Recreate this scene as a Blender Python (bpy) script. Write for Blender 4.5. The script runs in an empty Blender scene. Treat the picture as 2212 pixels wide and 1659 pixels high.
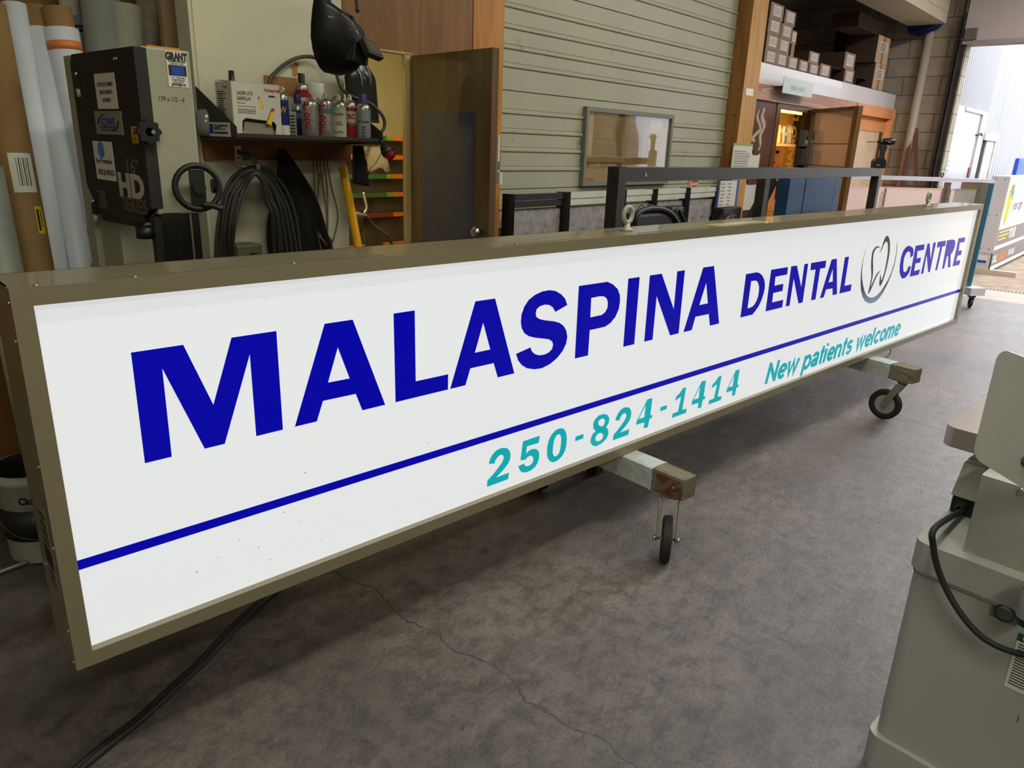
import bpy, bmesh, math, random
from mathutils import Vector, Matrix, noise
random.seed(7)
C = bpy.context.scene.collection
SC = bpy.context.scene
PI = math.pi
W, H = 2212, 1659

# ------------------------------------------------------------------ camera
FPX = 1589.7
CAMZ = 1.6
PITCH, ROLL, YAW = 0.314957, 0.0358, 0.719031
_f = Vector((0, math.cos(PITCH), -math.sin(PITCH)))
_r0 = Vector((1, 0, 0)); _u0 = _r0.cross(_f)
_r = _r0*math.cos(ROLL) + _u0*math.sin(ROLL)
_u = -_r0*math.sin(ROLL) + _u0*math.cos(ROLL)
_rot = Matrix.Rotation(-(PI/2-YAW), 3, 'Z')
R_, U_, F_ = _rot @ _r, _rot @ _u, _rot @ _f
cam = bpy.data.cameras.new('camera'); camo = bpy.data.objects.new('camera', cam); C.objects.link(camo)
m = Matrix((R_, U_, -F_)).transposed().to_4x4(); m.translation = Vector((0, 0, CAMZ)); camo.matrix_world = m
cam.sensor_width = 36; cam.sensor_fit = 'HORIZONTAL'; cam.lens = FPX/W*36; cam.clip_start = .05; cam.clip_end = 200
SC.camera = camo

# ------------------------------------------------------------------ sky, lamps of the hall and an added fill light
SC.view_settings.view_transform = 'Standard'; SC.view_settings.look = 'None'
SC.view_settings.exposure = 0.0; SC.view_settings.gamma = 1.0; SC.view_settings.use_curve_mapping = False
wd = bpy.data.worlds.new('overcast_sky'); SC.world = wd; wd.use_nodes = True
nt = wd.node_tree; bg = nt.nodes['Background']
tc = nt.nodes.new('ShaderNodeTexCoord'); sep = nt.nodes.new('ShaderNodeSeparateXYZ'); rp = nt.nodes.new('ShaderNodeValToRGB')
nt.links.new(tc.outputs['Generated'], sep.inputs[0]); nt.links.new(sep.outputs['Z'], rp.inputs[0]); nt.links.new(rp.outputs[0], bg.inputs[0])
rp.color_ramp.elements[0].color = (.80, .84, .92, 1); rp.color_ramp.elements[1].color = (.95, .97, 1.0, 1)
bg.inputs[1].default_value = 5.0
def area(name, loc, size, energy, col, rot=(0, 0, 0)):
    l = bpy.data.lights.new(name, 'AREA'); l.shape = 'RECTANGLE'; l.size, l.size_y = size; l.energy = energy; l.color = col
    o = bpy.data.objects.new(name, l); C.objects.link(o); o.location = loc; o.rotation_euler = rot; return o
WARM = (1.0, .975, .79)
area('hall_area_light', (1.2, .3, 3.95), (2.4, .3), 58, WARM)
area('hall_area_light', (4.4, .9, 3.95), (2.4, .3), 62, WARM)
area('hall_area_light', (8.3, .1, 3.95), (2.4, .3), 165, (1.0, .915, .89))  # added unseen fill, pinkish, brightens floor, cabinet and cartons near the roller door
area('hall_area_light', (-1.0, -2.2, 3.95), (2.4, .3), 105, WARM)
area('hall_area_light', (6.0, -3.0, 3.95), (2.4, .3), 70, WARM)
area('paint_room_lamp', (2.6, 3.4, 2.6), (.9, .2), 26, (1, .86, .55))
area('office_lamp', (8.2, 3.4, 2.12), (1.1, .1), 22, (1, .88, .62))

# ------------------------------------------------------------------ photo helpers: a pixel of the photograph put at a real depth
def ray(x, y): return F_ + R_*((x-W/2)/FPX) - U_*((y-H/2)/FPX)
CAM = Vector((0, 0, CAMZ))
def pY(x, y, Y): d = ray(x, y); return CAM + d*(Y/d.y)
def pX(x, y, X): d = ray(x, y); return CAM + d*(X/d.x)
def pZ(x, y, z): d = ray(x, y); return CAM + d*((z-CAMZ)/d.z)
def pV(x, y, P):
    d = ray(x, y); t = (P[0]*d.x+P[1]*d.y)/(d.x**2+d.y**2); return Vector((P[0], P[1], CAMZ+t*d.z))
def pP(x, y, P0, n): d = ray(x, y); n = Vector(n); return CAM + d*(((Vector(P0)-CAM).dot(n))/d.dot(n))

# ------------------------------------------------------------------ materials
def lin(c):
    if isinstance(c, str): c = tuple(int(c[i:i+2], 16) for i in (0, 2, 4))
    if max(c) > 1.0: c = tuple(v/255 for v in c)
    return tuple((v/12.92 if v <= .04045 else ((v+.055)/1.055)**2.4) for v in c[:3]) + (1,)
MATS = {}
def mat(name, col, rough=.6, metal=0, var=.12, scale=6, bump=0, bscale=60, emit=0, spec=.5, coat=0, trans=0, alpha=1, stretch=None, ecol=None, dirt=None):
    if name in MATS: return MATS[name]
    M = bpy.data.materials.new(name); M.use_nodes = True; n = M.node_tree; b = n.nodes['Principled BSDF']
    c = lin(col); b.inputs['Base Color'].default_value = c
    b.inputs['Roughness'].default_value = rough; b.inputs['Metallic'].default_value = metal
    b.inputs['Specular IOR Level'].default_value = spec; b.inputs['Coat Weight'].default_value = coat
    b.inputs['Transmission Weight'].default_value = trans; b.inputs['Alpha'].default_value = alpha
    t = n.nodes.new('ShaderNodeTexCoord'); mp = n.nodes.new('ShaderNodeMapping'); n.links.new(t.outputs['Object'], mp.inputs[0])
    if stretch: mp.inputs['Scale'].default_value = stretch
    if var:
        z = n.nodes.new('ShaderNodeTexNoise'); z.inputs['Scale'].default_value = scale; z.inputs['Detail'].default_value = 6; z.inputs['Roughness'].default_value = .6
        n.links.new(mp.outputs[0], z.inputs[0])
        r = n.nodes.new('ShaderNodeValToRGB'); n.links.new(z.outputs[0], r.inputs[0])
        r.color_ramp.elements[0].position = .3; r.color_ramp.elements[1].position = .7
        r.color_ramp.elements[0].color = tuple(v*(1-var) for v in c[:3])+(1,); r.color_ramp.elements[1].color = tuple(min(1, v*(1+var)) for v in c[:3])+(1,)
        out = r.outputs[0]
        if dirt:
            dc, thr, ds = dirt
            z2 = n.nodes.new('ShaderNodeTexNoise'); z2.inputs['Scale'].default_value = ds; z2.inputs['Detail'].default_value = 8; z2.inputs['Roughness'].default_value = .7
            n.links.new(mp.outputs[0], z2.inputs[0])
            r2 = n.nodes.new('ShaderNodeValToRGB'); n.links.new(z2.outputs[0], r2.inputs[0]); r2.color_ramp.elements[0].position = thr; r2.color_ramp.elements[1].position = thr+.12
            mx = n.nodes.new('ShaderNodeMix'); mx.data_type = 'RGBA'; n.links.new(r2.outputs[0], mx.inputs[0]); n.links.new(out, mx.inputs[6]); mx.inputs[7].default_value = lin(dc); out = mx.outputs[2]
        n.links.new(out, b.inputs['Base Color'])
        mr = n.nodes.new('ShaderNodeMapRange'); n.links.new(z.outputs[0], mr.inputs[0]); mr.inputs[3].default_value = max(.02, rough-.07); mr.inputs[4].default_value = min(1, rough+.07); n.links.new(mr.outputs[0], b.inputs['Roughness'])
    if bump:
        z = n.nodes.new('ShaderNodeTexNoise'); z.inputs['Scale'].default_value = bscale; z.inputs['Detail'].default_value = 5
        n.links.new(mp.outputs[0], z.inputs[0]); bp = n.nodes.new('ShaderNodeBump'); bp.inputs['Strength'].default_value = bump; bp.inputs['Distance'].default_value = .01
        n.links.new(z.outputs[0], bp.inputs['Height']); n.links.new(bp.outputs[0], b.inputs['Normal'])
    if emit:
        b.inputs['Emission Color'].default_value = lin(ecol) if ecol else c; b.inputs['Emission Strength'].default_value = emit
    MATS[name] = M; return M
def wood(name, c1, c2, rough=.6, axis='Z', scale=14, spec=.4, coat=0):
    if name in MATS: return MATS[name]
    M = bpy.data.materials.new(name); M.use_nodes = True; n = M.node_tree; b = n.nodes['Principled BSDF']
    t = n.nodes.new('ShaderNodeTexCoord'); mp = n.nodes.new('ShaderNodeMapping'); n.links.new(t.outputs['Object'], mp.inputs[0])
    mp.inputs['Scale'].default_value = {'Z': (1, 1, .09), 'X': (.09, 1, 1), 'Y': (1, .09, 1)}[axis]
    z = n.nodes.new('ShaderNodeTexNoise'); z.inputs['Scale'].default_value = scale; z.inputs['Detail'].default_value = 8; z.inputs['Distortion'].default_value = 1.6
    n.links.new(mp.outputs[0], z.inputs[0])
    w = n.nodes.new('ShaderNodeMath'); w.operation = 'MULTIPLY'; w.inputs[1].default_value = 9; n.links.new(z.outputs[0], w.inputs[0])
    fr = n.nodes.new('ShaderNodeMath'); fr.operation = 'PINGPONG'; fr.inputs[1].default_value = 1; n.links.new(w.outputs[0], fr.inputs[0])
    r = n.nodes.new('ShaderNodeValToRGB'); n.links.new(fr.outputs[0], r.inputs[0]); r.color_ramp.elements[0].color = lin(c1); r.color_ramp.elements[1].color = lin(c2)
    n.links.new(r.outputs[0], b.inputs['Base Color']); b.inputs['Roughness'].default_value = rough; b.inputs['Specular IOR Level'].default_value = spec; b.inputs['Coat Weight'].default_value = coat
    bp = n.nodes.new('ShaderNodeBump'); bp.inputs['Strength'].default_value = .12; bp.inputs['Distance'].default_value = .004; n.links.new(fr.outputs[0], bp.inputs['Height']); n.links.new(bp.outputs[0], b.inputs['Normal'])
    MATS[name] = M; return M

# ------------------------------------------------------------------ mesh builder
def frame(o, x, y):
    x = Vector(x).normalized(); y = Vector(y); z = x.cross(y).normalized(); y = z.cross(x)
    m = Matrix((x, y, z)).transposed().to_4x4(); m.translation = Vector(o); return m
class MB:
    def __init__(s): s.b = bmesh.new(); s.i = 0
    def _fin(s, fs, sm=False):
        for f in fs: f.material_index = s.i; f.smooth = sm
    def box(s, a, b_, M=None, bev=0, seg=2):
        x0, y0, z0 = (min(a[k], b_[k]) for k in range(3)); x1, y1, z1 = (max(a[k], b_[k]) for k in range(3))
        v = [s.b.verts.new(p) for p in ((x0,y0,z0),(x1,y0,z0),(x1,y1,z0),(x0,y1,z0),(x0,y0,z1),(x1,y0,z1),(x1,y1,z1),(x0,y1,z1))]
        fs = [s.b.faces.new([v[k] for k in q]) for q in ((0,3,2,1),(4,5,6,7),(0,1,5,4),(1,2,6,5),(2,3,7,6),(3,0,4,7))]
        s._fin(fs)
        if M is not None:
            for q in v: q.co = M @ q.co
        if bev:
            es = list({e for f in fs for e in f.edges})
            r = bmesh.ops.bevel(s.b, geom=es, offset=bev, segments=seg, affect='EDGES', profile=.5)
            s._fin(r['faces'], False)
        return s
    def hexa(s, pts):   # 8 points: bottom 4 ccw, top 4 ccw
        v = [s.b.verts.new(p) for p in pts]
        s._fin([s.b.faces.new([v[k] for k in q]) for q in ((0,3,2,1),(4,5,6,7),(0,1,5,4),(1,2,6,5),(2,3,7,6),(3,0,4,7))]); return s
    def quad(s, *p):
        s._fin([s.b.faces.new([s.b.verts.new(q) for q in p])]); return s
    def prism(s, poly, h, M=None, sm=False):   # polygon in xy (ccw), extruded z 0..h
        M = M or Matrix(); n = len(poly)
        a = [s.b.verts.new(M @ Vector((p[0], p[1], 0))) for p in poly]; c = [s.b.verts.new(M @ Vector((p[0], p[1], h))) for p in poly]
        fs = [s.b.faces.new(a[::-1]), s.b.faces.new(c)]; side = [s.b.faces.new((a[k], a[(k+1) % n], c[(k+1) % n], c[k])) for k in range(n)]
        s._fin(fs); s._fin(side, sm); return s
    def cyl(s, p, q, r, r2=None, n=20, caps=True, sm=True):
        p = Vector(p); q = Vector(q); r2 = r if r2 is None else r2; d = (q-p).normalized()
        a = d.orthogonal().normalized(); c = d.cross(a)
        A = [s.b.verts.new(p + (a*math.cos(2*PI*k/n)+c*math.sin(2*PI*k/n))*r) for k in range(n)]
        B = [s.b.verts.new(q + (a*math.cos(2*PI*k/n)+c*math.sin(2*PI*k/n))*r2) for k in range(n)]
        s._fin([s.b.faces.new((A[k], A[(k+1) % n], B[(k+1) % n], B[k])) for k in range(n)], sm)
        if caps: s._fin([s.b.faces.new(A[::-1]), s.b.faces.new(B)])
        return s
    def lathe(s, prof, n=24, M=None, cols=None):   # prof [(r,z)], cols material index per segment
        M = M or Matrix(); rings = []
        for r, z in prof:
            rings.append([s.b.verts.new(M @ Vector((r*math.cos(2*PI*k/n), r*math.sin(2*PI*k/n), z))) for k in range(n)] if r > 1e-5 else [s.b.verts.new(M @ Vector((0, 0, z)))])
        for j in range(len(rings)-1):
            A, B = rings[j], rings[j+1]; fs = []
            for k in range(n):
                k2 = (k+1) % n
                if len(A) == 1 and len(B) == 1: continue
                if len(A) == 1: fs.append(s.b.faces.new((A[0], B[k2], B[k])))
                elif len(B) == 1: fs.append(s.b.faces.new((A[k], A[k2], B[0])))
                else: fs.append(s.b.faces.new((A[k], A[k2], B[k2], B[k])))
            flat = abs(prof[j][0]-prof[j+1][0]) > 3*abs(prof[j][1]-prof[j+1][1])
            s._fin(fs, not flat)
            if cols:
                for f in fs: f.material_index = cols[j]
        return s
    def tube(s, pts, r, n=10, smooth=4, closed=False, rr=None):
        pts = [Vector(p) for p in pts]
        if smooth > 1 and len(pts) > 2:
            out = []; m_ = len(pts); rng = m_ if closed else m_-1
            rs = []
            for k in range(rng):
                g = (lambda i: pts[i % m_]) if closed else (lambda i: pts[max(0, min(m_-1, i))])
                p0, p1, p2, p3 = g(k-1), g(k), g(k+1), g(k+2)
                for j in range(smooth):
                    t = j/smooth
                    out.append(.5*((2*p1)+(p2-p0)*t+(2*p0-5*p1+4*p2-p3)*t*t+(3*p1-p0-3*p2+p3)*t**3))
                    if rr: rs.append(rr[k % m_]*(1-t)+rr[(k+1) % m_]*t)
            if not closed:
                out.append(pts[-1])
                if rr: rs.append(rr[-1])
            pts = out; rr = rs if rr else None
        m_ = len(pts); rings = []; prev = None
        for k in range(m_):
            a = pts[(k-1) % m_] if (closed or k > 0) else pts[k]; c = pts[(k+1) % m_] if (closed or k < m_-1) else pts[k]
            t = (c-a).normalized()
            if prev is None: nrm = t.orthogonal().normalized()
            else:
                nrm = prev - t*prev.dot(t)
                nrm = nrm.normalized() if nrm.length > 1e-6 else t.orthogonal().normalized()
            prev = nrm; bn = t.cross(nrm); R0 = rr[k] if rr else r
            rings.append([s.b.verts.new(pts[k] + (nrm*math.cos(2*PI*j/n)+bn*math.sin(2*PI*j/n))*R0) for j in range(n)])
        fs = []
        for k in range(m_ if closed else m_-1):
            A = rings[k]; B = rings[(k+1) % m_]
            if closed and k == m_-1:
                best = min(range(n), key=lambda o_: (A[0].co-B[o_].co).length)
                B = B[best:]+B[:best]
            for j in range(n): fs.append(s.b.faces.new((A[j], A[(j+1) % n], B[(j+1) % n], B[j])))
        s._fin(fs, True)
        if not closed: s._fin([s.b.faces.new(rings[0][::-1]), s.b.faces.new(rings[-1])])
        return s
    def grid(s, fn, nu, nv, thick=0, sm=True):
        V = [[s.b.verts.new(fn(i/nu, j/nv)) for j in range(nv+1)] for i in range(nu+1)]
        fs = [s.b.faces.new((V[i][j], V[i+1][j], V[i+1][j+1], V[i][j+1])) for i in range(nu) for j in range(nv)]
        s._fin(fs, sm)
        if thick:
            r = bmesh.ops.solidify(s.b, geom=fs, thickness=thick)
            s._fin([f for f in r['geom'] if isinstance(f, bmesh.types.BMFace)], sm)
        return s
    def shape(s, loops, M, h=.0006):   # filled 2-D outline with holes, in the xy-plane of M
        cu = bpy.data.curves.new('tmp', 'CURVE'); cu.dimensions = '2D'; cu.fill_mode = 'BOTH'; cu.extrude = h/2
        for lp in loops:
            sp = cu.splines.new('POLY'); sp.points.add(len(lp)-1); sp.use_cyclic_u = True
            for k, p in enumerate(lp): sp.points[k].co = (p[0], p[1], 0, 1)
        return s._cu(cu, M)
    def _cu(s, cu, M):
        ob = bpy.data.objects.new('tmp', cu); C.objects.link(ob); dg = bpy.context.evaluated_depsgraph_get(); dg.update()
        me = bpy.data.meshes.new_from_object(ob.evaluated_get(dg)); me.transform(M)
        n0 = len(s.b.faces); s.b.from_mesh(me); s.b.faces.ensure_lookup_table()
        for f in s.b.faces[n0:]: f.material_index = s.i; f.smooth = False
        bpy.data.objects.remove(ob); bpy.data.curves.remove(cu); bpy.data.meshes.remove(me); return s
    def text(s, t, size, M, off=0, shear=0, align='LEFT', sx=1, sp=1, h=.0005, lh=1):
        cu = bpy.data.curves.new('tmp', 'FONT'); cu.body = t; cu.size = size; cu.extrude = h/2; cu.offset = off*size; cu.shear = shear
        cu.align_x = align; cu.space_character = sp; cu.space_line = lh; cu.resolution_u = 3
        return s._cu(cu, M @ Matrix.Diagonal((sx, 1, 1, 1)))
    def ribbon(s, pts, w, M, h=.0006):   # flat stroke of width w along 2-D points
        P = [Vector((p[0], p[1])) for p in pts]; n = len(P); Lf, Rt = [], []
        for k in range(n):
            d0 = (P[k]-P[k-1]).normalized() if k > 0 else (P[1]-P[0]).normalized(); d1 = (P[k+1]-P[k]).normalized() if k < n-1 else d0
            t = (d0+d1); t = t.normalized() if t.length > 1e-6 else d1; nn = Vector((-t.y, t.x)); c = max(.45, nn.dot(Vector((-d0.y, d0.x))))
            Lf.append(P[k]+nn*(w/2/c)); Rt.append(P[k]-nn*(w/2/c))
        for k in range(n-1):
            v = [s.b.verts.new(M @ Vector((q.x, q.y, h))) for q in (Rt[k], Rt[k+1], Lf[k+1], Lf[k])]
            s._fin([s.b.faces.new(v)])
        return s
    def mk(s, name, mats, M=None):
        me = bpy.data.meshes.new(name); bmesh.ops.recalc_face_normals(s.b, faces=list(s.b.faces)); s.b.to_mesh(me); s.b.free()
        if M is not None: me.transform(M)
        for q in (mats if isinstance(mats, (list, tuple)) else [mats]): me.materials.append(q)
        return me
MW = {}
def tag(o, label=None, cat=None, group=None, kind=None):
    if label: o['label'] = label
    if cat: o['category'] = cat
    if group: o['group'] = group
    if kind: o['kind'] = kind
    return o
def thing(name, label, cat, loc, rz=0, group=None):
    o = bpy.data.objects.new(name, None); C.objects.link(o); o.empty_display_size = .05
    o.location = loc; o.rotation_euler = (0, 0, rz); MW[o.name] = Matrix.Translation(Vector(loc)) @ Matrix.Rotation(rz, 4, 'Z')
    return tag(o, label, cat, group)
def part(name, mb, mats, parent, local=False, label=None):
    root = parent
    while root.parent: root = root.parent
    me = mb.mk(name, mats, None if local else MW[root.name].inverted())
    o = bpy.data.objects.new(name, me); C.objects.link(o); o.parent = parent
    if label: o['label'] = label
    return o
def solo(name, mb, mats, label, cat, loc=None, group=None, kind=None):
    if loc is None:
        zs = [v.co for v in mb.b.verts]; loc = Vector((sum(v.x for v in zs)/len(zs), sum(v.y for v in zs)/len(zs), min(v.z for v in zs)))
    loc = Vector(loc); me = mb.mk(name, mats, Matrix.Translation(-loc)); o = bpy.data.objects.new(name, me); C.objects.link(o); o.location = loc
    MW[o.name] = Matrix.Translation(loc)
    return tag(o, label, cat, group, kind)
def struct(name, mb, mats, parent=None):
    me = mb.mk(name, mats); o = bpy.data.objects.new(name, me); C.objects.link(o); o.parent = parent; MW[o.name] = Matrix()
    if not parent: o['kind'] = 'structure'
    return o
def clone(root, loc, rz=None, label=None, group=None, scale=None):
    r = root.copy(); C.objects.link(r); r.location = loc
    if rz is not None: r.rotation_euler = (0, 0, rz)
    if scale: r.scale = scale
    if label: r['label'] = label
    if group: r['group'] = group
    for ch in list(root.children):
        c = ch.copy(); C.objects.link(c); c.parent = r
        for g in list(ch.children):
            d = g.copy(); C.objects.link(d); d.parent = c
    return r

# common finishes
m_white = mat('white_paint', (222, 222, 216), .5); m_black = mat('black_plastic', (22, 22, 23), .45, var=.2)
m_rubber = mat('black_rubber', (26, 26, 27), .7, var=.25); m_chrome = mat('bright_steel', (190, 190, 188), .25, 1)
m_alu = mat('brushed_aluminium', (165, 163, 155), .35, .9, scale=20); m_dsteel = mat('dark_steel_tube', (46, 45, 38), .5, .15, var=.35, scale=9, dirt=((30, 28, 24), .62, 8))
m_card = mat('cardboard', (160, 130, 98), .85, var=.1, bump=.05); m_paper = mat('paper', (205, 203, 194), .8, var=.05)
m_ink = mat('dark_print', (28, 28, 30), .6, var=0); m_red = mat('red_print', (170, 25, 35), .5, var=0); m_navy = mat('blue_print', (25, 60, 150), .5, var=0)
m_yel = mat('yellow_print', (225, 190, 25), .5, var=0); m_orange = mat('orange_print', (220, 110, 30), .5, var=0); m_green = mat('green_print', (50, 120, 60), .5, var=0)
m_olive = mat('grey_green_enamel', (150, 150, 130), .42, var=.05)
# ------------------------------------------------------------------ floor, walls, roof of the workshop
def concrete():
    M = bpy.data.materials.new('concrete_floor'); M.use_nodes = True; n = M.node_tree; b = n.nodes['Principled BSDF']; L = n.links.new
    def N(t, **k):
        q = n.nodes.new(t)
        for a, v in k.items(): q.inputs[a].default_value = v
        return q
    t = N('ShaderNodeTexCoord')
    z1 = N('ShaderNodeTexNoise', Scale=1.1, Detail=9.0, Roughness=.68); L(t.outputs['Object'], z1.inputs[0])
    r1 = N('ShaderNodeValToRGB'); L(z1.outputs[0], r1.inputs[0])
    e = r1.color_ramp.elements; e[0].position = .32; e[0].color = lin((76, 71, 65)); e[1].position = .7; e[1].color = lin((140, 130, 124))
    z2 = N('ShaderNodeTexNoise', Scale=13.0, Detail=10.0, Roughness=.75); L(t.outputs['Object'], z2.inputs[0])
    r2 = N('ShaderNodeValToRGB'); L(z2.outputs[0], r2.inputs[0]); e = r2.color_ramp.elements; e[0].position = .40; e[0].color = (.42, .40, .38, 1); e[1].position = .56; e[1].color = (1, 1, 1, 1)
    mu = N('ShaderNodeMix'); mu.data_type = 'RGBA'; mu.blend_type = 'MULTIPLY'; mu.inputs[0].default_value = 1; L(r1.outputs[0], mu.inputs[6]); L(r2.outputs[0], mu.inputs[7])
    # dark oil stains and speckle
    z4 = N('ShaderNodeTexNoise', Scale=70.0, Detail=6.0, Roughness=.7); L(t.outputs['Object'], z4.inputs[0])
    z3 = N('ShaderNodeTexNoise', Scale=3.2, Detail=10.0, Roughness=.8); L(t.outputs['Object'], z3.inputs[0])
    r3 = N('ShaderNodeValToRGB'); L(z3.outputs[0], r3.inputs[0]); e = r3.color_ramp.elements; e[0].position = .62; e[0].color = (0, 0, 0, 1); e[1].position = .72; e[1].color = (.75, .75, .75, 1)
    st = N('ShaderNodeMix'); st.data_type = 'RGBA'; L(r3.outputs[0], st.inputs[0]); L(mu.outputs[2], st.inputs[6]); st.inputs[7].default_value = lin((58, 50, 46))
    vo = N('ShaderNodeTexVoronoi', Scale=16.0); vo.inputs['Randomness'].default_value = 1; L(t.outputs['Object'], vo.inputs[0])
    rv = N('ShaderNodeValToRGB'); L(vo.outputs['Distance'], rv.inputs[0]); e = rv.color_ramp.elements; e[0].position = .03; e[0].color = (1, 1, 1, 1); e[1].position = .06; e[1].color = (0, 0, 0, 1)
    zc = N('ShaderNodeTexNoise', Scale=2.0); L(t.outputs['Object'], zc.inputs[0]); mm = N('ShaderNodeMath'); mm.operation = 'GREATER_THAN'; mm.inputs[1].default_value = .6; L(zc.outputs[0], mm.inputs[0])
    mg = N('ShaderNodeMath'); mg.operation = 'MULTIPLY'; L(rv.outputs[0], mg.inputs[0]); L(mm.outputs[0], mg.inputs[1])
    sp = N('ShaderNodeMix'); sp.data_type = 'RGBA'; L(mg.outputs[0], sp.inputs[0]); L(st.outputs[2], sp.inputs[6]); sp.inputs[7].default_value = lin((50, 46, 42))
    r4 = N('ShaderNodeValToRGB'); L(z4.outputs[0], r4.inputs[0]); e = r4.color_ramp.elements; e[0].position = .38; e[0].color = (.62, .6, .58, 1); e[1].position = .6; e[1].color = (1.15, 1.12, 1.1, 1)
    fm = N('ShaderNodeMix'); fm.data_type = 'RGBA'; fm.blend_type = 'MULTIPLY'; fm.inputs[0].default_value = .8; L(sp.outputs[2], fm.inputs[6]); L(r4.outputs[0], fm.inputs[7])
    v2 = N('ShaderNodeTexVoronoi', Scale=9.0); L(t.outputs['Object'], v2.inputs[0]); l2 = N('ShaderNodeMath'); l2.operation = 'LESS_THAN'; l2.inputs[1].default_value = .022; L(v2.outputs['Distance'], l2.inputs[0])
    ws = N('ShaderNodeMix'); ws.data_type = 'RGBA'; L(l2.outputs[0], ws.inputs[0]); L(fm.outputs[2], ws.inputs[6]); ws.inputs[7].default_value = lin((176, 172, 164)); sp = ws
    # shrinkage joints running away from the sign
    se = N('ShaderNodeSeparateXYZ'); L(t.outputs['Object'], se.inputs[0])
    zn = N('ShaderNodeTexNoise', Scale=5.0, Detail=8.0); L(t.outputs['Object'], zn.inputs[0])
    last = sp.outputs[2]
    for x0, w in ((1.36, .0035), (4.93, .004)):
        a = N('ShaderNodeMath'); a.operation = 'MULTIPLY_ADD'; L(zn.outputs[0], a.inputs[0]); a.inputs[1].default_value = .16; a.inputs[2].default_value = x0
        d = N('ShaderNodeMath'); d.operation = 'SUBTRACT'; L(se.outputs['X'], d.inputs[0]); L(a.outputs[0], d.inputs[1])
        ab = N('ShaderNodeMath'); ab.operation = 'ABSOLUTE'; L(d.outputs[0], ab.inputs[0])
        lt = N('ShaderNodeMath'); lt.operation = 'LESS_THAN'; lt.inputs[1].default_value = w; L(ab.outputs[0], lt.inputs[0])
        mx = N('ShaderNodeMix'); mx.data_type = 'RGBA'; L(lt.outputs[0], mx.inputs[0]); L(last, mx.inputs[6]); mx.inputs[7].default_value = lin((48, 40, 34)); last = mx.outputs[2]
    L(last, b.inputs['Base Color'])
    mr = N('ShaderNodeMapRange'); L(z2.outputs[0], mr.inputs[0]); mr.inputs[1].default_value = .3; mr.inputs[2].default_value = .7; mr.inputs[3].default_value = .24; mr.inputs[4].default_value = .55; L(mr.outputs[0], b.inputs['Roughness'])
    bp = N('ShaderNodeBump', Strength=.6, Distance=.03); ad = N('ShaderNodeMath'); ad.operation = 'ADD'; L(z2.outputs[0], ad.inputs[0]); L(z3.outputs[0], ad.inputs[1]); ae = N('ShaderNodeMath'); ae.operation = 'MULTIPLY_ADD'; L(z4.outputs[0], ae.inputs[0]); ae.inputs[1].default_value = .6; L(ad.outputs[0], ae.inputs[2]); L(ae.outputs[0], bp.inputs['Height']); L(bp.outputs[0], b.inputs['Normal'])
    b.inputs['Specular IOR Level'].default_value = .9; b.inputs['Coat Weight'].default_value = .9; b.inputs['Coat Roughness'].default_value = .2; L(bp.outputs[0], b.inputs['Coat Normal'])
    return M
XR = 10.45; YB = 2.9; YS = 3.05; YO = 3.0; ZC = 4.1
q = MB(); q.box((-3, -6, -.2), (10.5, 5.6, 0)); struct('floor', q, concrete())
m_dry = mat('painted_drywall', (196, 192, 170), .75, var=.06, scale=2.5, dirt=((120, 112, 92), .68, 5))
m_ceil = mat('dark_roof_lining', (92, 88, 80), .8)
q = MB(); q.box((-3, -6, ZC), (XR+.2, 5.6, ZC+.15)); struct('ceiling', q, m_ceil)
q = MB(); q.box((-3.15, -6, 0), (-3, 5.6, ZC)); struct('wall_left', q, m_dry)
q = MB(); q.box((-3, -6.15, 0), (XR+.2, -6, ZC)); struct('wall_behind', q, m_dry)
m_ply = wood('birch_plywood', (104, 68, 28), (124, 84, 40), .5, 'Z', 5, coat=.05)
m_ply2 = wood('orange_plywood', (156, 98, 36), (182, 122, 56), .45, 'Z', 7, coat=.1)
# recess behind the stored rolls
q = MB(); q.box((-3, 3.60, 0), (1.62, 3.70, ZC)); struct('wall_recess', q, m_ply)
# white shelf wall
q = MB(); q.box((1.43, YB, 0), (2.112, YB+.1, ZC)); struct('wall_return', MB().box((1.56, YB+.1, 0), (1.62, 3.60, ZC)), m_dry)
for x in (1.445,): q.box((x, YB-.004, 0), (x+.03, YB, ZC))
q.box((1.62, YB-.006, 0), (2.0, YB, 1.02)); struct('wall_back', q, m_dry)
# plywood front of the paint room: header, right leaf of wall
q = MB(); q.box((2.112, YB, 1.985), (2.912, YB+.05, ZC)); q.box((2.5, YB, 0), (3.06, YB+.05, 1.985)); struct('wall_paint_room', q, m_ply)
q = MB(); q.box((2.916, YB-.003, 0), (3.145, YB+.05, ZC)); q.box((3.10, YB+.05, 0), (3.145, YS+.05, ZC)); struct('trim_1', q, m_ply2)
q = MB(); q.box((2.455, YB-.012, 0), (2.5, YB+.012, 1.985)); q.box((2.112, YB-.012, 1.982), (2.5, YB+.012, 1.992)); struct('trim_2', q, wood('jamb_pine', (142, 122, 76), (168, 146, 96), .5, 'Z', 9))
m_cream = mat('cream_paint', (214, 204, 160), .7, var=.05, dirt=((120, 110, 80), .7, 5))
q = MB(); q.box((1.63, 4.7, 0), (4.6, 4.8, 2.8)); q.box((1.63, 3.0, 0), (1.66, 4.8, 2.8)); q.box((4.5, 3.12, 0), (4.6, 4.8, 2.8)); q.box((1.63, 3.0, 2.7), (4.6, 4.8, 2.8)); struct('wall_paint_room_inner', q, m_cream)
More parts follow.
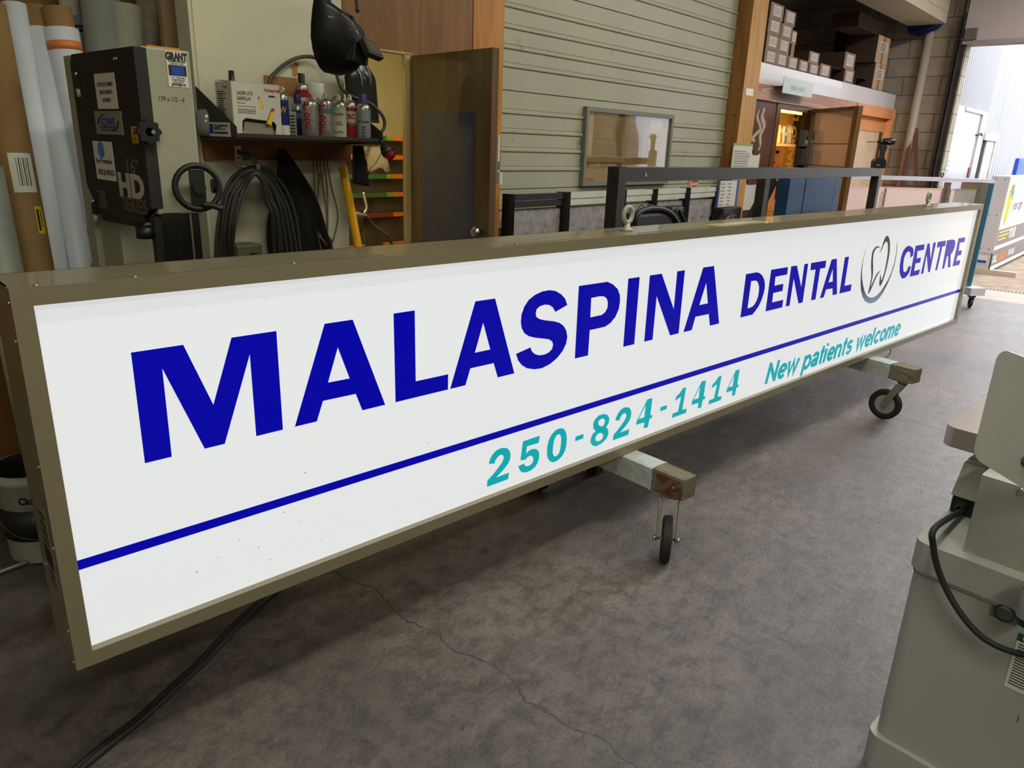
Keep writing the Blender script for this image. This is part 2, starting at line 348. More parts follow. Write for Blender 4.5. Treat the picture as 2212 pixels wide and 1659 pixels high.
# ribbed steel siding
zs = [pV(1089, y, (3.2*.99, YS)).z for y in (8, 54, 99, 139, 194, 240, 282, 323, 365, 409)]
zs = sorted([pY(1089, y, YS).z for y in (8, 54, 99, 139, 194, 240, 282, 323, 365, 409)])
seam = pY(1089, 194, YS).z; dz = (zs[-1]-zs[0])/(len(zs)-1)
while zs[-1] < ZC-.2: zs.append(zs[-1]+dz)
while zs[0] > .25: zs.insert(0, zs[0]-dz)
prof = [(0, 0)]
for k, z in enumerate(zs):
    if abs(z-seam) < .02 or (k % 5 == (zs.index(min(zs, key=lambda v: abs(v-seam))) % 5)): prof += [(0, z-.003), (.012, z-.001), (.012, z+.001), (0, z+.003)]
    else: prof += [(0, z-.016), (-.009, z-.008), (-.009, z+.006), (.003, z+.012), (0, z+.018)]
prof.append((0, ZC))
q = MB()
for a, c in zip(prof, prof[1:]):
    q.quad((3.12, YS+a[0], a[1]), (6.5, YS+a[0], a[1]), (6.5, YS+c[0], c[1]), (3.12, YS+c[0], c[1]))
q.box((3.12, YS+.03, 0), (6.5, YS+.07, ZC))
struct('wall_siding', q, mat('painted_siding', (158, 158, 138), .5, var=.07, scale=1.6, dirt=((106, 106, 92), .62, 4), coat=.1))
# timber column beside the office
PYF = 2.92
xl = pY(1616, 110, PYF).x; xr = pY(1648, 110, PYF).x
q = MB(); q.box((xl, PYF, 0), (xr, YS+.02, ZC)); struct('trim_3', q, wood('post_plywood', (170, 124, 66), (190, 146, 88), .6, 'Z', 5))
q = MB(); q.box((xl-.004, PYF+.004, 0), (xl, YS, ZC))
for z in (2.35, 2.36, 1.9, 1.72, 1.45, 1.2, 2.1, 2.6): q.cyl((xl-.009, PYF+.03+.05*random.random(), z), (xl-.004, PYF+.04, z), .006, n=8)
struct('trim_4', q, wood('post_timber', (118, 78, 36), (146, 98, 48), .6, 'Z', 6))
# office front
ztop = pY(1644, 134, YO).z; zbot = pY(1638, 181, YO).z
m_band = mat('white_fascia_metal', (205, 203, 205), .35, var=.05, scale=3, coat=.2)
q = MB(); q.box((xr+.003, YO-.02, zbot), (10.40, YO+.02, ztop)); q.box((xr+.003, YO-.02, ztop-.004), (10.40, 5.5, ztop)); struct('trim_5', q, m_band)
m_peach = wood('peach_painted_board', (212, 140, 88), (222, 152, 100), .5, 'Z', 3)
m_brown = wood('brown_board', (74, 42, 26), (98, 60, 38), .55, 'Z', 6)
odl = pY(1674, 300, YO).x; odr = pY(1727, 300, YO).x; od2 = pY(1742, 300, YO).x; oz = pY(1700, 238, YO).z
q = MB(); q.box((xr+.003, YO-.012, 0), (odl-.08, YO+.01, zbot)); struct('wall_office', q, m_brown)
q = MB(); q.box((odl-.08, YO-.02, 0), (odl, YO+.01, oz)); q.box((odr, YO-.02, 0), (od2, YO+.01, oz)); q.box((odl-.08, YO-.02, oz), (od2, YO+.01, oz+.05)); struct('trim_6', q, wood('stained_jamb', (92, 54, 26), (120, 74, 38), .5, 'Z', 8))
q = MB(); q.box((xr+.003, YO-.035, oz+.05), (9.0, YO+.03, zbot)); struct('trim_7', q, wood('weathered_header', (150, 108, 90), (186, 142, 118), .55, 'X', 5))
q = MB(); q.box((od2+.002, YO+.01, 0), (10.36, YO+.06, oz+.055))
q.cyl((10.34, YO+.04, 0), (10.34, YO+.04, zbot), .10, n=24); q.box((9.0, YO-.05, zbot-.12), (10.42, YO+.05, zbot-.004)); struct('wall_office_right', q, m_peach)
q = MB(); q.box((xr+.01, 5.0, 0), (10.4, 5.1, ZC)); q.box((xr-.05, YS+.08, 0), (xr, 5.1, ZC)); struct('wall_office_inner', q, mat('office_panel', (170, 138, 92), .7))
# block wall with the roller door opening
def blockmat():
    M = bpy.data.materials.new('painted_block'); M.use_nodes = True; n = M.node_tree; b = n.nodes['Principled BSDF']; L = n.links.new
    t = n.nodes.new('ShaderNodeTexCoord'); mp = n.nodes.new('ShaderNodeMapping'); mp.inputs['Rotation'].default_value = (PI/2, 0, PI/2)
    se = n.nodes.new('ShaderNodeSeparateXYZ'); L(t.outputs['Object'], se.inputs[0]); cb = n.nodes.new('ShaderNodeCombineXYZ'); L(se.outputs['Y'], cb.inputs[0]); L(se.outputs['Z'], cb.inputs[1])
    br = n.nodes.new('ShaderNodeTexBrick'); L(cb.outputs[0], br.inputs[0])
    br.inputs['Scale'].default_value = 1; br.inputs['Brick Width'].default_value = .42; br.inputs['Row Height'].default_value = .212; br.inputs['Mortar Size'].default_value = .006; br.inputs['Mortar Smooth'].default_value = .4
    br.inputs['Color1'].default_value = lin((158, 148, 130)); br.inputs['Color2'].default_value = lin((146, 136, 120)); br.inputs['Mortar'].default_value = lin((96, 86, 74))
    z = n.nodes.new('ShaderNodeTexNoise'); z.inputs['Scale'].default_value = 5; z.inputs['Detail'].default_value = 8; L(t.outputs['Object'], z.inputs[0])
    mx = n.nodes.new('ShaderNodeMix'); mx.data_type = 'RGBA'; mx.blend_type = 'OVERLAY'; mx.inputs[0].default_value = .35; L(br.outputs[0], mx.inputs[6]); L(z.outputs[0], mx.inputs[7]); L(mx.outputs[2], b.inputs['Base Color'])
    bp = n.nodes.new('ShaderNodeBump'); bp.invert = True; bp.inputs['Strength'].default_value = .6; bp.inputs['Distance'].default_value = .006; L(br.outputs['Fac'], bp.inputs['Height']); L(bp.outputs[0], b.inputs['Normal'])
    b.inputs['Roughness'].default_value = .7; return M
zdoor = pX(2090, 97, XR).z; yj = pX(2090, 97, XR).y
YN = -.8
m_blk = blockmat()
q = MB(); q.box((XR, yj, 0), (XR+.2, 5.6, ZC)); q.box((XR, YN, zdoor), (XR+.2, yj, ZC)); q.box((XR, -6, 0), (XR+.2, YN, ZC)); struct('wall_right', q, m_blk)
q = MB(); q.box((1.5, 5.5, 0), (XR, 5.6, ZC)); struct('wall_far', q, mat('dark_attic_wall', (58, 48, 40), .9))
# fascia beam above the attic
bl = pY(1840, 4, 2.9); br_ = pY(1955, 52, 2.9)
q = MB(); q.box((5.5, 2.55, br_.z+.02), (br_.x+.3, 2.95, br_.z+.6)); 
for k in range(5): q.box((5.5, 2.546, br_.z+.02+.11*k), (br_.x+.3, 2.55, br_.z+.125+.11*k))
struct('trim_8', q, mat('white_beam_paint', (188, 180, 158), .6, var=.08))
# ground and neighbours outside
m_grav = mat('gravel_yard', (150, 131, 111), .9, var=.25, scale=5, bump=.4, bscale=40, dirt=((112, 98, 84), .55, 2))
q = MB(); q.box((10.5, -14, -.2), (60, 14, -.012)); struct('ground', q, m_grav)
GL = {
  'main_M': [[(0.214,1.12),(0.33,1.12),(0.387,0.956),(0.447,1.12),(0.565,1.12),(0.565,0.846),(0.49,0.846),(0.49,1.07),(0.406,0.846),(0.355,0.846),(0.277,1.071),(0.275,0.846),(0.213,0.846)]],
  'main_A': [[(0.6,0.846),(0.704,1.12),(0.791,1.12),(0.892,0.846),(0.813,0.846),(0.793,0.901),(0.688,0.902),(0.666,0.846)],[(0.741,1.048),(0.775,0.951),(0.706,0.952)]],
  'main_L': [[(0.927,1.12),(1.002,1.12),(1.004,0.898),(1.13,0.897),(1.13,0.846),(0.929,0.846)]],
  'main_A2': [[(1.139,0.846),(1.238,1.12),(1.322,1.12),(1.421,0.846),(1.344,0.846),(1.324,0.9),(1.222,0.9),(1.202,0.846)],[(1.273,1.046),(1.307,0.95),(1.24,0.95)]],
  'main_S': [[(1.672,1.057),(1.658,1.082),(1.636,1.1),(1.606,1.115),(1.575,1.121),(1.541,1.12),(1.506,1.112),(1.477,1.098),(1.457,1.077),(1.445,1.051),(1.443,1.024),(1.448,1.003),(1.462,0.983),(1.484,0.969),(1.515,0.959),(1.555,0.95),(1.584,0.943),(1.603,0.932),(1.609,0.919),(1.605,0.904),(1.588,0.893),(1.565,0.889),(1.539,0.891),(1.516,0.9),(1.502,0.912),(1.494,0.927),(1.426,0.915),(1.437,0.89),(1.455,0.87),(1.48,0.854),(1.517,0.843),(1.557,0.84),(1.597,0.848),(1.634,0.865),(1.662,0.888),(1.678,0.913),(1.682,0.938),(1.674,0.963),(1.658,0.982),(1.636,0.996),(1.609,1.005),(1.562,1.015),(1.534,1.023),(1.517,1.033),(1.513,1.046),(1.516,1.06),(1.531,1.069),(1.556,1.072),(1.578,1.068),(1.596,1.058),(1.612,1.039)]],
  'main_P': [[(1.728,1.12),(1.856,1.12),(1.888,1.12),(1.923,1.106),(1.952,1.086),(1.969,1.06),(1.973,1.037),(1.969,1.006),(1.952,0.977),(1.924,0.956),(1.895,0.946),(1.861,0.945),(1.805,0.945),(1.805,0.846),(1.731,0.846)],[(1.801,1.068),(1.848,1.069),(1.874,1.066),(1.892,1.055),(1.9,1.039),(1.9,1.019),(1.888,1.003),(1.869,0.995),(1.803,0.994)]],
  'main_I': [[(2.013,1.12),(2.084,1.12),(2.087,0.846),(2.017,0.846)]],
  'main_N': [[(2.15,1.12),(2.229,1.12),(2.34,0.959),(2.337,1.12),(2.392,1.12),(2.395,0.846),(2.333,0.846),(2.209,1.03),(2.209,0.846),(2.153,0.846)]],
  'main_A3': [[(2.431,0.846),(2.53,1.12),(2.614,1.12),(2.715,0.846),(2.639,0.846),(2.618,0.903),(2.512,0.904),(2.494,0.846)],[(2.567,1.05),(2.6,0.954),(2.532,0.954)]],
  'dent_D': [[(2.899,1.058),(2.998,1.058),(3.024,1.052),(3.051,1.039),(3.075,1.019),(3.09,0.996),(3.096,0.972),(3.092,0.945),(3.08,0.914),(3.061,0.886),(3.035,0.866),(3.01,0.85),(2.981,0.85),(2.9,0.85)],[(2.955,1.019),(2.993,1.019),(3.012,1.013),(3.027,1.001),(3.039,0.983),(3.043,0.958),(3.041,0.935),(3.031,0.914),(3.014,0.897),(2.996,0.89),(2.955,0.887)]],
  'dent_E': [[(3.134,1.058),(3.303,1.058),(3.306,1.02),(3.187,1.019),(3.19,0.974),(3.281,0.975),(3.282,0.938),(3.189,0.937),(3.191,0.889),(3.305,0.89),(3.306,0.85),(3.137,0.85)]],
  'dent_N': [[(3.337,1.058),(3.397,1.058),(3.484,0.936),(3.479,1.058),(3.521,1.058),(3.527,0.85),(3.481,0.85),(3.384,0.992),(3.383,0.85),(3.343,0.85)]],
  'dent_T': [[(3.554,1.058),(3.729,1.058),(3.733,1.018),(3.672,1.018),(3.676,0.85),(3.623,0.85),(3.619,1.018),(3.559,1.019)]],
  'dent_A': [[(3.728,0.85),(3.796,1.058),(3.859,1.058),(3.941,0.85),(3.885,0.85),(3.869,0.891),(3.788,0.892),(3.774,0.85)],[(3.83,1.004),(3.857,0.931),(3.803,0.93)]],
  'dent_L': [[(3.963,1.058),(4.015,1.058),(4.024,0.889),(4.119,0.889),(4.121,0.85),(3.972,0.85)]],
  'cent_C': [[(5.02,0.99),(5.014,1.022),(4.992,1.042),(4.952,1.054),(4.906,1.063),(4.861,1.054),(4.829,1.034),(4.814,0.994),(4.82,0.942),(4.838,0.898),(4.873,0.867),(4.906,0.848),(4.956,0.848),(4.998,0.865),(5.018,0.887),(5.023,0.921),(4.972,0.921),(4.968,0.899),(4.948,0.889),(4.923,0.889),(4.899,0.902),(4.879,0.937),(4.869,0.98),(4.88,1.008),(4.903,1.022),(4.929,1.024),(4.958,1.016),(4.973,0.996),(4.974,0.98)]],
  'cent_E2': [[(5.034,1.054),(5.195,1.054),(5.202,1.016),(5.085,1.016),(5.098,0.965),(5.177,0.967),(5.18,0.932),(5.094,0.933),(5.099,0.88),(5.203,0.884),(5.203,0.848),(5.039,0.848)]],
  'cent_N2': [[(5.248,1.054),(5.289,1.054),(5.377,0.934),(5.359,1.054),(5.411,1.054),(5.413,0.848),(5.378,0.848),(5.277,0.979),(5.285,0.848),(5.241,0.848)]],
  'cent_T2': [[(5.444,1.054),(5.608,1.054),(5.618,1.014),(5.561,1.015),(5.556,0.848),(5.517,0.848),(5.517,1.015),(5.452,1.014)]],
  'cent_R': [[(5.633,1.054),(5.738,1.054),(5.798,1.047),(5.825,1.024),(5.833,0.992),(5.814,0.962),(5.779,0.943),(5.832,0.848),(5.778,0.848),(5.73,0.936),(5.706,0.937),(5.698,0.848),(5.656,0.848)]],
  'cent_E3': [[(5.876,1.054),(6.025,1.054),(6.032,1.02),(5.928,1.018),(5.943,0.958),(6.016,0.959),(6.02,0.922),(5.943,0.922),(5.931,0.884),(6.028,0.884),(6.031,0.848),(5.879,0.848)]],
  'ring': [[(4.253,1.109),(4.239,1.084),(4.225,1.046),(4.223,1.006),(4.233,0.959),(4.252,0.916),(4.286,0.868),(4.328,0.825),(4.372,0.795),(4.42,0.777),(4.472,0.77),(4.525,0.776),(4.574,0.793),(4.623,0.826),(4.665,0.86),(4.7,0.91),(4.717,0.967),(4.717,1.025),(4.706,1.069),(4.691,1.107),(4.714,1.069),(4.727,1.013),(4.726,0.949),(4.703,0.889),(4.67,0.836),(4.622,0.782),(4.578,0.754),(4.528,0.738),(4.474,0.735),(4.423,0.741),(4.367,0.759),(4.317,0.789),(4.275,0.833),(4.246,0.884),(4.227,0.938),(4.219,0.979),(4.218,1.025),(4.227,1.065)]],
  'tl': [[(4.443,1.08),(4.419,1.089),(4.396,1.093),(4.371,1.089),(4.349,1.078),(4.336,1.063),(4.336,1.038),(4.344,1.007),(4.359,0.968),(4.377,0.938),(4.39,0.909),(4.393,0.883),(4.391,0.849),(4.387,0.821),(4.385,0.805),(4.399,0.803),(4.415,0.818),(4.437,0.848),(4.456,0.88),(4.478,0.909),(4.501,0.926),(4.525,0.932),(4.502,0.932),(4.477,0.926),(4.456,0.911),(4.435,0.882),(4.415,0.85),(4.409,0.841),(4.409,0.87),(4.41,0.899),(4.405,0.93),(4.388,0.971),(4.369,1.006),(4.361,1.034),(4.362,1.058),(4.375,1.074),(4.398,1.083),(4.421,1.083)]],
  'tr': [[(4.443,1.048),(4.458,1.063),(4.468,1.087),(4.478,1.117),(4.494,1.141),(4.516,1.148),(4.541,1.14),(4.567,1.12),(4.59,1.088),(4.605,1.047),(4.61,1.004),(4.609,0.961),(4.603,0.921),(4.593,0.881),(4.577,0.848),(4.553,0.831),(4.534,0.852),(4.528,0.885),(4.526,0.914),(4.545,0.889),(4.554,0.871),(4.567,0.877),(4.577,0.9),(4.584,0.931),(4.584,0.983),(4.58,1.029),(4.569,1.064),(4.553,1.093),(4.534,1.109),(4.522,1.113),(4.504,1.107),(4.487,1.092),(4.476,1.07),(4.462,1.056)]],
}
DG = {
  '2': [[(1.308,0.447),(1.309,0.471),(1.333,0.486),(1.358,0.505),(1.378,0.523),(1.385,0.537),(1.382,0.547),(1.373,0.553),(1.362,0.553),(1.351,0.546),(1.344,0.537),(1.34,0.528),(1.314,0.534),(1.318,0.549),(1.329,0.564),(1.347,0.576),(1.367,0.579),(1.387,0.576),(1.402,0.569),(1.413,0.556),(1.417,0.542),(1.416,0.524),(1.407,0.509),(1.39,0.495),(1.37,0.482),(1.35,0.471),(1.413,0.472),(1.409,0.447)]],
  '5': [[(1.477,0.577),(1.564,0.578),(1.559,0.55),(1.499,0.552),(1.495,0.523),(1.51,0.532),(1.525,0.534),(1.541,0.531),(1.556,0.522),(1.565,0.507),(1.565,0.487),(1.559,0.469),(1.546,0.456),(1.524,0.448),(1.502,0.447),(1.483,0.452),(1.47,0.461),(1.462,0.475),(1.458,0.484),(1.488,0.487),(1.491,0.478),(1.5,0.472),(1.513,0.47),(1.526,0.473),(1.533,0.48),(1.535,0.491),(1.532,0.501),(1.522,0.509),(1.509,0.509),(1.5,0.505),(1.493,0.5),(1.468,0.505)]],
  '0': [[(1.681,0.579),(1.697,0.57),(1.708,0.552),(1.714,0.528),(1.714,0.503),(1.708,0.479),(1.695,0.462),(1.676,0.451),(1.656,0.447),(1.639,0.449),(1.623,0.459),(1.612,0.474),(1.607,0.493),(1.606,0.518),(1.611,0.542),(1.622,0.561),(1.638,0.574),(1.657,0.581)],[(1.667,0.558),(1.676,0.551),(1.682,0.539),(1.682,0.518),(1.68,0.494),(1.674,0.478),(1.664,0.47),(1.652,0.469),(1.644,0.476),(1.638,0.49),(1.638,0.51),(1.641,0.534),(1.648,0.55),(1.657,0.557)]],
  '-': [[(1.764,0.523),(1.811,0.523),(1.81,0.504),(1.763,0.504)]],
  '8': [[(1.927,0.581),(1.951,0.571),(1.965,0.553),(1.963,0.534),(1.949,0.518),(1.963,0.504),(1.967,0.484),(1.956,0.465),(1.929,0.452),(1.895,0.448),(1.871,0.458),(1.856,0.476),(1.858,0.495),(1.869,0.511),(1.884,0.515),(1.869,0.533),(1.865,0.552),(1.873,0.569),(1.896,0.581)],[(1.928,0.561),(1.939,0.548),(1.935,0.533),(1.924,0.527),(1.904,0.536),(1.896,0.547),(1.898,0.557),(1.911,0.563)],[(1.912,0.503),(1.929,0.494),(1.935,0.482),(1.928,0.471),(1.912,0.467),(1.896,0.47),(1.886,0.479),(1.887,0.492),(1.897,0.5)]],
  '4': [[(2.149,0.48),(2.152,0.496),(2.214,0.582),(2.25,0.58),(2.246,0.502),(2.261,0.5),(2.259,0.485),(2.243,0.486),(2.236,0.448),(2.207,0.451),(2.208,0.478)],[(2.206,0.558),(2.204,0.502),(2.164,0.503)]],
  '1': [[(2.414,0.45),(2.417,0.471),(2.457,0.471),(2.47,0.541),(2.446,0.535),(2.426,0.529),(2.429,0.548),(2.451,0.558),(2.478,0.579),(2.502,0.579),(2.49,0.473),(2.527,0.47),(2.524,0.45)]],
}
DPL = [('2', 0), ('5', 0), ('0', 0), ('-', 0), ('8', 0), ('2', 0.692), ('4', 0), ('-', 0.554), ('1', 0), ('4', 0.412), ('1', 0.295), ('4', 0.71)]
# ------------------------------------------------------------------ the illuminated sign (local x along the sign, y into its depth, z up)
SX, SY, SRZ = .41939, 1.70812, -math.radians(5.28)
SL, SB, ST, SD, LIP, REC = 6.222, .374, 1.291, .20, .038, .022
sign = thing('illuminated_sign', 'long lit white sign cabinet with blue lettering resting on wooden dollies', 'sign', (SX, SY, 0), SRZ)
m_sf = mat('grey_sign_frame', (130, 122, 98), .32, .15, var=.05, scale=3, coat=.35)
q = MB()
q.box((0, REC+.012, SB), (SL, SD, SB+.004)); q.box((0, REC+.012, ST-.004), (SL, SD, ST)); q.box((0, REC+.012, SB), (.004, SD, ST)); q.box((SL-.004, REC+.012, SB), (SL, SD, ST)); q.box((0, SD-.004, SB), (SL, SD, ST))
part('cabinet', q, m_sf, sign, True)
q = MB()
y0, y1 = 0, REC+.012
o = [(0, SB), (SL, SB), (SL, ST), (0, ST)]; i_ = [(LIP, SB+LIP), (SL-LIP, SB+LIP), (SL-LIP, ST-LIP), (LIP, ST-LIP)]
for k in range(4):
    a, b_, c_, d_ = o[k], o[(k+1) % 4], i_[(k+1) % 4], i_[k]
    q.hexa([(a[0], y1, a[1]), (b_[0], y1, b_[1]), (c_[0], y1, c_[1]), (d_[0], y1, d_[1]), (a[0], y0, a[1]), (b_[0], y0, b_[1]), (c_[0], y0, c_[1]), (d_[0], y0, d_[1])])
q.hexa([(LIP-.022, -.0004, ST-LIP+.022), (LIP-.021, -.0004, ST-LIP+.0215), (LIP-.0, -.0004, ST-LIP+.0005), (LIP-.001, -.0004, ST-LIP+.001), (LIP-.022, .0004, ST-LIP+.022), (LIP-.021, .0004, ST-LIP+.0215), (LIP, .0004, ST-LIP+.0005), (LIP-.001, .0004, ST-LIP+.001)])
part('retainer_frame', q, m_sf, sign, True)
m_face = mat('lit_acrylic_face', (150, 154, 160), .16, var=0, emit=.73, ecol=(238, 240, 242), spec=.5)
q = MB(); q.box((LIP-.005, REC, SB+LIP-.005), (SL-LIP+.005, REC+.004, ST-LIP+.005)); face = part('lit_face', q, m_face, sign, True)
FM = frame((0, REC, 0), (1, 0, 0), (0, 0, 1))     # text plane: x along the sign, y up, normal towards the viewer
def onface(d=.0006): m_ = FM.copy(); m_.translation = Vector((0, REC-d, 0)); return m_
m_bluev = mat('translucent_blue_vinyl', (0, 0, 90), .2, var=0, emit=.37, ecol=(0, 0, 238), spec=.3); m_tealv = mat('translucent_teal_vinyl', (0, 120, 130), .2, var=0, emit=.62, ecol=(0, 182, 196))
m_greyv = mat('grey_vinyl', (84, 84, 88), .22, var=0, emit=.05, ecol=(90, 90, 95)); m_edge = mat('vinyl_outline', (20, 20, 60), .3, var=0)
for nm, key in (('letter', k) for k in GL if k[:4] in ('main', 'dent', 'cent')):
    q = MB(); q.shape(GL[key], onface()); part(nm, q, m_bluev, face, True)
q = MB(); q.box((LIP, REC-.0009, .622), (SL-LIP, REC-.0003, .647)); part('stripe', q, m_bluev, face, True)
q = MB(); q.shape(GL['tl'], onface()); q.shape(GL['tr'], onface()); part('tooth_logo', q, m_greyv, face, True)
def ringmat():
    M = bpy.data.materials.new('grey_blue_ring_vinyl'); M.use_nodes = True; n = M.node_tree; b = n.nodes['Principled BSDF']
    t = n.nodes.new('ShaderNodeTexCoord'); se = n.nodes.new('ShaderNodeSeparateXYZ'); n.links.new(t.outputs['Object'], se.inputs[0])
    mr = n.nodes.new('ShaderNodeMapRange'); n.links.new(se.outputs['Z'], mr.inputs[0]); mr.inputs[1].default_value = .735; mr.inputs[2].default_value = 1.1
    r = n.nodes.new('ShaderNodeValToRGB'); n.links.new(mr.outputs[0], r.inputs[0]); e = r.color_ramp.elements
    e[0].color = lin((120, 145, 170)); e[1].color = lin((60, 60, 62)); e[0].position = .06; e[1].position = .3
    n.links.new(r.outputs[0], b.inputs['Base Color']); b.inputs['Roughness'].default_value = .22; n.links.new(r.outputs[0], b.inputs['Emission Color']); b.inputs['Emission Strength'].default_value = .35; return M
q = MB(); q.shape(GL['ring'], onface()); part('ring_logo', q, ringmat(), face, True)
for ch, dx in DPL:
    q = MB(); q.shape([[(x+dx, z) for x, z in lp] for lp in DG[ch]], onface()); part('numeral', q, m_tealv, face, True)
def arc(cx, cy, rx, ry, a0, a1, n=14): return [(cx+rx*math.cos(math.radians(a0+(a1-a0)*k/n)), cy+ry*math.sin(math.radians(a0+(a1-a0)*k/n))) for k in range(n+1)]
GS = {
 'N': (.82, [[(.09, 0), (.09, 1)], [(.09, .93), (.66, .07)], [(.66, 0), (.66, 1)]]),
 'e': (.66, [[(.14, .37), (.54, .37)], arc(.33, .37, .235, .29, 0, 318, 20)]),
 'w': (.92, [[(.06, .75), (.24, .06), (.43, .70), (.62, .06), (.80, .75)]]),
 'p': (.68, [[(.09, -.26), (.09, .75)], arc(.335, .37, .235, .29, 0, 360, 22)]),
 'a': (.64, [arc(.30, .50, .19, .17, 170, 0, 10)+[(.49, .12), (.53, .0)], arc(.27, .215, .17, .135, 0, 360, 18), [(.30, .345), (.49, .40)]]),
 't': (.42, [[(.19, .96), (.19, .20)]+arc(.29, .17, .10, .10, 180, 280, 6), [(.03, .67), (.37, .67)]]),
 'i': (.30, [[(.10, 0), (.10, .75)], [(.10, .88), (.10, 1.02)]]),
 'n': (.66, [[(.09, 0), (.09, .75)], arc(.30, .45, .21, .22, 180, 0, 10)+[(.51, 0)]]),
 's': (.60, [arc(.29, .52, .18, .15, 25, 250, 10)+arc(.29, .22, .19, .16, 70, -155, 10)]),
 'l': (.30, [[(.10, 0), (.10, 1.02)]]),
 'c': (.62, [arc(.33, .37, .235, .29, 40, 320, 18)]),
 'o': (.68, [arc(.33, .37, .235, .29, 0, 360, 22)]),
 'm': (.98, [[(.09, 0), (.09, .75)], arc(.275, .45, .18, .22, 180, 0, 10)+[(.455, 0)], arc(.635, .45, .18, .22, 180, 0, 10)+[(.815, 0)]]),
 ' ': (.34, [])}
CH = .113; M_ = onface(0); M_.translation = Vector((0, REC, .446)); words = []; cx_ = 0
for wd_ in ('New', 'patients', 'welcome'):
    q = MB()
    for ch in wd_+' ':
        adv, sts = GS[ch]
        for st in sts: q.ribbon([(cx_+x+.17*y, y) for x, y in st], .205, Matrix.Diagonal((1, 1, 1, 1)), 0)
        cx_ += adv
    words.append(q)
mn_ = min(v.co.x for q in words for v in q.b.verts); mx_ = max(v.co.x for q in words for v in q.b.verts)
for q in words:
    for v in q.b.verts: v.co = M_ @ Vector((3.237+(v.co.x-mn_)*(5.062-3.237)/(mx_-mn_), v.co.y*CH, .0007))
    part('slogan_word', q, m_tealv, face, True)
# small specks on the face, rivets, stickers, lifting eyes
for x, z in ((.42, .56), (.47, .52), (.36, .53), (.60, .555), (.55, .60), (.30, .51), (.66, .47), (.5, .47), (1.72, .44), (.62, .70), (1.05, .68)):
    q = MB(); q.box((x, REC-.0008, z), (x+random.uniform(.002, .006), REC-.0002, z+.0016)); part('speck', q, mat('dust_specks', (96, 92, 86), .8), face, True)
for z in (ST-.03, ST-.11, .48, SB+.02, .7, .9): q = MB(); q.cyl((-.004, .012, z), (.001, .012, z), .005, n=10); part('rivet', q, m_alu, sign, True)
for x in (.05, .24, .62, 1.4, 2.3, 3.2, 4.1, 5.0, 5.9): q = MB(); q.cyl((x, .014, ST-.001), (x, .014, ST+.003), .005, n=10); part('rivet', q, m_alu, sign, True)
for x0_, x1_ in ((.19, .9), (1.35, 1.7), (2.05, 2.6)): q = MB(); q.box((x0_, .02, ST), (x1_, .026, ST+.0012)); part('top_seam', q, mat('seam_strip', (92, 92, 72), .5), sign, True)
q = MB(); M_ = frame((2.66, .02, ST+.0006), (1, 0, 0), (0, 1, 0)); q.box((2.63, .03, ST), (3.05, .10, ST+.0008)); part('clear_tape', q, mat('tape_strip', (190, 188, 150), .2, var=.2), sign, True)
q = MB()
q.i = 0; q.box((-.0008, .05, .55), (0, .13, .78)); q.i = 1
for k in range(9): q.box((-.0012, .06, .57+.022*k), (-.0009, .12, .58+.022*k))
q.box((-.0013, .05, .62), (-.0009, .13, .665))
part('data_label', q, [mat('label_grey', (120, 120, 108), .5), m_ink], sign, True)
for x in (2.078, 5.335):
    q = MB()
    q.tube([(x+.026*math.sin(a*PI/8), .10, ST+.062+.026*math.cos(a*PI/8)*1.15) for a in range(16)], .0095, n=10, smooth=1, closed=True)
    q.lathe([(0, 0), (.024, 0), (.024, .008), (.013, .012), (.011, .03), (0, .034)], 16, Matrix.Translation((x, .10, ST)))
    part('lifting_eye', q, mat('cast_eye', (158, 158, 142), .45, .2, var=.1), sign, True)
q = MB(); a0 = sign.matrix_world
q.tube([(4.62, .05, SB), (4.66, .03, SB-.035), (4.78, .0, SB-.05), (4.90, -.0, SB-.03), (4.96, .03, SB+.001)], .004, n=8); part('power_lead', q, m_black, sign, True)

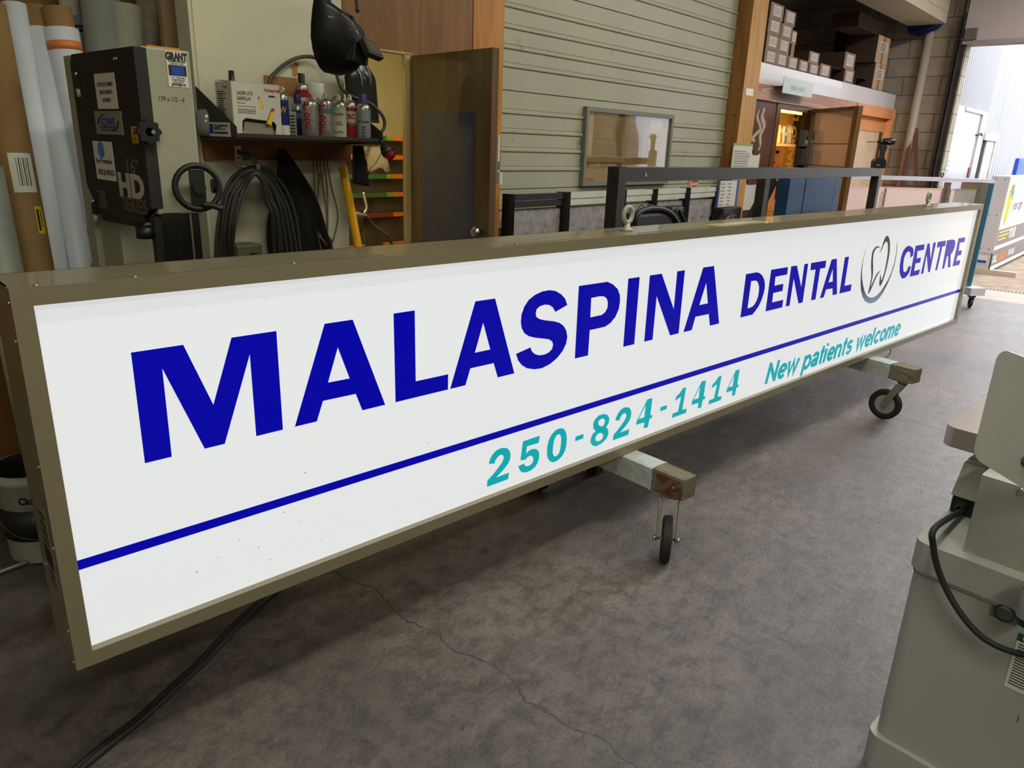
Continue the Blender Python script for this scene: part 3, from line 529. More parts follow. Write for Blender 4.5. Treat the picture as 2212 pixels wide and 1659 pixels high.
# ------------------------------------------------------------------ wooden dollies that carry it
m_oldwood = wood('weathered_beam', (84, 78, 58), (128, 122, 98), .85, 'Y', 10)
m_rust = mat('rusty_side_plate', (104, 92, 74), .75, .3, var=.2, scale=10, dirt=((98, 50, 22), .42, 24), bump=.2)
m_wrap = mat('clear_stretch_wrap', (172, 176, 172), .22, var=.18, scale=9, bump=.7, bscale=22, coat=.5)
m_castsil = mat('galvanised_fork', (150, 146, 128), .4, .6, var=.3, dirt=((120, 62, 24), .66, 7))
def dolly(A, B, label, wheelrot, rusty):
    # A = front end centre on floor (under beam end), B = far end
    A = Vector(A); B = Vector(B); L = (B-A).length; ang = math.atan2((B-A).y, (B-A).x)
    d = thing('sign_dolly', label, 'dolly', A, ang, 'sign dollies under the lit sign')
    zt, h, w = .3705, .092, .045
    q = MB(); q.box((0, -w, zt-h), (L, w, zt), bev=.004); part('beam', q, wood('weathered_beam_x', (88, 82, 64), (122, 116, 96), .85, 'X', 34), d, True)
    if rusty:
        q = MB(); q.i = 0; q.box((.004, w, zt-h+.004), (.13, w+.003, zt-.012)); q.i = 1; q.lathe([(.0, .004), (.006, .003), (.007, 0)], 14, frame((.045, w+.003, zt-.05), (-1, 0, 0), (0, 0, 1))); part('side_plate', q, [m_rust, m_chrome], d, True)
    q = MB(); x0 = .15
    q.prism([(-w-.005, zt-h-.003), (w+.005, zt-h-.004), (w+.007, zt-.003), (w-.004, zt+.0018), (-w+.004, zt+.0018), (-w-.006, zt-.004)], L-2*x0, frame((x0, 0, 0), (0, 1, 0), (0, 0, 1)))
    q.prism([(-w-.008, zt-h-.006), (w+.008, zt-h-.006), (w+.008, zt-.002), (w-.004, zt+.0022), (-w+.004, zt+.0022), (-w-.008, zt-.002)], .012, frame((x0, 0, 0), (0, 1, 0), (0, 0, 1)))
    part('plastic_wrap', q, m_wrap, d, True)
    for e, (cx, rot) in enumerate(((.085, wheelrot), (L-.085, wheelrot+.7))):
        Mr = Matrix.Translation((cx, 0, 0)) @ Matrix.Rotation(rot, 4, 'Z'); R = .098
        q = MB(); q.box((-.055, -.043, zt-h-.006), (.055, .043, zt-h), Matrix.Translation((cx, 0, 0)) @ Matrix.Rotation(rot*0, 4, 'Z'))
        q.cyl(Mr @ Vector((0, 0, zt-h-.006)), Mr @ Vector((0, 0, zt-h-.022)), .03, .026)
        off = -.07; zc = R
        for s in (-1, 1):
            q.tube([Mr @ Vector((.0, s*.022, zt-h-.02)), Mr @ Vector((.0, s*.036, zt-h-.03)), Mr @ Vector((off*.5, s*.038, .18)), Mr @ Vector((off, s*.038, zc))], .004, n=6)
            q.prism([(.03, zt-h-.025), (-.022, zt-h-.025), (off-.018, zc+.01), (off-.008, zc-.016), (off+.012, zc-.014), (off+.024, zc+.02)], .003, Mr @ frame((0, s*.038+.0015, 0), (1, 0, 0), (0, 0, 1)))
        c = part('caster', q, m_castsil, d, True)
        q = MB(); Mw = Mr @ Matrix.Translation((off, 0, zc)) @ Matrix.Rotation(PI/2, 4, 'X')
        pr = [(R-.036, -.017), (R-.014, -.020)] + [(R-.004 + (.0035 if k % 2 else 0), -.015+.0033*k) for k in range(10)] + [(R-.014, .020), (R-.036, .017)]
        q.lathe(pr, 40, Mw); part('tyre', q, m_rubber, c, True)
        q = MB(); q.lathe([(0, -.012), (R-.05, -.010), (R-.037, -.018), (R-.036, 0), (R-.037, .018), (R-.05, .010), (0, .012)], 32, Mw); part('wheel_rim', q, mat('grey_rim', (150, 150, 142), .5), c, True)
        q = MB(); q.cyl(Mw @ Vector((0, 0, -.05)), Mw @ Vector((0, 0, .05)), .006, n=12); q.cyl(Mw @ Vector((0, 0, -.052)), Mw @ Vector((0, 0, -.042)), .011, n=6); q.cyl(Mw @ Vector((0, 0, .042)), Mw @ Vector((0, 0, .052)), .011, n=6); part('axle', q, m_chrome, c, True)
    return d
def beamend(px_, zt=.372): v = pZ(px_[0], px_[1], zt); return Vector((v.x, v.y, 0))
# near dolly: beam end top centre and a point further up the beam
e1 = (beamend((1485, 1035))+beamend((1500, 1028)))/2; e1b = beamend((1380, 985)); dr = (e1b-e1).normalized()
dolly(e1, e1+dr*1.0, 'near wooden dolly with rusty plate and side-on thin wheel under the lit sign', -.94, True)
e2 = beamend((1985, 797)); e2b = beamend((1905, 776)); dr2 = (e2b-e2).normalized()
dolly(e2, e2+dr2*1.0, 'far wooden dolly with big black wheel seen flat under the lit sign', PI+.2, False)
# ------------------------------------------------------------------ black steel shelf on the white wall and what stands on it
SHF = 2.62
pa = pY(508.5, 284, SHF); pb = pY(827, 302, SHF); shz = (pY(508, 299, SHF).z+pY(827, 312, SHF).z)/2+.004
sx0, sx1 = pY(430, 250, YB-.01).x, pb.x
m_sh = mat('black_shelf_steel', (50, 46, 42), .45, .2, var=.15)
sh = thing('wall_shelf', 'black steel shelf with triangular end brackets on the white wall', 'shelf', ((sx0+sx1)/2, YB, shz))
q = MB(); q.box((sx0, SHF, shz), (sx1, YB-.001, shz+.003)); q.box((sx0, SHF, shz-.002), (sx1, SHF+.003, (pa.z+pb.z)/2)); part('shelf_board', q, m_sh, sh)
for x in (sx0, sx1-.003):
    q = MB(); zt = pY(422, 186, YB).z
    M_ = frame((x+.003, YB-.001, 0), (0, -1, 0), (0, 0, 1)); q.prism([(0, shz-.015), (YB-SHF-.0, shz-.002), (YB-SHF, shz+.04), (.0, zt)], .003, M_)
    part('end_bracket', q, m_sh, sh)
q = MB()
q.cyl((sx0+.03, SHF-.003, shz+.022), (sx0+.03, SHF, shz+.022), .005, n=8); part('bolt', q, m_chrome, sh)
# printed sticker on the left bracket
def sticker(parent, name, M_, w, h, fn, back, mats=None, label=None):
    q = MB(); q.i = 0; q.box((0, 0, 0), (w, h, .0006), M_); q.i = 1
    fn(q, lambda x, y, dz=.0008: M_ @ Matrix.Translation((x, y, dz)))
    return part(name, q, [back, m_ink, m_navy, m_red, m_yel, m_orange, m_green] if mats is None else mats, parent, False, label)
def lines(q, T, x0, y0, w, n, dy, t=.4):
    for k in range(n): q.box((0, 0, 0), (w*random.uniform(.6, 1), dy*t, .0003), T(x0, y0-k*dy))
def gst(q, T):
    q.i = 2; q.box((0, 0, 0), (.035, .034, .0003), T(.006, .01)); q.i = 1; q.text('GRANT', .026, T(.046, .024), off=.04, sx=.62); q.text('ILLUMINATED SIGNS', .012, T(.092, .034), off=.02, sx=.5); q.text('SINCE 1972', .011, T(.094, .022), sx=.7); q.box((0, 0, 0), (.10, .007, .0003), T(.046, .01))
sticker(sh, 'shop_sticker', frame((sx0-.0008, pX(452, 294, sx0).y, pX(452, 294, sx0).z), (0, -1, 0), (0, 0, 1)), .165, .05, gst, m_paper)
# batten and hook below
zb0, zb1 = pY(440, 345, YB-.03).z, shz-.004
q = MB(); q.box((pY(436, 320, YB).x, YB-.022, zb0), (pY(752, 340, YB).x, YB-.001, zb1)); solo('wall_batten', q, wood('batten_fir', (112, 66, 34), (136, 84, 46), .6, 'X', 8), 'reddish wooden batten fixed to the wall under the black shelf', 'batten')
hk = pY(516, 335, YB-.03)
q = MB(); q.box((hk.x-.014, YB-.026, hk.z-.04), (hk.x+.014, YB-.0225, hk.z+.035)); q.box((hk.x-.014, YB-.075, hk.z-.044), (hk.x+.014, YB-.0225, hk.z-.04))
q.i = 1; q.cyl((hk.x, YB-.028, hk.z+.018), (hk.x, YB-.026, hk.z+.018), .005, n=8); q.cyl((hk.x, YB-.028, hk.z-.01), (hk.x, YB-.026, hk.z-.01), .005, n=8)
solo('angle_bracket', q, [mat('pinkish_zinc', (214, 196, 184), .5), m_black], 'small zinc angle bracket screwed to the batten', 'bracket')
# cans
def can(nm, label, cx, cy, r, h, body, bands, capkind, text=None, tmat=None, group='spray cans on the black shelf', toff=0, txt2=None):
    z0 = shz+.003; t = thing(nm, label, 'spray can' if 'can' in nm else 'jar', (cx, cy, z0), 0, group)
    mats = [body, m_alu]+[b[2] for b in bands]
    zz = sorted({0, .004, h-.030}|{v for b in bands for v in b[:2]}); prof = [(0, 0), (r*.92, 0), (r, .004)]; cols = [1, 1]
    for a, c in zip(zz[1:], zz[2:]):
        prof.append((r, c)); mi = 0
        for k, b in enumerate(bands):
            if a >= b[0]-1e-6 and c <= b[1]+1e-6: mi = 2+k
        cols.append(mi)
    prof += [(r*1.0, h-.024), (r*.93, h-.015), (r*.72, h-.007), (r*.5, h-.003), (r*.42, h)]; cols += [1, 1, 1, 1, 1]; prof.append((0, h)); cols.append(1)
    q = MB(); q.lathe(prof, 28, Matrix.Translation((cx, cy, z0)), cols); b = part('body', q, mats, t)
    q = MB(); Tm = Matrix.Translation((cx, cy, z0+h))
    if capkind[0] == 'cap': q.lathe([(r*.55, -.012), (r*.55, .03), (r*.5, .034), (0, .034)], 20, Tm); cm = capkind[1]
    elif capkind[0] == 'bigcap': q.lathe([(r*.98, -.03), (r*.98, .03), (r*.93, .036), (0, .036)], 28, Tm); cm = capkind[1]
    else: q.lathe([(r*.3, -.004), (r*.3, .006), (r*.17, .008), (r*.17, .02), (0, .021)], 14, Tm); q.box((-.004, -.012, .006), (.004, 0, .016), Tm); cm = capkind[1]
    part('cap' if 'cap' in capkind[0] else 'nozzle', q, cm, t)
    if text:
        q = MB(); d = Vector((cx, cy)).normalized(); n_ = Vector((-d.x, -d.y, 0)); xd = Vector((-n_.y, n_.x, 0))
        for s, sz, zc, vert in text:
            M_ = frame((0, 0, 0), xd, (0, 0, 1)) if not vert else frame((0, 0, 0), (0, 0, 1), -xd)
            M_ = M_.copy(); M_.translation = Vector((cx, cy, z0+zc)) + n_*(r+.0012)
            b0 = len(q.b.verts); q.text(s, sz, M_, off=.03, align='CENTER', sx=.8, h=.0004)
            q.b.verts.ensure_lookup_table()
            for v in q.b.verts[b0:]:     # wrap around the can
                rel = v.co-Vector((cx, cy, v.co.z)); sx_ = rel.dot(xd); a = sx_/r
                v.co = Vector((cx, cy, v.co.z)) + (n_*math.cos(a)+xd*math.sin(a))*(r+.0008)
        part('print', q, tmat or m_ink, t)
    return t
def cpx(x0, x1, Y, ytop):
    a = pY(x0, 250, Y); b = pY(x1, 250, Y); c = (a+b)/2; w = math.hypot(b.x-a.x, 0)*1.0/2; zt = pY((x0+x1)/2, ytop, Y).z
    return c.x, Y, min(.0325, w), zt-shz-.003
mc_blue = mat('can_blue', (18, 26, 92), .3, var=.05); mc_sil = mat('can_silver', (150, 150, 142), .28, .6, var=.2, scale=40); mc_cream = mat('can_cream', (176, 172, 150), .4, var=.05); mc_red = mat('can_red', (120, 14, 22), .35, var=.05)
mc_grey = mat('can_grey_blue', (130, 136, 140), .35, .2, var=.05); mc_teal = mat('can_teal', (60, 100, 100), .4); mc_white = mat('can_white', (200, 198, 188), .4, var=.04); mc_capb = mat('cap_blue', (44, 44, 110), .4); mc_blk = m_black
x, y, r, h = cpx(601, 624, 2.70, 199); can('spray_can', 'blue spray can with yellow shield right beside the white carton', x, y, r*.92, h, mc_blue, [(.012, .05, mc_white)], ('nozzle', mc_white), [('W', .03, h-.075, False)], m_yel)
x, y, r, h = cpx(632, 656, 2.80, 222); can('spray_can', 'blue spray can mostly hidden behind the silver can and small carton', x, y, r, h, mc_blue, [(h-.06, h-.04, mc_teal)], ('cap', mc_blue))
x, y, r, h = cpx(642, 668, 2.85, 178); can('spray_can', 'tall red and white spray can with black cap, at the back', x, y, r*.9, h, mc_red, [(.06, h-.06, mc_white)], ('cap', mc_blk), [('CRC', .034, h-.10, False), ('Brakleen', .018, h-.135, False)], m_red)
x, y, r, h = cpx(651, 687, 2.67, 213); can('spray_can', 'dented silver spray can with red nozzle and red disc', x, y, r, h, mc_sil, [], ('nozzle', m_red), [('moovit', .045, .085, True)], m_red)
x, y, r, h = cpx(684, 720, 2.69, 212); can('spray_can', 'silver and teal spray can with large red vertical word', x, y, r*.96, h, mc_sil, [(h-.06, h-.04, mc_teal)], ('nozzle', mc_white), [('moovit', .05, .08, True)], m_red)
x, y, r, h = cpx(717, 746, 2.70, 216); can('spray_can', 'cream labelled spray can between the silver can and red can', x, y, r*.95, h, mc_cream, [], ('nozzle', mc_white), [('DANGER', .012, h-.06, False), ('ooo', .014, h-.09, False), ('lubricant', .012, .06, False), ('net 350 g', .012, .03, False)], mat('brown_print', (110, 100, 80), .6))
x, y, r, h = cpx(742, 769, 2.72, 216); can('spray_can', 'red spray can with pale label and white nozzle', x, y, r, h, mc_red, [(.065, h-.045, mat('can_pale_pink', (178, 158, 146), .4))], ('nozzle', mc_white), [('CRC', .026, h-.075, False), ('QD Electronic', .015, h-.098, False), ('Cleaner', .015, h-.114, False), ('Nettoyant', .015, h-.130, False), ('QD', .015, h-.146, False)], m_red)
x, y, r, h = cpx(767, 802, 2.68, 222); can('spray_can', 'grey blue spray can with blue cap, last on the right', x, y, r*.95, h, mc_grey, [], ('cap', mc_capb), [('Air Duster', .014, h-.08, False)]+[('lorem'.replace('lorem', 'IIIIIIII'), .009, h-.10-.012*k, False) for k in range(6)], m_ink)
x, y, r, h = cpx(666, 698, 2.84, 200); can('storage_jar', 'tall clear jar with big white lid behind the silver spray cans', x, y, min(r*1.25, .04), h, mc_white, [], ('bigcap', mat('lid_white', (205, 212, 200), .35)), group=None)
# plastic bag behind the cans
q = MB(); bc = pY(724, 205, 2.82); bc.z = shz+.12
q.grid(lambda u, v: bc + Vector((math.cos(2*PI*u), math.sin(2*PI*u)*.7, 0))*(.038*math.sin(PI*min(.999, v+.02))**.6*(1+.25*math.sin(9*u*2*PI/3+7*v))) + Vector((0, 0, -.117+.185*v)), 24, 12)
bmesh.ops.remove_doubles(q.b, verts=q.b.verts, dist=.0005)
solo('plastic_bag', q, mat('grey_plastic_bag', (120, 112, 96), .25, var=.3, alpha=.75, bump=.8, bscale=30), 'crumpled grey plastic bag behind the spray cans', 'bag')
# small tan carton and white earplug carton, clear goggles case
q = MB(); a = pY(622, 240, 2.72); q.box((a.x, 2.72, shz+.003), (a.x+.036, 2.78, a.z)); q.i = 1
for k in range(7): q.box((a.x+.006, 2.7195, a.z-.02-.012*k), (a.x+.028, 2.72, a.z-.014-.012*k))
solo('small_carton', q, [mat('tan_carton', (150, 142, 120), .8), m_ink], 'small tan carton behind the blue spray can', 'box')
A = pY(508, 284, 2.66); B = pY(604, 290, 2.66); D0 = pY(465, 260, 2.80)
bx0, bx1 = pY(504, 240, 2.66).x, pY(606, 240, 2.66).x; bzt = pY(556, 180, 2.66).z
bw, bh = bx1-bx0, bzt-shz-.003; bd = .115
cart = thing('earplug_carton', 'white earplug carton with torn opening and yellow plug pictures on the shelf', 'box', (bx0, 2.66, shz+.003))
mW = mat('white_carton', (196, 192, 178), .6, var=.04)
q = MB()
# front with ragged dispenser hole
hole = [(.13*bw/.2, .012), (.16*bw/.2, .10*bh/.2), (.145*bw/.2, .078*bh/.2), (.06*bw/.2, .085*bh/.2), (.045*bw/.2, .078*bh/.2), (.036*bw/.2, .06*bh/.2), (.034*bw/.2, .012)]
hole = [(.03*bw/.2, .008), (.172*bw/.2, .008), (.178*bw/.2, .05*bh/.2), (.168*bw/.2, .062*bh/.2), (.12*bw/.2, .066*bh/.2), (.05*bw/.2, .072*bh/.2), (.034*bw/.2, .062*bh/.2)]
FMc = frame((bx0, 2.66, shz+.003), (1, 0, 0), (0, 0, 1))
q.shape([[(0, 0), (bw, 0), (bw, bh), (0, bh)], hole], FMc, .002)
q.box((bx0-.002, 2.661, shz+.003), (bx0, 2.66+bd, bzt)); q.box((bx0+bw, 2.661, shz+.003), (bx0+bw+.002, 2.66+bd, bzt)); q.box((bx0, 2.66+bd, shz+.003), (bx1, 2.66+bd+.002, bzt)); q.box((bx0, 2.661, shz+.004), (bx1, 2.66+bd, shz+.006))
q.hexa([(bx0-.002, 2.659, bzt-.001), (bx1, 2.659, bzt-.004), (bx1, 2.66+bd, bzt-.001), (bx0-.002, 2.66+bd, bzt+.006), (bx0-.002, 2.659, bzt+.001), (bx1, 2.659, bzt-.002), (bx1, 2.66+bd, bzt+.001), (bx0-.002, 2.66+bd, bzt+.008)])
cb = part('carton', q, mW, cart)
q = MB(); q.hexa([(bx0+.035*bw/.2, 2.664, shz+.009), (bx0+.17*bw/.2, 2.664, shz+.009), (bx0+.17*bw/.2, 2.668, shz+.009), (bx0+.035*bw/.2, 2.668, shz+.009), (bx0+.05*bw/.2, 2.672, shz+.062*bh/.2), (bx0+.165*bw/.2, 2.672, shz+.057*bh/.2), (bx0+.165*bw/.2, 2.676, shz+.057*bh/.2), (bx0+.05*bw/.2, 2.676, shz+.062*bh/.2)])
q.box((bx0+.04, 2.68, shz+.006), (bx1-.01, 2.76, shz+.03)); part('dispenser_flap', q, mat('grey_card_inside', (128, 122, 110), .8), cart)
m_mag = mat('magenta_print', (150, 40, 90), .5)
q = MB(); Tc = lambda x, y, dz=.0012: FMc @ Matrix.Translation((x, y, dz))
s = bw/.2
q.i = 0; q.text('Honeywell', .019*s, Tc(.132*s, bh-.028*s), off=.03, sx=.85)
q.i = 1; q.text('LASER LITE', .018*s, Tc(.018*s, bh-.045*s), off=.02, sx=.75); q.text('EARPLUG', .018*s, Tc(.018*s, bh-.064*s), off=.02, sx=.75)
q.text('Multi-Color', .008*s, Tc(.018*s, bh-.077*s), sx=.9); q.text('Disposable Foam Earplugs', .008*s, Tc(.018*s, bh-.088*s), sx=.9)
for k in range(3): q.box((0, 0, 0), (.075*s, .0022, .0003), Tc(.018*s, bh-.098*s-.006*k))
q.box((0, 0, 0), (.06*s, .0015, .0003), Tc(.045*s, bh-.135*s)); q.box((0, 0, 0), (.028*s, .006, .0003), Tc(.15*s, bh-.047*s))
def plug(cx, cy, sc, ang):
    pts = [(-.5, -1), (-.42, -.3), (-.30, .2), (-.32, .7), (-.15, 1), (.15, 1), (.32, .7), (.30, .2), (.42, -.3), (.55, -1)]
    R = Matrix.Rotation(ang, 2); return [tuple(Vector((cx, cy))+R @ Vector((a*sc*.75, b*sc))) for a, b in pts]
q.i = 2; q.shape([plug(.114*s, bh-.068*s, .021*s, .35)], Tc(0, 0, .0011), .0003); q.shape([plug(.155*s, bh-.118*s, .034*s, -.38)], Tc(0, 0, .0011), .0003)
q.i = 3; q.shape([plug(.1145*s, bh-.070*s, .017*s, .35)], Tc(0, 0, .0015), .0003); q.shape([plug(.155*s, bh-.122*s, .026*s, -.38)], Tc(0, 0, .0015), .0003)
part('carton_print', q, [m_red, m_ink, m_mag, m_yel], cb)
q = MB(); SM = frame((bx0-.0025, 2.66+bd, shz+.003), (0, -1, 0), (0, 0, 1))
for k in range(16): q.box((0, 0, 0), (.06*random.uniform(.6, 1), .0028, .0003), SM @ Matrix.Translation((.015, bh-.035-.0078*k, .0005)))
q.i = 1; q.text('Honeywell', .008, SM @ Matrix.Translation((.06, bh-.02, .0008)), off=.02, sx=.8); part('side_print', q, [m_ink, m_red], cb)
q = MB(); a = pY(452, 210, 2.80); q.lathe([(0, 0), (.035, 0), (.04, .03), (.036, .08), (.02, .095), (0, .098)], 24, Matrix.Translation((a.x+.004, 2.85, shz+.003)))
solo('dust_cup', q, mat('clear_grey_plastic', (140, 142, 138), .15, trans=.35, var=.1), 'clear grey plastic cup behind the bracket left of the white carton', 'cup')
q = MB(); a = pY(506, 168, 2.83); q.lathe([(0, 0), (.02, 0), (.02, bh-.01), (.012, bh+.01), (.01, bh+.05), (0, bh+.05)], 16, Matrix.Translation((a.x, 2.85, shz+.003)))
solo('glue_bottle', q, m_black, 'black nozzled bottle peeking over the white carton', 'bottle')
# posted paper with brown surround and yellow arrow on the wall
def poster(name, label, cat, c, M_, w, h, fn=None, back=m_paper, mats=None):
    q = MB(); q.i = 0; q.box((0, 0, 0), (w, h, .0015), M_); q.i = 1
    if fn: fn(q, lambda x, y, dz=.0018: M_ @ Matrix.Translation((x, y, dz)))
    return solo(name, q, mats or [back, m_ink, m_navy, m_red, m_yel, m_orange, m_green], label, cat)
a = pY(569, 168, YB); b = pY(641, 168, YB)
def pf(q, T):
    q.i = 2; q.box((0, 0, 0), (b.x-a.x-.03, .17, .0004), T(.014, .0)); q.i = 1; lines(q, T, .03, .15, .08, 3, .008)
poster('framed_notice', 'white paper with brown border pinned behind the cans', 'notice', None, frame((a.x, YB-.0015, shz), (1, 0, 0), (0, 0, 1)), b.x-a.x, pY(600, 165, YB).z-shz, pf, None, [mat('brown_surround', (142, 104, 52), .7), m_ink, mat('aged_paper', (168, 162, 138), .8)])
q = MB(); a = pY(636, 150, YB); q.shape([[(-.018, .012), (-.003, .012), (.006, .03), (.022, .022), (.012, 0), (.016, -.012), (.004, -.03), (-.012, -.022), (-.01, -.004)]], frame((a.x, YB-.001, a.z), (1, 0, 0), (0, 0, 1)), .001); solo('arrow_sticker', q, mat('gold_sticker', (165, 118, 20), .6), 'small gold arrow sticker on the white wall above the cans', 'sticker')
# hose arching over the shelf
q = MB(); P = [pY(x, y, Y) for x, y, Y in ((575, 262, 2.84), (580, 185, 2.86), (596, 155, 2.87), (630, 130, 2.87), (665, 122, 2.87), (700, 132, 2.85), (724, 155, 2.82), (738, 190, 2.80), (760, 208, 2.76), (800, 224, 2.74), (826, 250, 2.72), (830, 275, 2.72), (812, 292, 2.72))]
P[0].z = shz+.02; P[-1].z = shz+.02
q.tube(P, .0075, n=10, smooth=5); solo('air_hose', q, mat('dark_grey_hose', (62, 60, 54), .5), 'dark grey hose arching from the shelf over the spray cans', 'hose')

# ------------------------------------------------------------------ welding helmets
cH = pY(738, 84, 2.55)
t = thing('welding_helmet', 'black welding helmet with flip-up lens hanging by its strap', 'helmet', cH)
# shell: a curved shield, rim open to the back, chin lowest; built from horizontal sections
X = Vector((.92, .38, -.08)).normalized(); Y_ = Vector((.42, -.90, -.12)).normalized(); Z = X.cross(Y_).normalized()
if Z.z < 0: Z = -Z
secs = [(.095, .122, .10), (.08, .126, .12), (.045, .130, .132), (.0, .130, .138), (-.04, .124, .133), (-.075, .106, .116), (-.103, .082, .09), (-.122, .052, .055), (-.130, .015, .02)]
def hsh(u, v):
    k = v*(len(secs)-1); i = min(int(k), len(secs)-2); f = k-i
    z = secs[i][0]*(1-f)+secs[i+1][0]*f; w = secs[i][1]*(1-f)+secs[i+1][1]*f; d = secs[i][2]*(1-f)+secs[i+1][2]*f
    a = (u-.5)*PI
    tilt = .03*(1-v)*math.sin(a)*-1
    return cH + X*(w*math.sin(a)) + Y_*(d*math.cos(a)-.05) + Z*(z-.03*math.cos(a)*(1-v)+tilt)
q = MB(); q.grid(hsh, 36, 24, thick=.003); shl = part('shell', q, mat('helmet_black', (24, 23, 21), .42, var=.15, coat=.2), t)
LM = Matrix((X, Y_, Z)).transposed().to_4x4(); LM.translation = cH + Y_*.085 - Z*.035 - X*.005
q = MB(); q.box((-.052, -.03, -.042), (.052, .010, .035), LM, bev=.004); part('lens_housing', q, m_black, t)
q = MB(); L2 = LM @ Matrix.Translation((.010, .012, .030)) @ Matrix.Rotation(.62, 4, 'X')
q.box((-.054, 0, -.062), (.054, .026, .0), L2, bev=.003); q.i = 1; q.box((-.044, .0262, -.052), (.044, .0272, -.008), L2); part('flip_lens', q, [m_black, mat('lens_glass', (62, 64, 50), .12, var=.05)], t)
for s_ in (-1, 1):
    q = MB(); q.cyl(cH+X*.092*s_+Z*.09-Y_*.03, cH+X*.112*s_+Z*.09-Y_*.03, .013, n=14); part('knob', q, m_black, t)
q = MB(); hkp = Vector((pY(722, -25, 2.86).x, 2.86, pY(722, -25, 2.86).z))
for a_, b_ in (((708, 12), (712, -30)), ((772, 24), (760, -30))):
    A_ = pY(a_[0], a_[1], 2.56); B_ = pY(b_[0], b_[1], 2.70); q.tube([A_, (A_+B_)/2+Vector((.006, 0, 0)), B_], .008, n=8, smooth=4)
q.tube([pY(712, -30, 2.70), pY(735, -44, 2.78), pY(760, -30, 2.70)], .008, n=8); q.tube([cH+X*.09+Z*.10-Y_*.03, cH-Y_*.08+Z*.10, cH-X*.09+Z*.11-Y_*.03], .007, n=8)
part('headband', q, mat('headband', (44, 42, 40), .6), t)
q = MB(); q.cyl(Vector((hkp.x+.02, 2.76, hkp.z+.0)), Vector((hkp.x+.02, YB, hkp.z-.01)), .005); q.cyl(Vector((hkp.x+.02, 2.76, hkp.z)), Vector((hkp.x+.02, 2.758, hkp.z+.02)), .005); solo('coat_hook', q, m_dsteel, 'steel peg holding up the hanging helmet', 'hook')
c2 = pY(778, 200, 2.84)
q = MB()
def sh2(u, v):
    a = (u-.5)*PI*.9; w = .085; 
    top = 1-.5*max(0, .25-v)/.25
    return c2 + Vector((w*math.sin(a)*top*1.0, -.05*math.cos(a)*top, .125-.25*v)) + Vector((.02*(v-.5), 0, 0))
q.grid(sh2, 22, 14, thick=.003)
t2 = thing('face_shield', 'dark grey curved shield hanging below the black helmet', 'shield', c2)
part('shell', q, mat('shield_dark', (56, 56, 54), .35, var=.2, coat=.3), t2)
q = MB(); q.tube([c2+Vector((-.05, -.045, .10)), c2+Vector((-.035, -.055, .06)), c2+Vector((-.03, -.055, .02))], .003, n=6); q.tube([c2+Vector((.0, -.05, .11)), c2+Vector((.012, -.058, .07)), c2+Vector((.014, -.058, .03))], .003, n=6); part('wire_clip', q, m_alu, t2)

# ------------------------------------------------------------------ below the shelf: hoses, jacket, ropes, pipe, apron, lamp
q = MB()
for k in range(7):
    o = k*.010; r_ = .0075
    pts = [(468+6*k, 575, 2.80), (470+k*6, 500, 2.80-o), (480+k*6, 430, 2.80-o), (503+k*5, 385+k*3, 2.80-o), (542+k*1, 360+k*3, 2.78-o), (578-k*2, 370+k*4, 2.79-o), (612-k*6, 410+k*4, 2.80-o), (640-k*9, 470, 2.80-o), (655-k*10, 575, 2.80)]
    q.tube([pY(p[0]+random.uniform(-4, 4), p[1]+random.uniform(-2, 2), p[2]-.03) for p in pts], r_, n=10, smooth=5)
solo('welding_cables', q, mat('thick_black_cable', (40, 38, 34), .55, var=.2), 'loop of thick black cables hung on a strap below the shelf', 'cable', pY(545, 575, 2.80))
q = MB(); a = pY(543, 352, 2.76); q.tube([a+Vector((0, .09, .035)), a+Vector((0, .0, .02)), a+Vector((0, -.05, -.015)), a+Vector((0, -.03, -.03))], .009, n=8); solo('cable_strap', q, mat('grey_strap', (74, 74, 68), .6), 'grey strap holding the looped black cables', 'strap')
# jacket
jt = pY(612, 322, 2.83)
q = MB()
def jk(u, v):
    w = .02+.13*v**.8; x = (u-.5)*2*w + .05*v + .012*math.sin(7*v+5*u); y = .022*math.sin(u*PI*5+2*v)*(.3+v*.6)
    return jt + Vector((x*1.15+.02*v, y, -.48*v))
q.grid(jk, 30, 20, thick=.006); jk_ = solo('work_jacket', q, mat('black_canvas', (30, 26, 22), .85, var=.25, bump=.3), 'black canvas work jacket hanging under the shelf', 'jacket')
q = MB()
for k in range(5):
    x0, y0 = 676+7*k, 328+k*2; q.tube([pY(x0, y0, 2.85), pY(x0+3+2*k, 400, 2.85), pY(x0+6+5*k-(10 if k % 2 else 0), 470, 2.85), pY(690+6*k, 520+5*k, 2.84), pY(700+4*k, 575, 2.84)], .0035, n=6)
for k in range(4): q.tube([pY(700+3*k, 512+4*k, 2.83)+Vector((.02*math.cos(a), -.008*math.sin(2*a), .014*math.sin(a))) for a in (0, 1.2, 2.4, 3.6, 4.8)], .0045, n=6, closed=True)
q.lathe([(0, 0), (.008, .003), (.01, .012), (.006, .022), (0, .025)], 12, Matrix.Translation(pY(694, 385, 2.85)))
solo('rope', q, mat('grey_cord', (92, 84, 66), .8), 'knotted grey cords hanging beside the black jacket', 'rope')
bxp = pY(541, 545, 2.80)
q = MB(); q.box((bxp.x-.055, 2.80, bxp.z-.12), (bxp.x+.055, YB-.002, bxp.z+.03), bev=.006); q.i = 1; q.cyl((bxp.x+.01, 2.80, bxp.z-.02), (bxp.x+.01, 2.785, bxp.z-.02), .018); solo('outlet_box', q, [mat('cast_box', (104, 100, 88), .5, .3), m_black], 'grey cast outlet box low on the wall behind the cables', 'outlet')
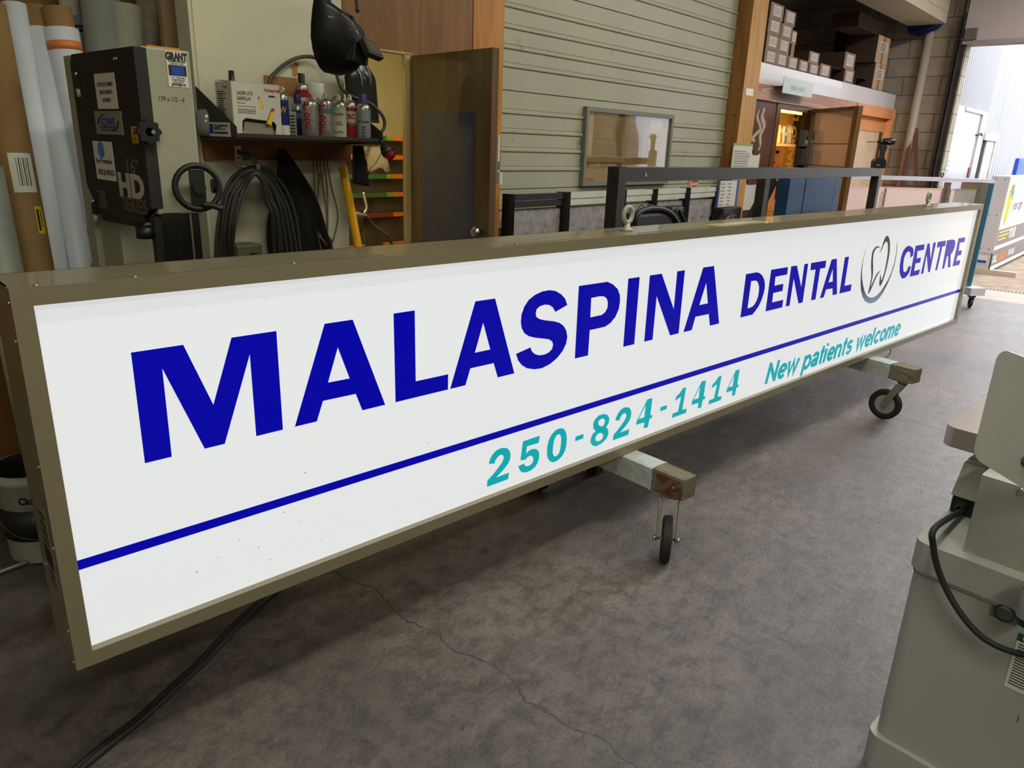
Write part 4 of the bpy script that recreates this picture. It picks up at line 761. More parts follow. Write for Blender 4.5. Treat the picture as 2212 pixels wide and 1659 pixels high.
# yellow pipe leaning in the doorway
q = MB(); A_ = pY(741, 362, 2.80); B_ = pY(778, 556, 2.66); dd = (B_-A_); B2 = A_+dd*((A_.z)/(A_.z-B_.z)); q.cyl(A_, B2, .018, n=20); solo('yellow_pipe', q, mat('yellow_paint_pipe', (196, 140, 20), .4, var=.08), 'yellow pipe leaning against the end of the white wall', 'pipe', Vector((B2.x, B2.y, 0)))
# apron hanging off the shelf end
q = MB(); a = pY(756, 314, 2.74)
q.grid(lambda u, v: a + Vector((-.016*v+u*(.055+.055*v), -.015*math.sin(u*PI*3+v)*v-.02, -.155*v-.02*u*v)), 20, 12, thick=.006); solo('dark_apron', q, mat('navy_cloth', (24, 26, 32), .85, var=.3), 'dark folded apron hanging from the right end of the shelf', 'apron')
lp = pY(836, 325, 2.60)
la = thing('red_work_lamp', 'small black lamp with red lens dangling at the shelf end', 'lamp', lp)
D_ = Vector((.35, -.45, -.8)).normalized(); LMx = frame(lp, D_.orthogonal(), D_.cross(D_.orthogonal())); LMx = D_.to_track_quat('Z', 'Y').to_matrix().to_4x4(); LMx.translation = lp
q = MB(); q.lathe([(0, -.03), (.012, -.03), (.022, -.018), (.028, .0), (.029, .012), (.026, .014)], 20, LMx); q.tube([lp-D_*.03, lp-D_*.045+Vector((-.006, 0, .01)), lp+Vector((-.015, .01, .055))], .007, n=8); part('lamp_body', q, m_black, la)
q = MB(); q.lathe([(.026, .013), (.025, .022), (.017, .038), (0, .043)], 20, LMx); part('lens', q, mat('red_lens', (130, 10, 20), .2, var=.1, coat=.5), la)
q = MB(); q.tube([lp+D_*.0+Vector((-.025, 0, 0)), pY(812, 352, 2.62), pY(800, 364, 2.64), pY(795, 380, 2.68)], .0015, n=5); part('lead', q, m_black, la)

# ------------------------------------------------------------------ inside the paint room
rk = thing('drying_rack', 'rack of boards with green and orange painted edges inside the paint room', 'rack', (2.75, 3.6, 0))
m_rb = mat('rack_board', (96, 84, 64), .75, var=.3, scale=4, dirt=((40, 34, 26), .5, 5)); m_or = mat('fluorescent_orange', (246, 132, 24), .5, var=.05); m_gr = mat('painted_green', (72, 118, 58), .5, var=.25, scale=12); m_lime = mat('lime_paint', (150, 176, 40), .5, var=.2); m_rd = mat('dull_red_paint', (150, 62, 44), .5, var=.3)
rows = [(299, 'g'), (340, 'o'), (381, 'g'), (420, 'l'), (463, 'r'), (527, 'o')]
for (yy, kd) in rows:
    zc = pY(850, yy, 3.6).z; xa, xb = 2.2, 3.35; xo = pY(849, yy, 3.6).x
    q = MB(); q.i = 0; q.box((xa, 3.6, zc-.012), (xb, 3.655, zc+.012))
    e = {'g': 1, 'o': 2, 'l': 1, 'r': 4}[kd]
    q.i = e; q.box((xa, 3.596, zc-.013), (xo-.05, 3.6, zc+.013)); q.i = 3 if kd in 'gl' else e; q.box((xo-.05, 3.596, zc-.013), (xo, 3.6, zc+.013)); q.i = 2; q.box((xo, 3.596, zc-.013), (xb, 3.6, zc+.013))
    part('rack_board', q, [m_rb, m_gr, m_or, m_lime, m_rd], rk)
q = MB(); q.box((2.2, 3.66, .3), (3.35, 3.68, pY(850, 299, 3.6).z)); part('backing', q, mat('sooty_panel', (138, 128, 104), .8, var=.45, scale=3, dirt=((70, 62, 48), .5, 3)), rk)
for x in (2.2, 3.31):
    q = MB(); q.box((x, 3.69, 0), (x+.04, 3.74, 1.75)); part('upright', q, m_rb, rk)
for k in range(7):
    pass
q = MB()
for k in range(7):
    x0 = 762+4*k; q.tube([pY(x0-8, 500, 3.2), pY(x0+2, 462+k*.6, 3.2-k*.008), pY(x0+22, 470+k*3, 3.2-k*.008), pY(788+k*7+(12 if k == 6 else 0), 510+k, 3.2-k*.008), pY(795+k*6+(20 if k == 6 else 0), 560, 3.2)], .008, n=8, smooth=5)
solo('coiled_hose', q, mat('brown_hose', (96, 82, 50), .5), 'brown hose coil hanging inside the paint room doorway', 'hose')
q = MB(); a = pY(790, 430, 3.2); q.tube([a+Vector((0, .02, .03)), a+Vector((0, 0, -.02)), a+Vector((-.004, -.01, -.05)), a+Vector((-.03, -.02, -.075))], .009, n=6); solo('hose_hook', q, m_alu, 'pale bent hook above the coiled brown hose', 'hook')
q = MB(); a = pY(782, 314, 3.1); b = pY(835, 312, 3.1); zb = pY(815, 368, 3.1).z
q.grid(lambda u, v: Vector((a.x+(b.x-a.x)*u+.03*v, 3.1-.01*math.sin(u*9+v*3), a.z+(zb-a.z)*v-.012*math.sin(u*PI*3)*v)), 16, 10, thick=.002); solo('paint_rag', q, mat('stained_white_rag', (226, 216, 186), .8, var=.1, dirt=((90, 80, 60), .52, 14)), 'white stained rag hanging in the paint room doorway', 'rag')

# ------------------------------------------------------------------ open plywood door with blue panel
hz = Vector((2.497, YB-.02, 0)); lt_ = pZ(1072, 103, 1.9775); dv = (lt_-hz); dv.z = 0; Ld = dv.length; ang = math.atan2(dv.y, dv.x)
door = thing('plywood_door', 'brown plywood door with faded blue panel, standing open at the paint room', 'door', (hz.x, hz.y, 0), ang)
q = MB(); q.box((.005, -.018, .01), (Ld, .018, 1.977)); part('door_leaf', q, wood('door_ply', (78, 60, 34), (94, 74, 44), .4, 'Z', 6, coat=.3), door, True)
MD = door.matrix_world if False else Matrix.Translation((hz.x, hz.y, 0)) @ Matrix.Rotation(ang, 4, 'Z')
# which side faces the camera: local -y or +y
side = 1 if (MD.inverted() @ CAM).y > 0 else -1
nD = (MD.to_3x3() @ Vector((0, side, 0))); face0 = hz+nD*.019
def onD(x, y): p = pP(x, y, face0, nD); l = MD.inverted() @ p; return l.x, l.z
a = onD(909, 243); b = onD(1027, 240); c_ = onD(1026, 560)
q = MB(); q.box((a[0], side*.018, .35), (b[0], side*.0195, (a[1]+b[1])/2)); part('blue_panel', q, mat('faded_blue_panel', (44, 50, 78), .3, var=.25, scale=3, dirt=((84, 80, 58), .58, 3), coat=.3), door, True)
q = MB(); kn = onD(1068, 505); q.lathe([(.0, 0), (.012, 0), (.010, .02), (.024, .035), (.026, .048), (.015, .058), (0, .06)], 18, Matrix.Translation((min(kn[0], Ld-.04), side*.018, kn[1])) @ Matrix.Rotation(-side*PI/2, 4, 'X')); part('door_knob', q, m_chrome, door, True)
# pen holder hanging on the wall edge
a = pY(1079, 292, 2.80); b = pY(1078, 398, 2.80)
q = MB(); q.i = 0; q.box((a.x-.012, 2.78, b.z), (a.x+.012, 2.86, b.z+.065)); q.i = 1; q.box((a.x-.007, 2.80, b.z+.065), (a.x+.007, 2.86, a.z), None, .003); q.i = 2; q.box((a.x-.0075, 2.798, b.z+.075), (a.x+.0075, 2.80, b.z+.12))
q.i = 3; q.box((a.x-.004, 2.86, b.z-.02), (a.x+.004, YB-.003, a.z)); solo('marker_holder', q, [mat('holder_white', (190, 190, 180), .4), mat('bright_plastic', (210, 212, 206), .15), m_green, m_brown], 'white holder with clear bottle on the edge by the open door', 'holder')
# ------------------------------------------------------------------ band saw (grey-green cabinet with black door)
sa = pY(293, 97, 2.3); SXa, SYa, SZt = sa.x, 2.3, sa.z
SZb = pY(341, 465, 2.3).z; SW = pY(409, 107, 2.3).x-SXa; SDp = .485
saw = thing('band_saw', 'grey-green band saw with black front door and handwheel', 'band saw', (SXa, SYa, 0))
q = MB(); q.box((SXa+.012, SYa, SZb), (SXa+SW, SYa+SDp, SZt), bev=.006); q.i = 1; q.box((SXa+.04, SYa+.02, SZt), (SXa+SW-.02, SYa+SDp-.06, SZt+.006))
uh = part('upper_housing', q, [m_olive, mat('orange_top_edge', (200, 120, 40), .5)], saw)
q = MB()  # spine column and lower body
q.box((SXa-.004, SYa+SDp, .42), (SXa+SW-.01, SYa+SDp+.07, SZt-.004), bev=.004); q.box((SXa+.0, SYa+.02, 0), (SXa+SW+.02, SYa+SDp+.08, .42), bev=.008); q.box((SXa+.01, SYa, .42), (SXa+SW, SYa+SDp+.06, .92), bev=.006)
part('frame', q, m_olive, saw)
q = MB(); q.box((SXa+.015, SYa+.32, .9), (SXa+SW-.02, SYa+SDp+.02, SZb+.02)); part('inner_column', q, m_olive, saw)
# black door on the -x side: chamfered outline
DT = SZt-.004; y0, y1 = SYa+.0, SYa+SDp
m_door = mat('black_door_enamel', (38, 37, 34), .6, var=.1, spec=.3)
dl = [(y1, SZt-.03), (y1, SZb+.06), (y1-.10, SZb-.05), (y0+.13, SZb-.045), (y0+.0, SZb+.02), (y0, DT), (y0+.10, DT), (y1-.02, DT)]
q = MB(); DMx = frame((SXa+.013, 0, 0), (0, 1, 0), (0, 0, 1)); q.prism([(p[0], p[1]) for p in dl][::-1], .022, frame((SXa-.009, 0, 0), (0, 1, 0), (0, 0, 1)))
q.box((SXa-.009, y0-.003, SZb+.02), (SXa+.026, y0, DT)); dr_ = part('door', q, m_door, saw)
def onSaw(x, y): p = pX(x, y, SXa-.0095); return p.y, p.z
def dlabel(x0, y0_, x1, y1_, back, fn, nm, th=.0012, lab=None):
    # rectangle from its left-top pixel and right-bottom pixel; text reads from far edge to near edge
    a = onSaw(x0, y0_); b = onSaw(x1, y1_); w = a[0]-b[0]; h = a[1]-b[1]
    M_ = frame((SXa-.0095, a[0], b[1]), (0, -1, 0), (0, 0, 1)); q = MB(); q.box((0, 0, 0), (w, h, th), M_); q.i = 1
    fn(q, lambda x, y, dz=th+.0003: M_ @ Matrix.Translation((x, y, dz)), w, h)
    return part(nm, q, [back, m_ink, m_navy, m_red, m_yel, mat('sign_blue', (50, 120, 190), .5)], dr_, False, lab)
def f1(q, T, w, h):
    for k, s in enumerate(('DO NOT USE EQUIPMENT', 'UNLESS QUALIFIED &', 'AUTHORIZED')): q.text(s, h*.16, T(w/2, h*(.64-.22*k)), off=.01, align='CENTER', sx=w/h*.42)
dlabel(203, 160, 256, 235, m_paper, f1, 'warning_sheet')
def f2(q, T, w, h):
    q.i = 5; q.lathe([(0, .0), (.022*h/.1, .0), (0, .0003)], 24, T(w*.42, h*.78)); q.i = 1
    q.text('Eye Protection', h*.17, T(w/2, h*.44), off=.02, align='CENTER', sx=w/h*.82); q.text('REQUIRED', h*.19, T(w*.55, h*.14), off=.02, align='CENTER', sx=w/h*.95)
dlabel(200, 304, 252, 392, m_paper, f2, 'eye_protection_sheet')
def f3(q, T, w, h):
    q.i = 2; q.text('CWI', h*.42, T(w*.5, h*.40), off=.05, align='CENTER', sx=w/h*.62); q.i = 1; q.text('WOODWORKING', h*.11, T(w*.5, h*.28), off=.03, align='CENTER', sx=w/h*.8); q.text('TECHNOLOGIES', h*.10, T(w*.5, h*.16), off=.02, align='CENTER', sx=w/h*.8)
    ar = [(.08, .42), (.12, .62), (.25, .82), (.42, .88)]; ar2 = [(.42, .84), (.27, .76), (.18, .60), (.14, .42)]
    q.shape([[(a*w, b*h) for a, b in ar+ar2]], T(0, 0), .0003); q.shape([[((1-a)*w, (1-b)*h) for a, b in ar+ar2]], T(0, 0), .0003)
dlabel(205, 240, 268, 292, mat('nameplate_grey', (126, 123, 112), .4), f3, 'nameplate', .003)
def f4(q, T, w, h):
    q.box((0, 0, 0), (w*.5, .003, .0003), T(w*.25, h*.86)); lines(q, T, w*.15, h*.38, w*.7, 5, h*.07); q.shape([[(w*.3, h*.5), (w*.7, h*.5), (w*.5, h*.8)]], T(0, 0), .0003)
dlabel(283, 273, 300, 310, mat('caution_yellow', (196, 148, 30), .5), f4, 'caution_sticker')
def dtext(s, x0, yb, x1, yt, m_, nm, off=.02, sxk=1):
    a = onSaw(x0, yb); b = onSaw(x1, yt); M_ = frame((SXa-.0098, a[0], a[1]), (0, -1, 0), (0, 0, 1)); q = MB(); q.text(s, .1, M_, off=off)
    ys = [v.co.y for v in q.b.verts]; zs_ = [v.co.z for v in q.b.verts]; Y0, Y1, Z0, Z1 = max(ys), min(ys), min(zs_), max(zs_)
    for v in q.b.verts: v.co.y = a[0]+(v.co.y-Y0)/(Y1-Y0)*(b[0]-a[0]); v.co.z = a[1]+(v.co.z-Z0)/(Z1-Z0)*(b[1]-a[1])
    part(nm, q, m_, dr_)
m_hd = mat('letter_white', (176, 174, 164), .5); m_sr = mat('letter_dim_grey', (86, 82, 76), .5)
dtext('16"', 276, 374, 298, 344, m_sr, 'lettering'); dtext('HD', 260, 424, 308, 378, m_hd, 'lettering', .05); dtext('SERIES', 268, 455, 316, 432, m_sr, 'lettering')
q = MB(); a = onSaw(250, 127); q.cyl((SXa-.014, a[0]+.006, a[1]), (SXa-.009, a[0]+.006, a[1]), .005, n=10); q.cyl((SXa-.014, a[0]-.01, a[1]), (SXa-.009, a[0]-.01, a[1]), .005, n=10); part('screw', q, m_chrome, dr_)
for (x, y) in ((176, 178), (212, 450)):
    a = pX(x, y, SXa); q = MB(); q.i = 0; q.box((SXa-.018, a.y-.012, a.z-.018), (SXa+.0, a.y+.008, a.z+.018)); q.i = 1; q.cyl((SXa-.012, a.y, a.z+.018), (SXa-.012, a.y, a.z+.03), .006, n=10); q.i = 2; q.cyl((SXa-.012, a.y, a.z-.045), (SXa-.012, a.y, a.z-.018), .007, n=10); part('hinge', q, [m_black, m_chrome, m_olive], saw)
a = onSaw(214, 410); b = onSaw(232, 452); q = MB(); q.i = 0; q.box((SXa-.0115, a[0], b[1]), (SXa-.009, b[0], a[1])); q.i = 1
for yy in (a[0]+.004, b[0]-.004):
    for zz in (a[1]-.004, b[1]+.004): q.cyl((SXa-.013, yy, zz), (SXa-.0113, yy, zz), .003, n=8)
part('sight_window', q, [mat('smoked_window', (72, 68, 66), .2), m_chrome], dr_)
# front face: shop sticker, pencil note, tension knob, guide post, handwheel
def onF(x, y): p = pY(x, y, SYa-.0005); return p.x, p.z
a = onF(357, 110); b = onF(411, 190); FMs = frame((a[0], SYa-.0006, b[1]), (1, 0, 0), (0, 0, 1)); w, h = b[0]-a[0]-.004, a[1]-b[1]
q = MB(); q.i = 0; q.box((0, 0, 0), (w, h, .0008), FMs); T = lambda x, y, dz=.001: FMs @ Matrix.Translation((x, y, dz)); q.i = 1
q.text('GRANT', h*.29, T(w/2, h*.77), off=.07, align='CENTER', sx=.66); q.text('ILLUMINATED SIGNS', h*.09, T(w/2, h*.70), off=.03, align='CENTER', sx=.62); q.text('SINCE 1972', h*.07, T(w/2, h*.63), off=.03, align='CENTER', sx=.9, sp=1.3)
q.box((0, 0, 0), (w*.88, h*.30, .0003), T(w*.06, h*.32)); q.i = 2; q.box((0, 0, 0), (w*.62, h*.27, .0004), T(w*.2, h*.33, .0013)); q.i = 1
for k, s in enumerate(('1711 - 16th Avenue', 'Campbell River, BC', 'phone 250-287')): q.text(s, h*.075, T(w/2, h*(.245-.065*k)), off=.01, align='CENTER', sx=.7)
q.text('grantsigns.ca', h*.12, T(w/2, h*.04), off=.03, align='CENTER', sx=.72)
part('shop_sticker', q, [m_paper, m_ink, m_navy], uh)
a = onF(341, 217); q = MB(); q.text('139 x 1/2 - 6', .019, frame((a[0], SYa-.0009, a[1]), (1, 0, 0), (0, 0, 1)), off=.0, shear=.15, sx=.8); part('pencil_note', q, mat('pencil_grey', (66, 62, 50), .7), uh)
kc = pY(327, 285, SYa-.04); q = MB()
q.prism([((.032+.003*math.cos(8*t_))*math.cos(t_), (.032+.003*math.cos(8*t_))*math.sin(t_)) for t_ in [k*2*PI/48 for k in range(48)]], .022, frame((kc.x, SYa-.03, kc.z), (-1, 0, 0), (0, 0, 1)), True); q.cyl((kc.x, SYa-.03, kc.z), (kc.x, SYa, kc.z), .012); q.i = 1; q.cyl((kc.x, SYa-.054, kc.z), (kc.x, SYa-.052, kc.z), .006, n=12)
part('tension_knob', q, [m_black, m_chrome], saw)
hc = pY(427, 405, SYa-.06); q = MB(); RW = .064
HM = frame(hc, (1, -.25, 0), (0, 0, 1)); tor = [HM @ Vector((RW*math.cos(k*PI/12), RW*math.sin(k*PI/12), 0)) for k in range(24)]
q.tube(tor, .0095, n=10, smooth=1, closed=True); q.cyl(HM @ Vector((0, 0, -.012)), HM @ Vector((0, 0, .03)), .018)
q.cyl(HM @ Vector((0, 0, -.07)), HM @ Vector((0, 0, 0)), .009); q.box((-.022, -.055, -.006), (.022, .055, .006), HM, bev=.003); q.tube([HM @ Vector((.01, -.05, .008)), HM @ Vector((.035, -.053, .02)), HM @ Vector((.062, -.062, .03))], .01, n=10, rr=[.011, .009, .011])
part('handwheel', q, m_black, saw)
q = MB(); q.cyl(HM @ Vector((.055, -.0, -.06)), HM @ Vector((.075, -.0, -.06)), .022, n=20); part('lock_knob', q, m_black, saw)
gp = pY(395, 520, SYa+.02); q = MB(); q.i = 0; q.box((SXa+.02, SYa+.0, .95), (SXa+.075, SYa+.06, SZb+.005)); q.i = 0; q.box((SXa+.08, SYa+.01, .95), (SXa+.14, SYa+.05, SZb+.005)); q.i = 1; q.box((SXa+.108, SYa+.006, .95), (SXa+.114, SYa+.01, SZb))
part('guide_post', q, [mat('gloss_black_post', (18, 17, 15), .3, coat=.3), m_alu], saw)
q = MB(); yv = SYa-.0005
q.i = 0; q.box((SXa-.004, SYa+.002, .95), (SXa+.02, SYa+.03, SZb-.005)); q.i = 1; q.text('stallion', .034, frame((SXa+.018, SYa+.0012, SZb-.30), (0, 0, 1), (-1, 0, 0)), off=.05, sx=.95); part('name_strip', q, [m_black, m_hd], saw)
q = MB(); a = pX(318, 512, SXa+.0); q.cyl((SXa-.01, SYa+.05, a.z), (SXa-.01, SYa+.05, a.z+.035), .03, n=20); q.box((SXa-.01, SYa+.06, a.z+.045), (SXa+.02, SYa+.28, a.z+.06)); part('guard_clamp', q, m_black, saw)
a = pX(208, 505, SXa+.02); q = MB(); q.i = 0; q.lathe([(.016, 0), (.016, .001), (.020, .001), (.020, 0)], 20, frame((SXa+.0195, a.y+.06, a.z), (0, -1, 0), (0, 0, 1))); a2 = pX(215, 585, SXa+.02); q.i = 1; q.box((SXa+.018, a2.y+.03, a2.z-.03), (SXa+.0195, a2.y+.07, a2.z+.02)); part('warning_decals', q, [m_red, mat('decal_gold', (170, 130, 40), .5)], saw)
q = MB(); q.box((SXa-.1, SYa-.05, .92), (SXa+.42, SYa+.35, .95), bev=.004); part('table', q, mat('cast_iron', (96, 94, 88), .4, .7), saw)

# ------------------------------------------------------------------ rolls and tubes leaning in the corner
m_vinyl = mat('white_vinyl_roll', (204, 210, 220), .45, var=.05, scale=3); m_core = mat('brown_core', (140, 108, 66), .75, var=.1); m_kraft = mat('brown_kraft_tube', (128, 98, 56), .7, var=.12)
def roll(nm, label, cat, top, bot, Yt, Yb, r, m_, core=None, bands=(), extra=None, group='rolls leaning in the corner', ztip=None):
    A = pY(top[0], top[1], Yt); Bq = pY(bot[0], bot[1], Yt)
    for _ in range(6): Bq = pY(bot[0], bot[1], Yt-(Yt-Yb)*(A.z-Bq.z)/A.z)
    d = (Bq-A).normalized(); B = A + d*((A.z-.004)/(-d.z)) - d*(r*.25)
    t = thing(nm, label, cat, (B.x, B.y, 0), 0, group); up = (A-B).normalized(); L = (A-B).length
    M_ = up.to_track_quat('Z', 'Y').to_matrix().to_4x4(); M_.translation = B
    c0 = core or 0
    q = MB(); q.lathe([(r*.5, r*.3), (r, r*.3), (r, L-c0), (r*.72, L-c0), (r*.72, L-c0-.05)], 32, M_)
    b = part('sheet', q, m_, t)
    if core:
        q = MB(); q.lathe([(r*.84, L-c0-.1), (r*.84, L), (r*.74, L), (r*.74, L-.12)], 28, M_); part('core', q, m_core, t)
    for (z0, z1, bm_) in bands:
        q = MB(); q.lathe([(r, L-z1), (r*1.012, L-z1), (r*1.012, L-z0), (r, L-z0)], 32, M_); part('tape_band', q, bm_, t)
    if extra: extra(t, M_, L)
    return t
m_otape = mat('orange_tape', (206, 118, 60), .5); m_ytape = mat('yellow_tape', (190, 186, 60), .5); m_btape = mat('clear_brown_tape', (150, 118, 72), .25, var=.1)
def ex_kraft(t, M_, L):
    n_ = (M_.to_3x3().inverted() @ (CAM-M_.translation)); ang_ = math.atan2(n_.y, n_.x)
    def patch(z0, z1, a0, a1, m_, nm, fn=None):
        r = .055*1.008; q = MB(); q.grid(lambda u, v: M_ @ Vector((r*math.cos(ang_+a0+(a1-a0)*u), r*math.sin(ang_+a0+(a1-a0)*u), L-z0-(z1-z0)*v)), 10, 2); q.i = 1
        if fn:
            def wrap(x, y, dx, dy):
                rr_ = r*1.004; q.quad(*[M_ @ Vector((rr_*math.cos(ang_+X_), rr_*math.sin(ang_+X_), L-Y_)) for X_, Y_ in ((x, y), (x+dx, y), (x+dx, y+dy), (x, y+dy))])
            fn(wrap)
        part(nm, q, [m_, m_ink], t)
    patch(.46, .585, -.35, .95, m_paper, 'shipping_label', lambda w_: [w_(-.0+.12*k, .475, .03+.03*(k % 2), .09) for k in range(6)])
    patch(.63, .72, .55, 1.05, mat('caution_label', (206, 176, 30), .5), 'caution_label', lambda w_: [w_(.62, .64, .14, .07), w_(.85, .64, .06, .06)])
roll('cardboard_tube', 'wide brown cardboard tube with shipping label, at the far left', 'tube', (-31, 10), (79, 590), 3.0, 2.72, .055, m_kraft, None, ((1.0, 1.12, m_btape),), ex_kraft)
roll('vinyl_roll', 'thin white vinyl roll with a dark seam line beside the brown tube', 'roll', (31, 10), (122, 590), 3.25, 2.90, .041, m_vinyl, None, ((1.08, 1.13, m_otape),))
roll('vinyl_roll', 'white vinyl roll with plain brown core and no tape, left of the orange taped one', 'roll', (74, 14), (177, 590), 3.24, 2.90, .0425, m_vinyl, .075)
roll('vinyl_roll', 'fat white vinyl roll with brown core and orange tape near its top', 'roll', (122, 18), (238, 590), 3.19, 2.95, .0575, m_vinyl, .07, ((.115, .145, m_otape),))
roll('vinyl_roll', 'grey roll with black band showing above the saw corner', 'roll', (166, 36), (252, 560), 3.42, 3.30, .034, mat('grey_roll', (110, 114, 116), .5), None, ((.035, .06, m_black),))
roll('vinyl_roll', 'large grey roll rising above the left of the saw door', 'roll', (213, -40), (268, 560), 3.34, 3.26, .070, mat('pale_grey_roll', (138, 140, 136), .5, var=.06), None)
roll('vinyl_roll', 'cream roll with open end above the middle of the saw', 'roll', (271, 12), (310, 560), 3.30, 3.20, .055, mat('cream_roll', (164, 164, 146), .5, var=.06), None)
roll('metal_duct', 'shiny bare metal duct standing behind the saw', 'duct', (314, -60), (340, 560), 3.42, 3.34, .041, mat('shiny_duct', (190, 184, 168), .28, .55, var=.15, scale=20), None, group=None)
roll('vinyl_roll', 'short grey-green roll lowest at the left edge with yellow tape', 'roll', (-40, 360), (10, 600), 2.80, 2.74, .056, mat('greenish_roll', (132, 136, 128), .5), None, ((.34, .37, m_ytape),))
roll('vinyl_roll', 'pale flat sheet roll upright behind the orange taped roll', 'roll', (145, -40), (205, 560), 3.48, 3.46, .036, mat('cream_sheet', (168, 166, 150), .5), None)
q = MB(); A_ = pY(343, -30, 3.15); B_ = pY(386, -30, 3.15); q.hexa([(A_.x, 3.12, .0), (B_.x, 3.12, .0), (B_.x, 3.15, 0), (A_.x, 3.15, 0), (A_.x, 3.15, A_.z), (B_.x, 3.15, A_.z), (B_.x, 3.18, A_.z), (A_.x, 3.18, A_.z)]); solo('cardboard_sheet', q, m_card, 'folded brown cardboard standing behind the saw, right of the metal duct', 'cardboard')
q = MB(); a = pY(393, -10, 3.06); pts = [Vector((a.x, 3.06, a.z-.012*k)) for k in range(160)]
q.tube(pts, .014, n=10, smooth=1, rr=[.0145 if k % 2 else .0125 for k in range(160)]); solo('flex_conduit', q, mat('steel_conduit', (150, 142, 124), .35, .8), 'ribbed steel conduit running down the wall corner behind the saw', 'conduit')
# bucket and scrap of conduit on the floor at left
bp_ = Vector((.735, 3.08, 0)); bk = thing('paint_bucket', 'white and black paint bucket behind the left end of the lit sign', 'bucket', bp_)
q = MB(); q.lathe([(0, .002), (.125, .002), (.127, .01), (.140, .33), (.150, .335), (.150, .355), (.146, .358), (.142, .37), (.137, .37), (.135, .33), (.122, .02), (0, .02)], 36, Matrix.Translation(bp_), [0, 0, 0, 0, 0, 0, 0, 0, 1, 1, 1])
b = part('pail', q, [mat('bucket_white', (158, 156, 146), .45), m_black], bk)
q = MB(); q.lathe([(.1305, .10), (.1325, .10), (.1385, .23), (.1365, .23)], 36, Matrix.Translation(bp_)); part('label_band', q, mat('bucket_black_label', (24, 26, 34), .5), b)
d = (CAM-bp_); d.z = 0; d.normalize(); xd = Vector((-d.y, d.x, 0))
for s_, sz, zc in (('Cloverdale', .040, .26), ('The Paint', .024, .185)):
    q = MB(); b0 = len(q.b.verts); q.text(s_, sz, frame((0, 0, zc), xd, (0, 0, 1)), off=.04, align='CENTER', sx=.8); q.b.verts.ensure_lookup_table()
    for v in q.b.verts[b0:]:
        al = v.co.dot(xd)/.14; rr_ = .1275+.0125*v.co.z/.33+.0012; v.co = Vector((bp_.x, bp_.y, v.co.z))+(d*math.cos(al)+xd*math.sin(al))*(rr_+(.002 if zc < .2 else 0))
    part('lettering', q, m_ink if zc > .2 else m_hd, b)
q = MB(); q.tube([bp_+Vector((-.145, 0, .30)), bp_+Vector((-.15, -.06, .19)), bp_+Vector((-.10, -.12, .13)), bp_+Vector((0, -.16, .11)), bp_+Vector((.1, -.12, .13)), bp_+Vector((.15, -.06, .19)), bp_+Vector((.145, 0, .30))], .003, n=6); part('handle', q, m_dsteel, bk)
q = MB(); a = Vector((.35, 2.95, .012)); b2 = Vector((.64, 3.0, .012)); q.tube([a+(b2-a)*k/40+Vector((0, .01*math.sin(k/12), 0)) for k in range(41)], .011, n=8, smooth=1, rr=[.011 if k % 2 else .009 for k in range(41)]); solo('conduit_offcut', q, m_alu, 'short ribbed conduit offcut on the floor at the far left', 'conduit')
q = MB(); a = Vector((.12, 3.44, 0)); q.box((-.4, 3.585, 0), (.62, 3.599, .45)); q.i = 1; q.box((-.4, 3.584, .18), (.62, 3.585, .23)); solo('leaning_board', q, [mat('grey_board', (92, 88, 80), .8, var=.1), mat('dull_yellow_tape', (112, 108, 34), .6)], 'grey board with yellow tape strip against the corner wall', 'board')
# black cables on the floor in front
for k, (off_, y_) in enumerate(((0, 0), (.028, .012))):
    pts = [pZ(x, y, .012) for x, y in ((60, 1800), (125, 1700), (172, 1655), (230, 1608), (300, 1552), (365, 1492), (430, 1432), (490, 1368), (545, 1315), (600, 1268), (640, 1215))]
    q = MB(); q.tube([p+Vector((off_*.8, -off_*.5+y_, 0)) for p in pts], .0125 if not k else .010, n=10, smooth=5)
    solo('floor_cable', q, mat('floor_cable_black', (34, 33, 31), .5, var=.2), ('thicker' if not k else 'thinner')+' black cable of the pair on the floor passing under the sign', 'cable')
# ------------------------------------------------------------------ dark steel tube frame standing behind the sign
FY = 1.93; TH = .062
fz = pY(1358, 362.6, FY).z; fx0 = pY(1337, 380, FY).x; fx1 = pY(1905, 375, FY).x
fr_ = thing('steel_frame', 'dark bare steel tube frame standing right behind the lit sign', 'frame', ((fx0+fx1)/2, FY, 0))
q = MB(); q.box((fx0, FY, 0), (fx0+TH, FY+TH, fz+.004)); part('post', q, m_dsteel, fr_)
q = MB(); q.box((fx1-TH, FY, 0), (fx1, FY+TH, fz)); part('post', q, m_dsteel, fr_)
xm = pY(1650, 420, FY+.2).x; q = MB(); q.box((xm, FY+.2, 0), (xm+TH*1.2, FY+.2+TH, fz-.06)); part('post', q, m_dsteel, fr_)
q = MB(); q.box((fx0+TH, FY, fz-TH), (fx1-TH, FY+TH, fz)); q.i = 1; a = pY(1395, 378, FY); q.cyl((a.x, FY-.0015, a.z), (a.x, FY, a.z), .009, n=16); part('top_rail', q, [m_dsteel, mat('drilled_hole_liner', (150, 130, 118), .5)], fr_)
q = MB(); q.box((fx0, FY+TH, .12), (fx0+TH, FY+.2+TH, .12+TH)); part('foot_rail', q, m_dsteel, fr_)
q = MB(); q.box((fx0+TH, FY+.2, .12), (fx1-TH, FY+.2+TH, .12+TH)); part('foot_rail', q, m_dsteel, fr_)
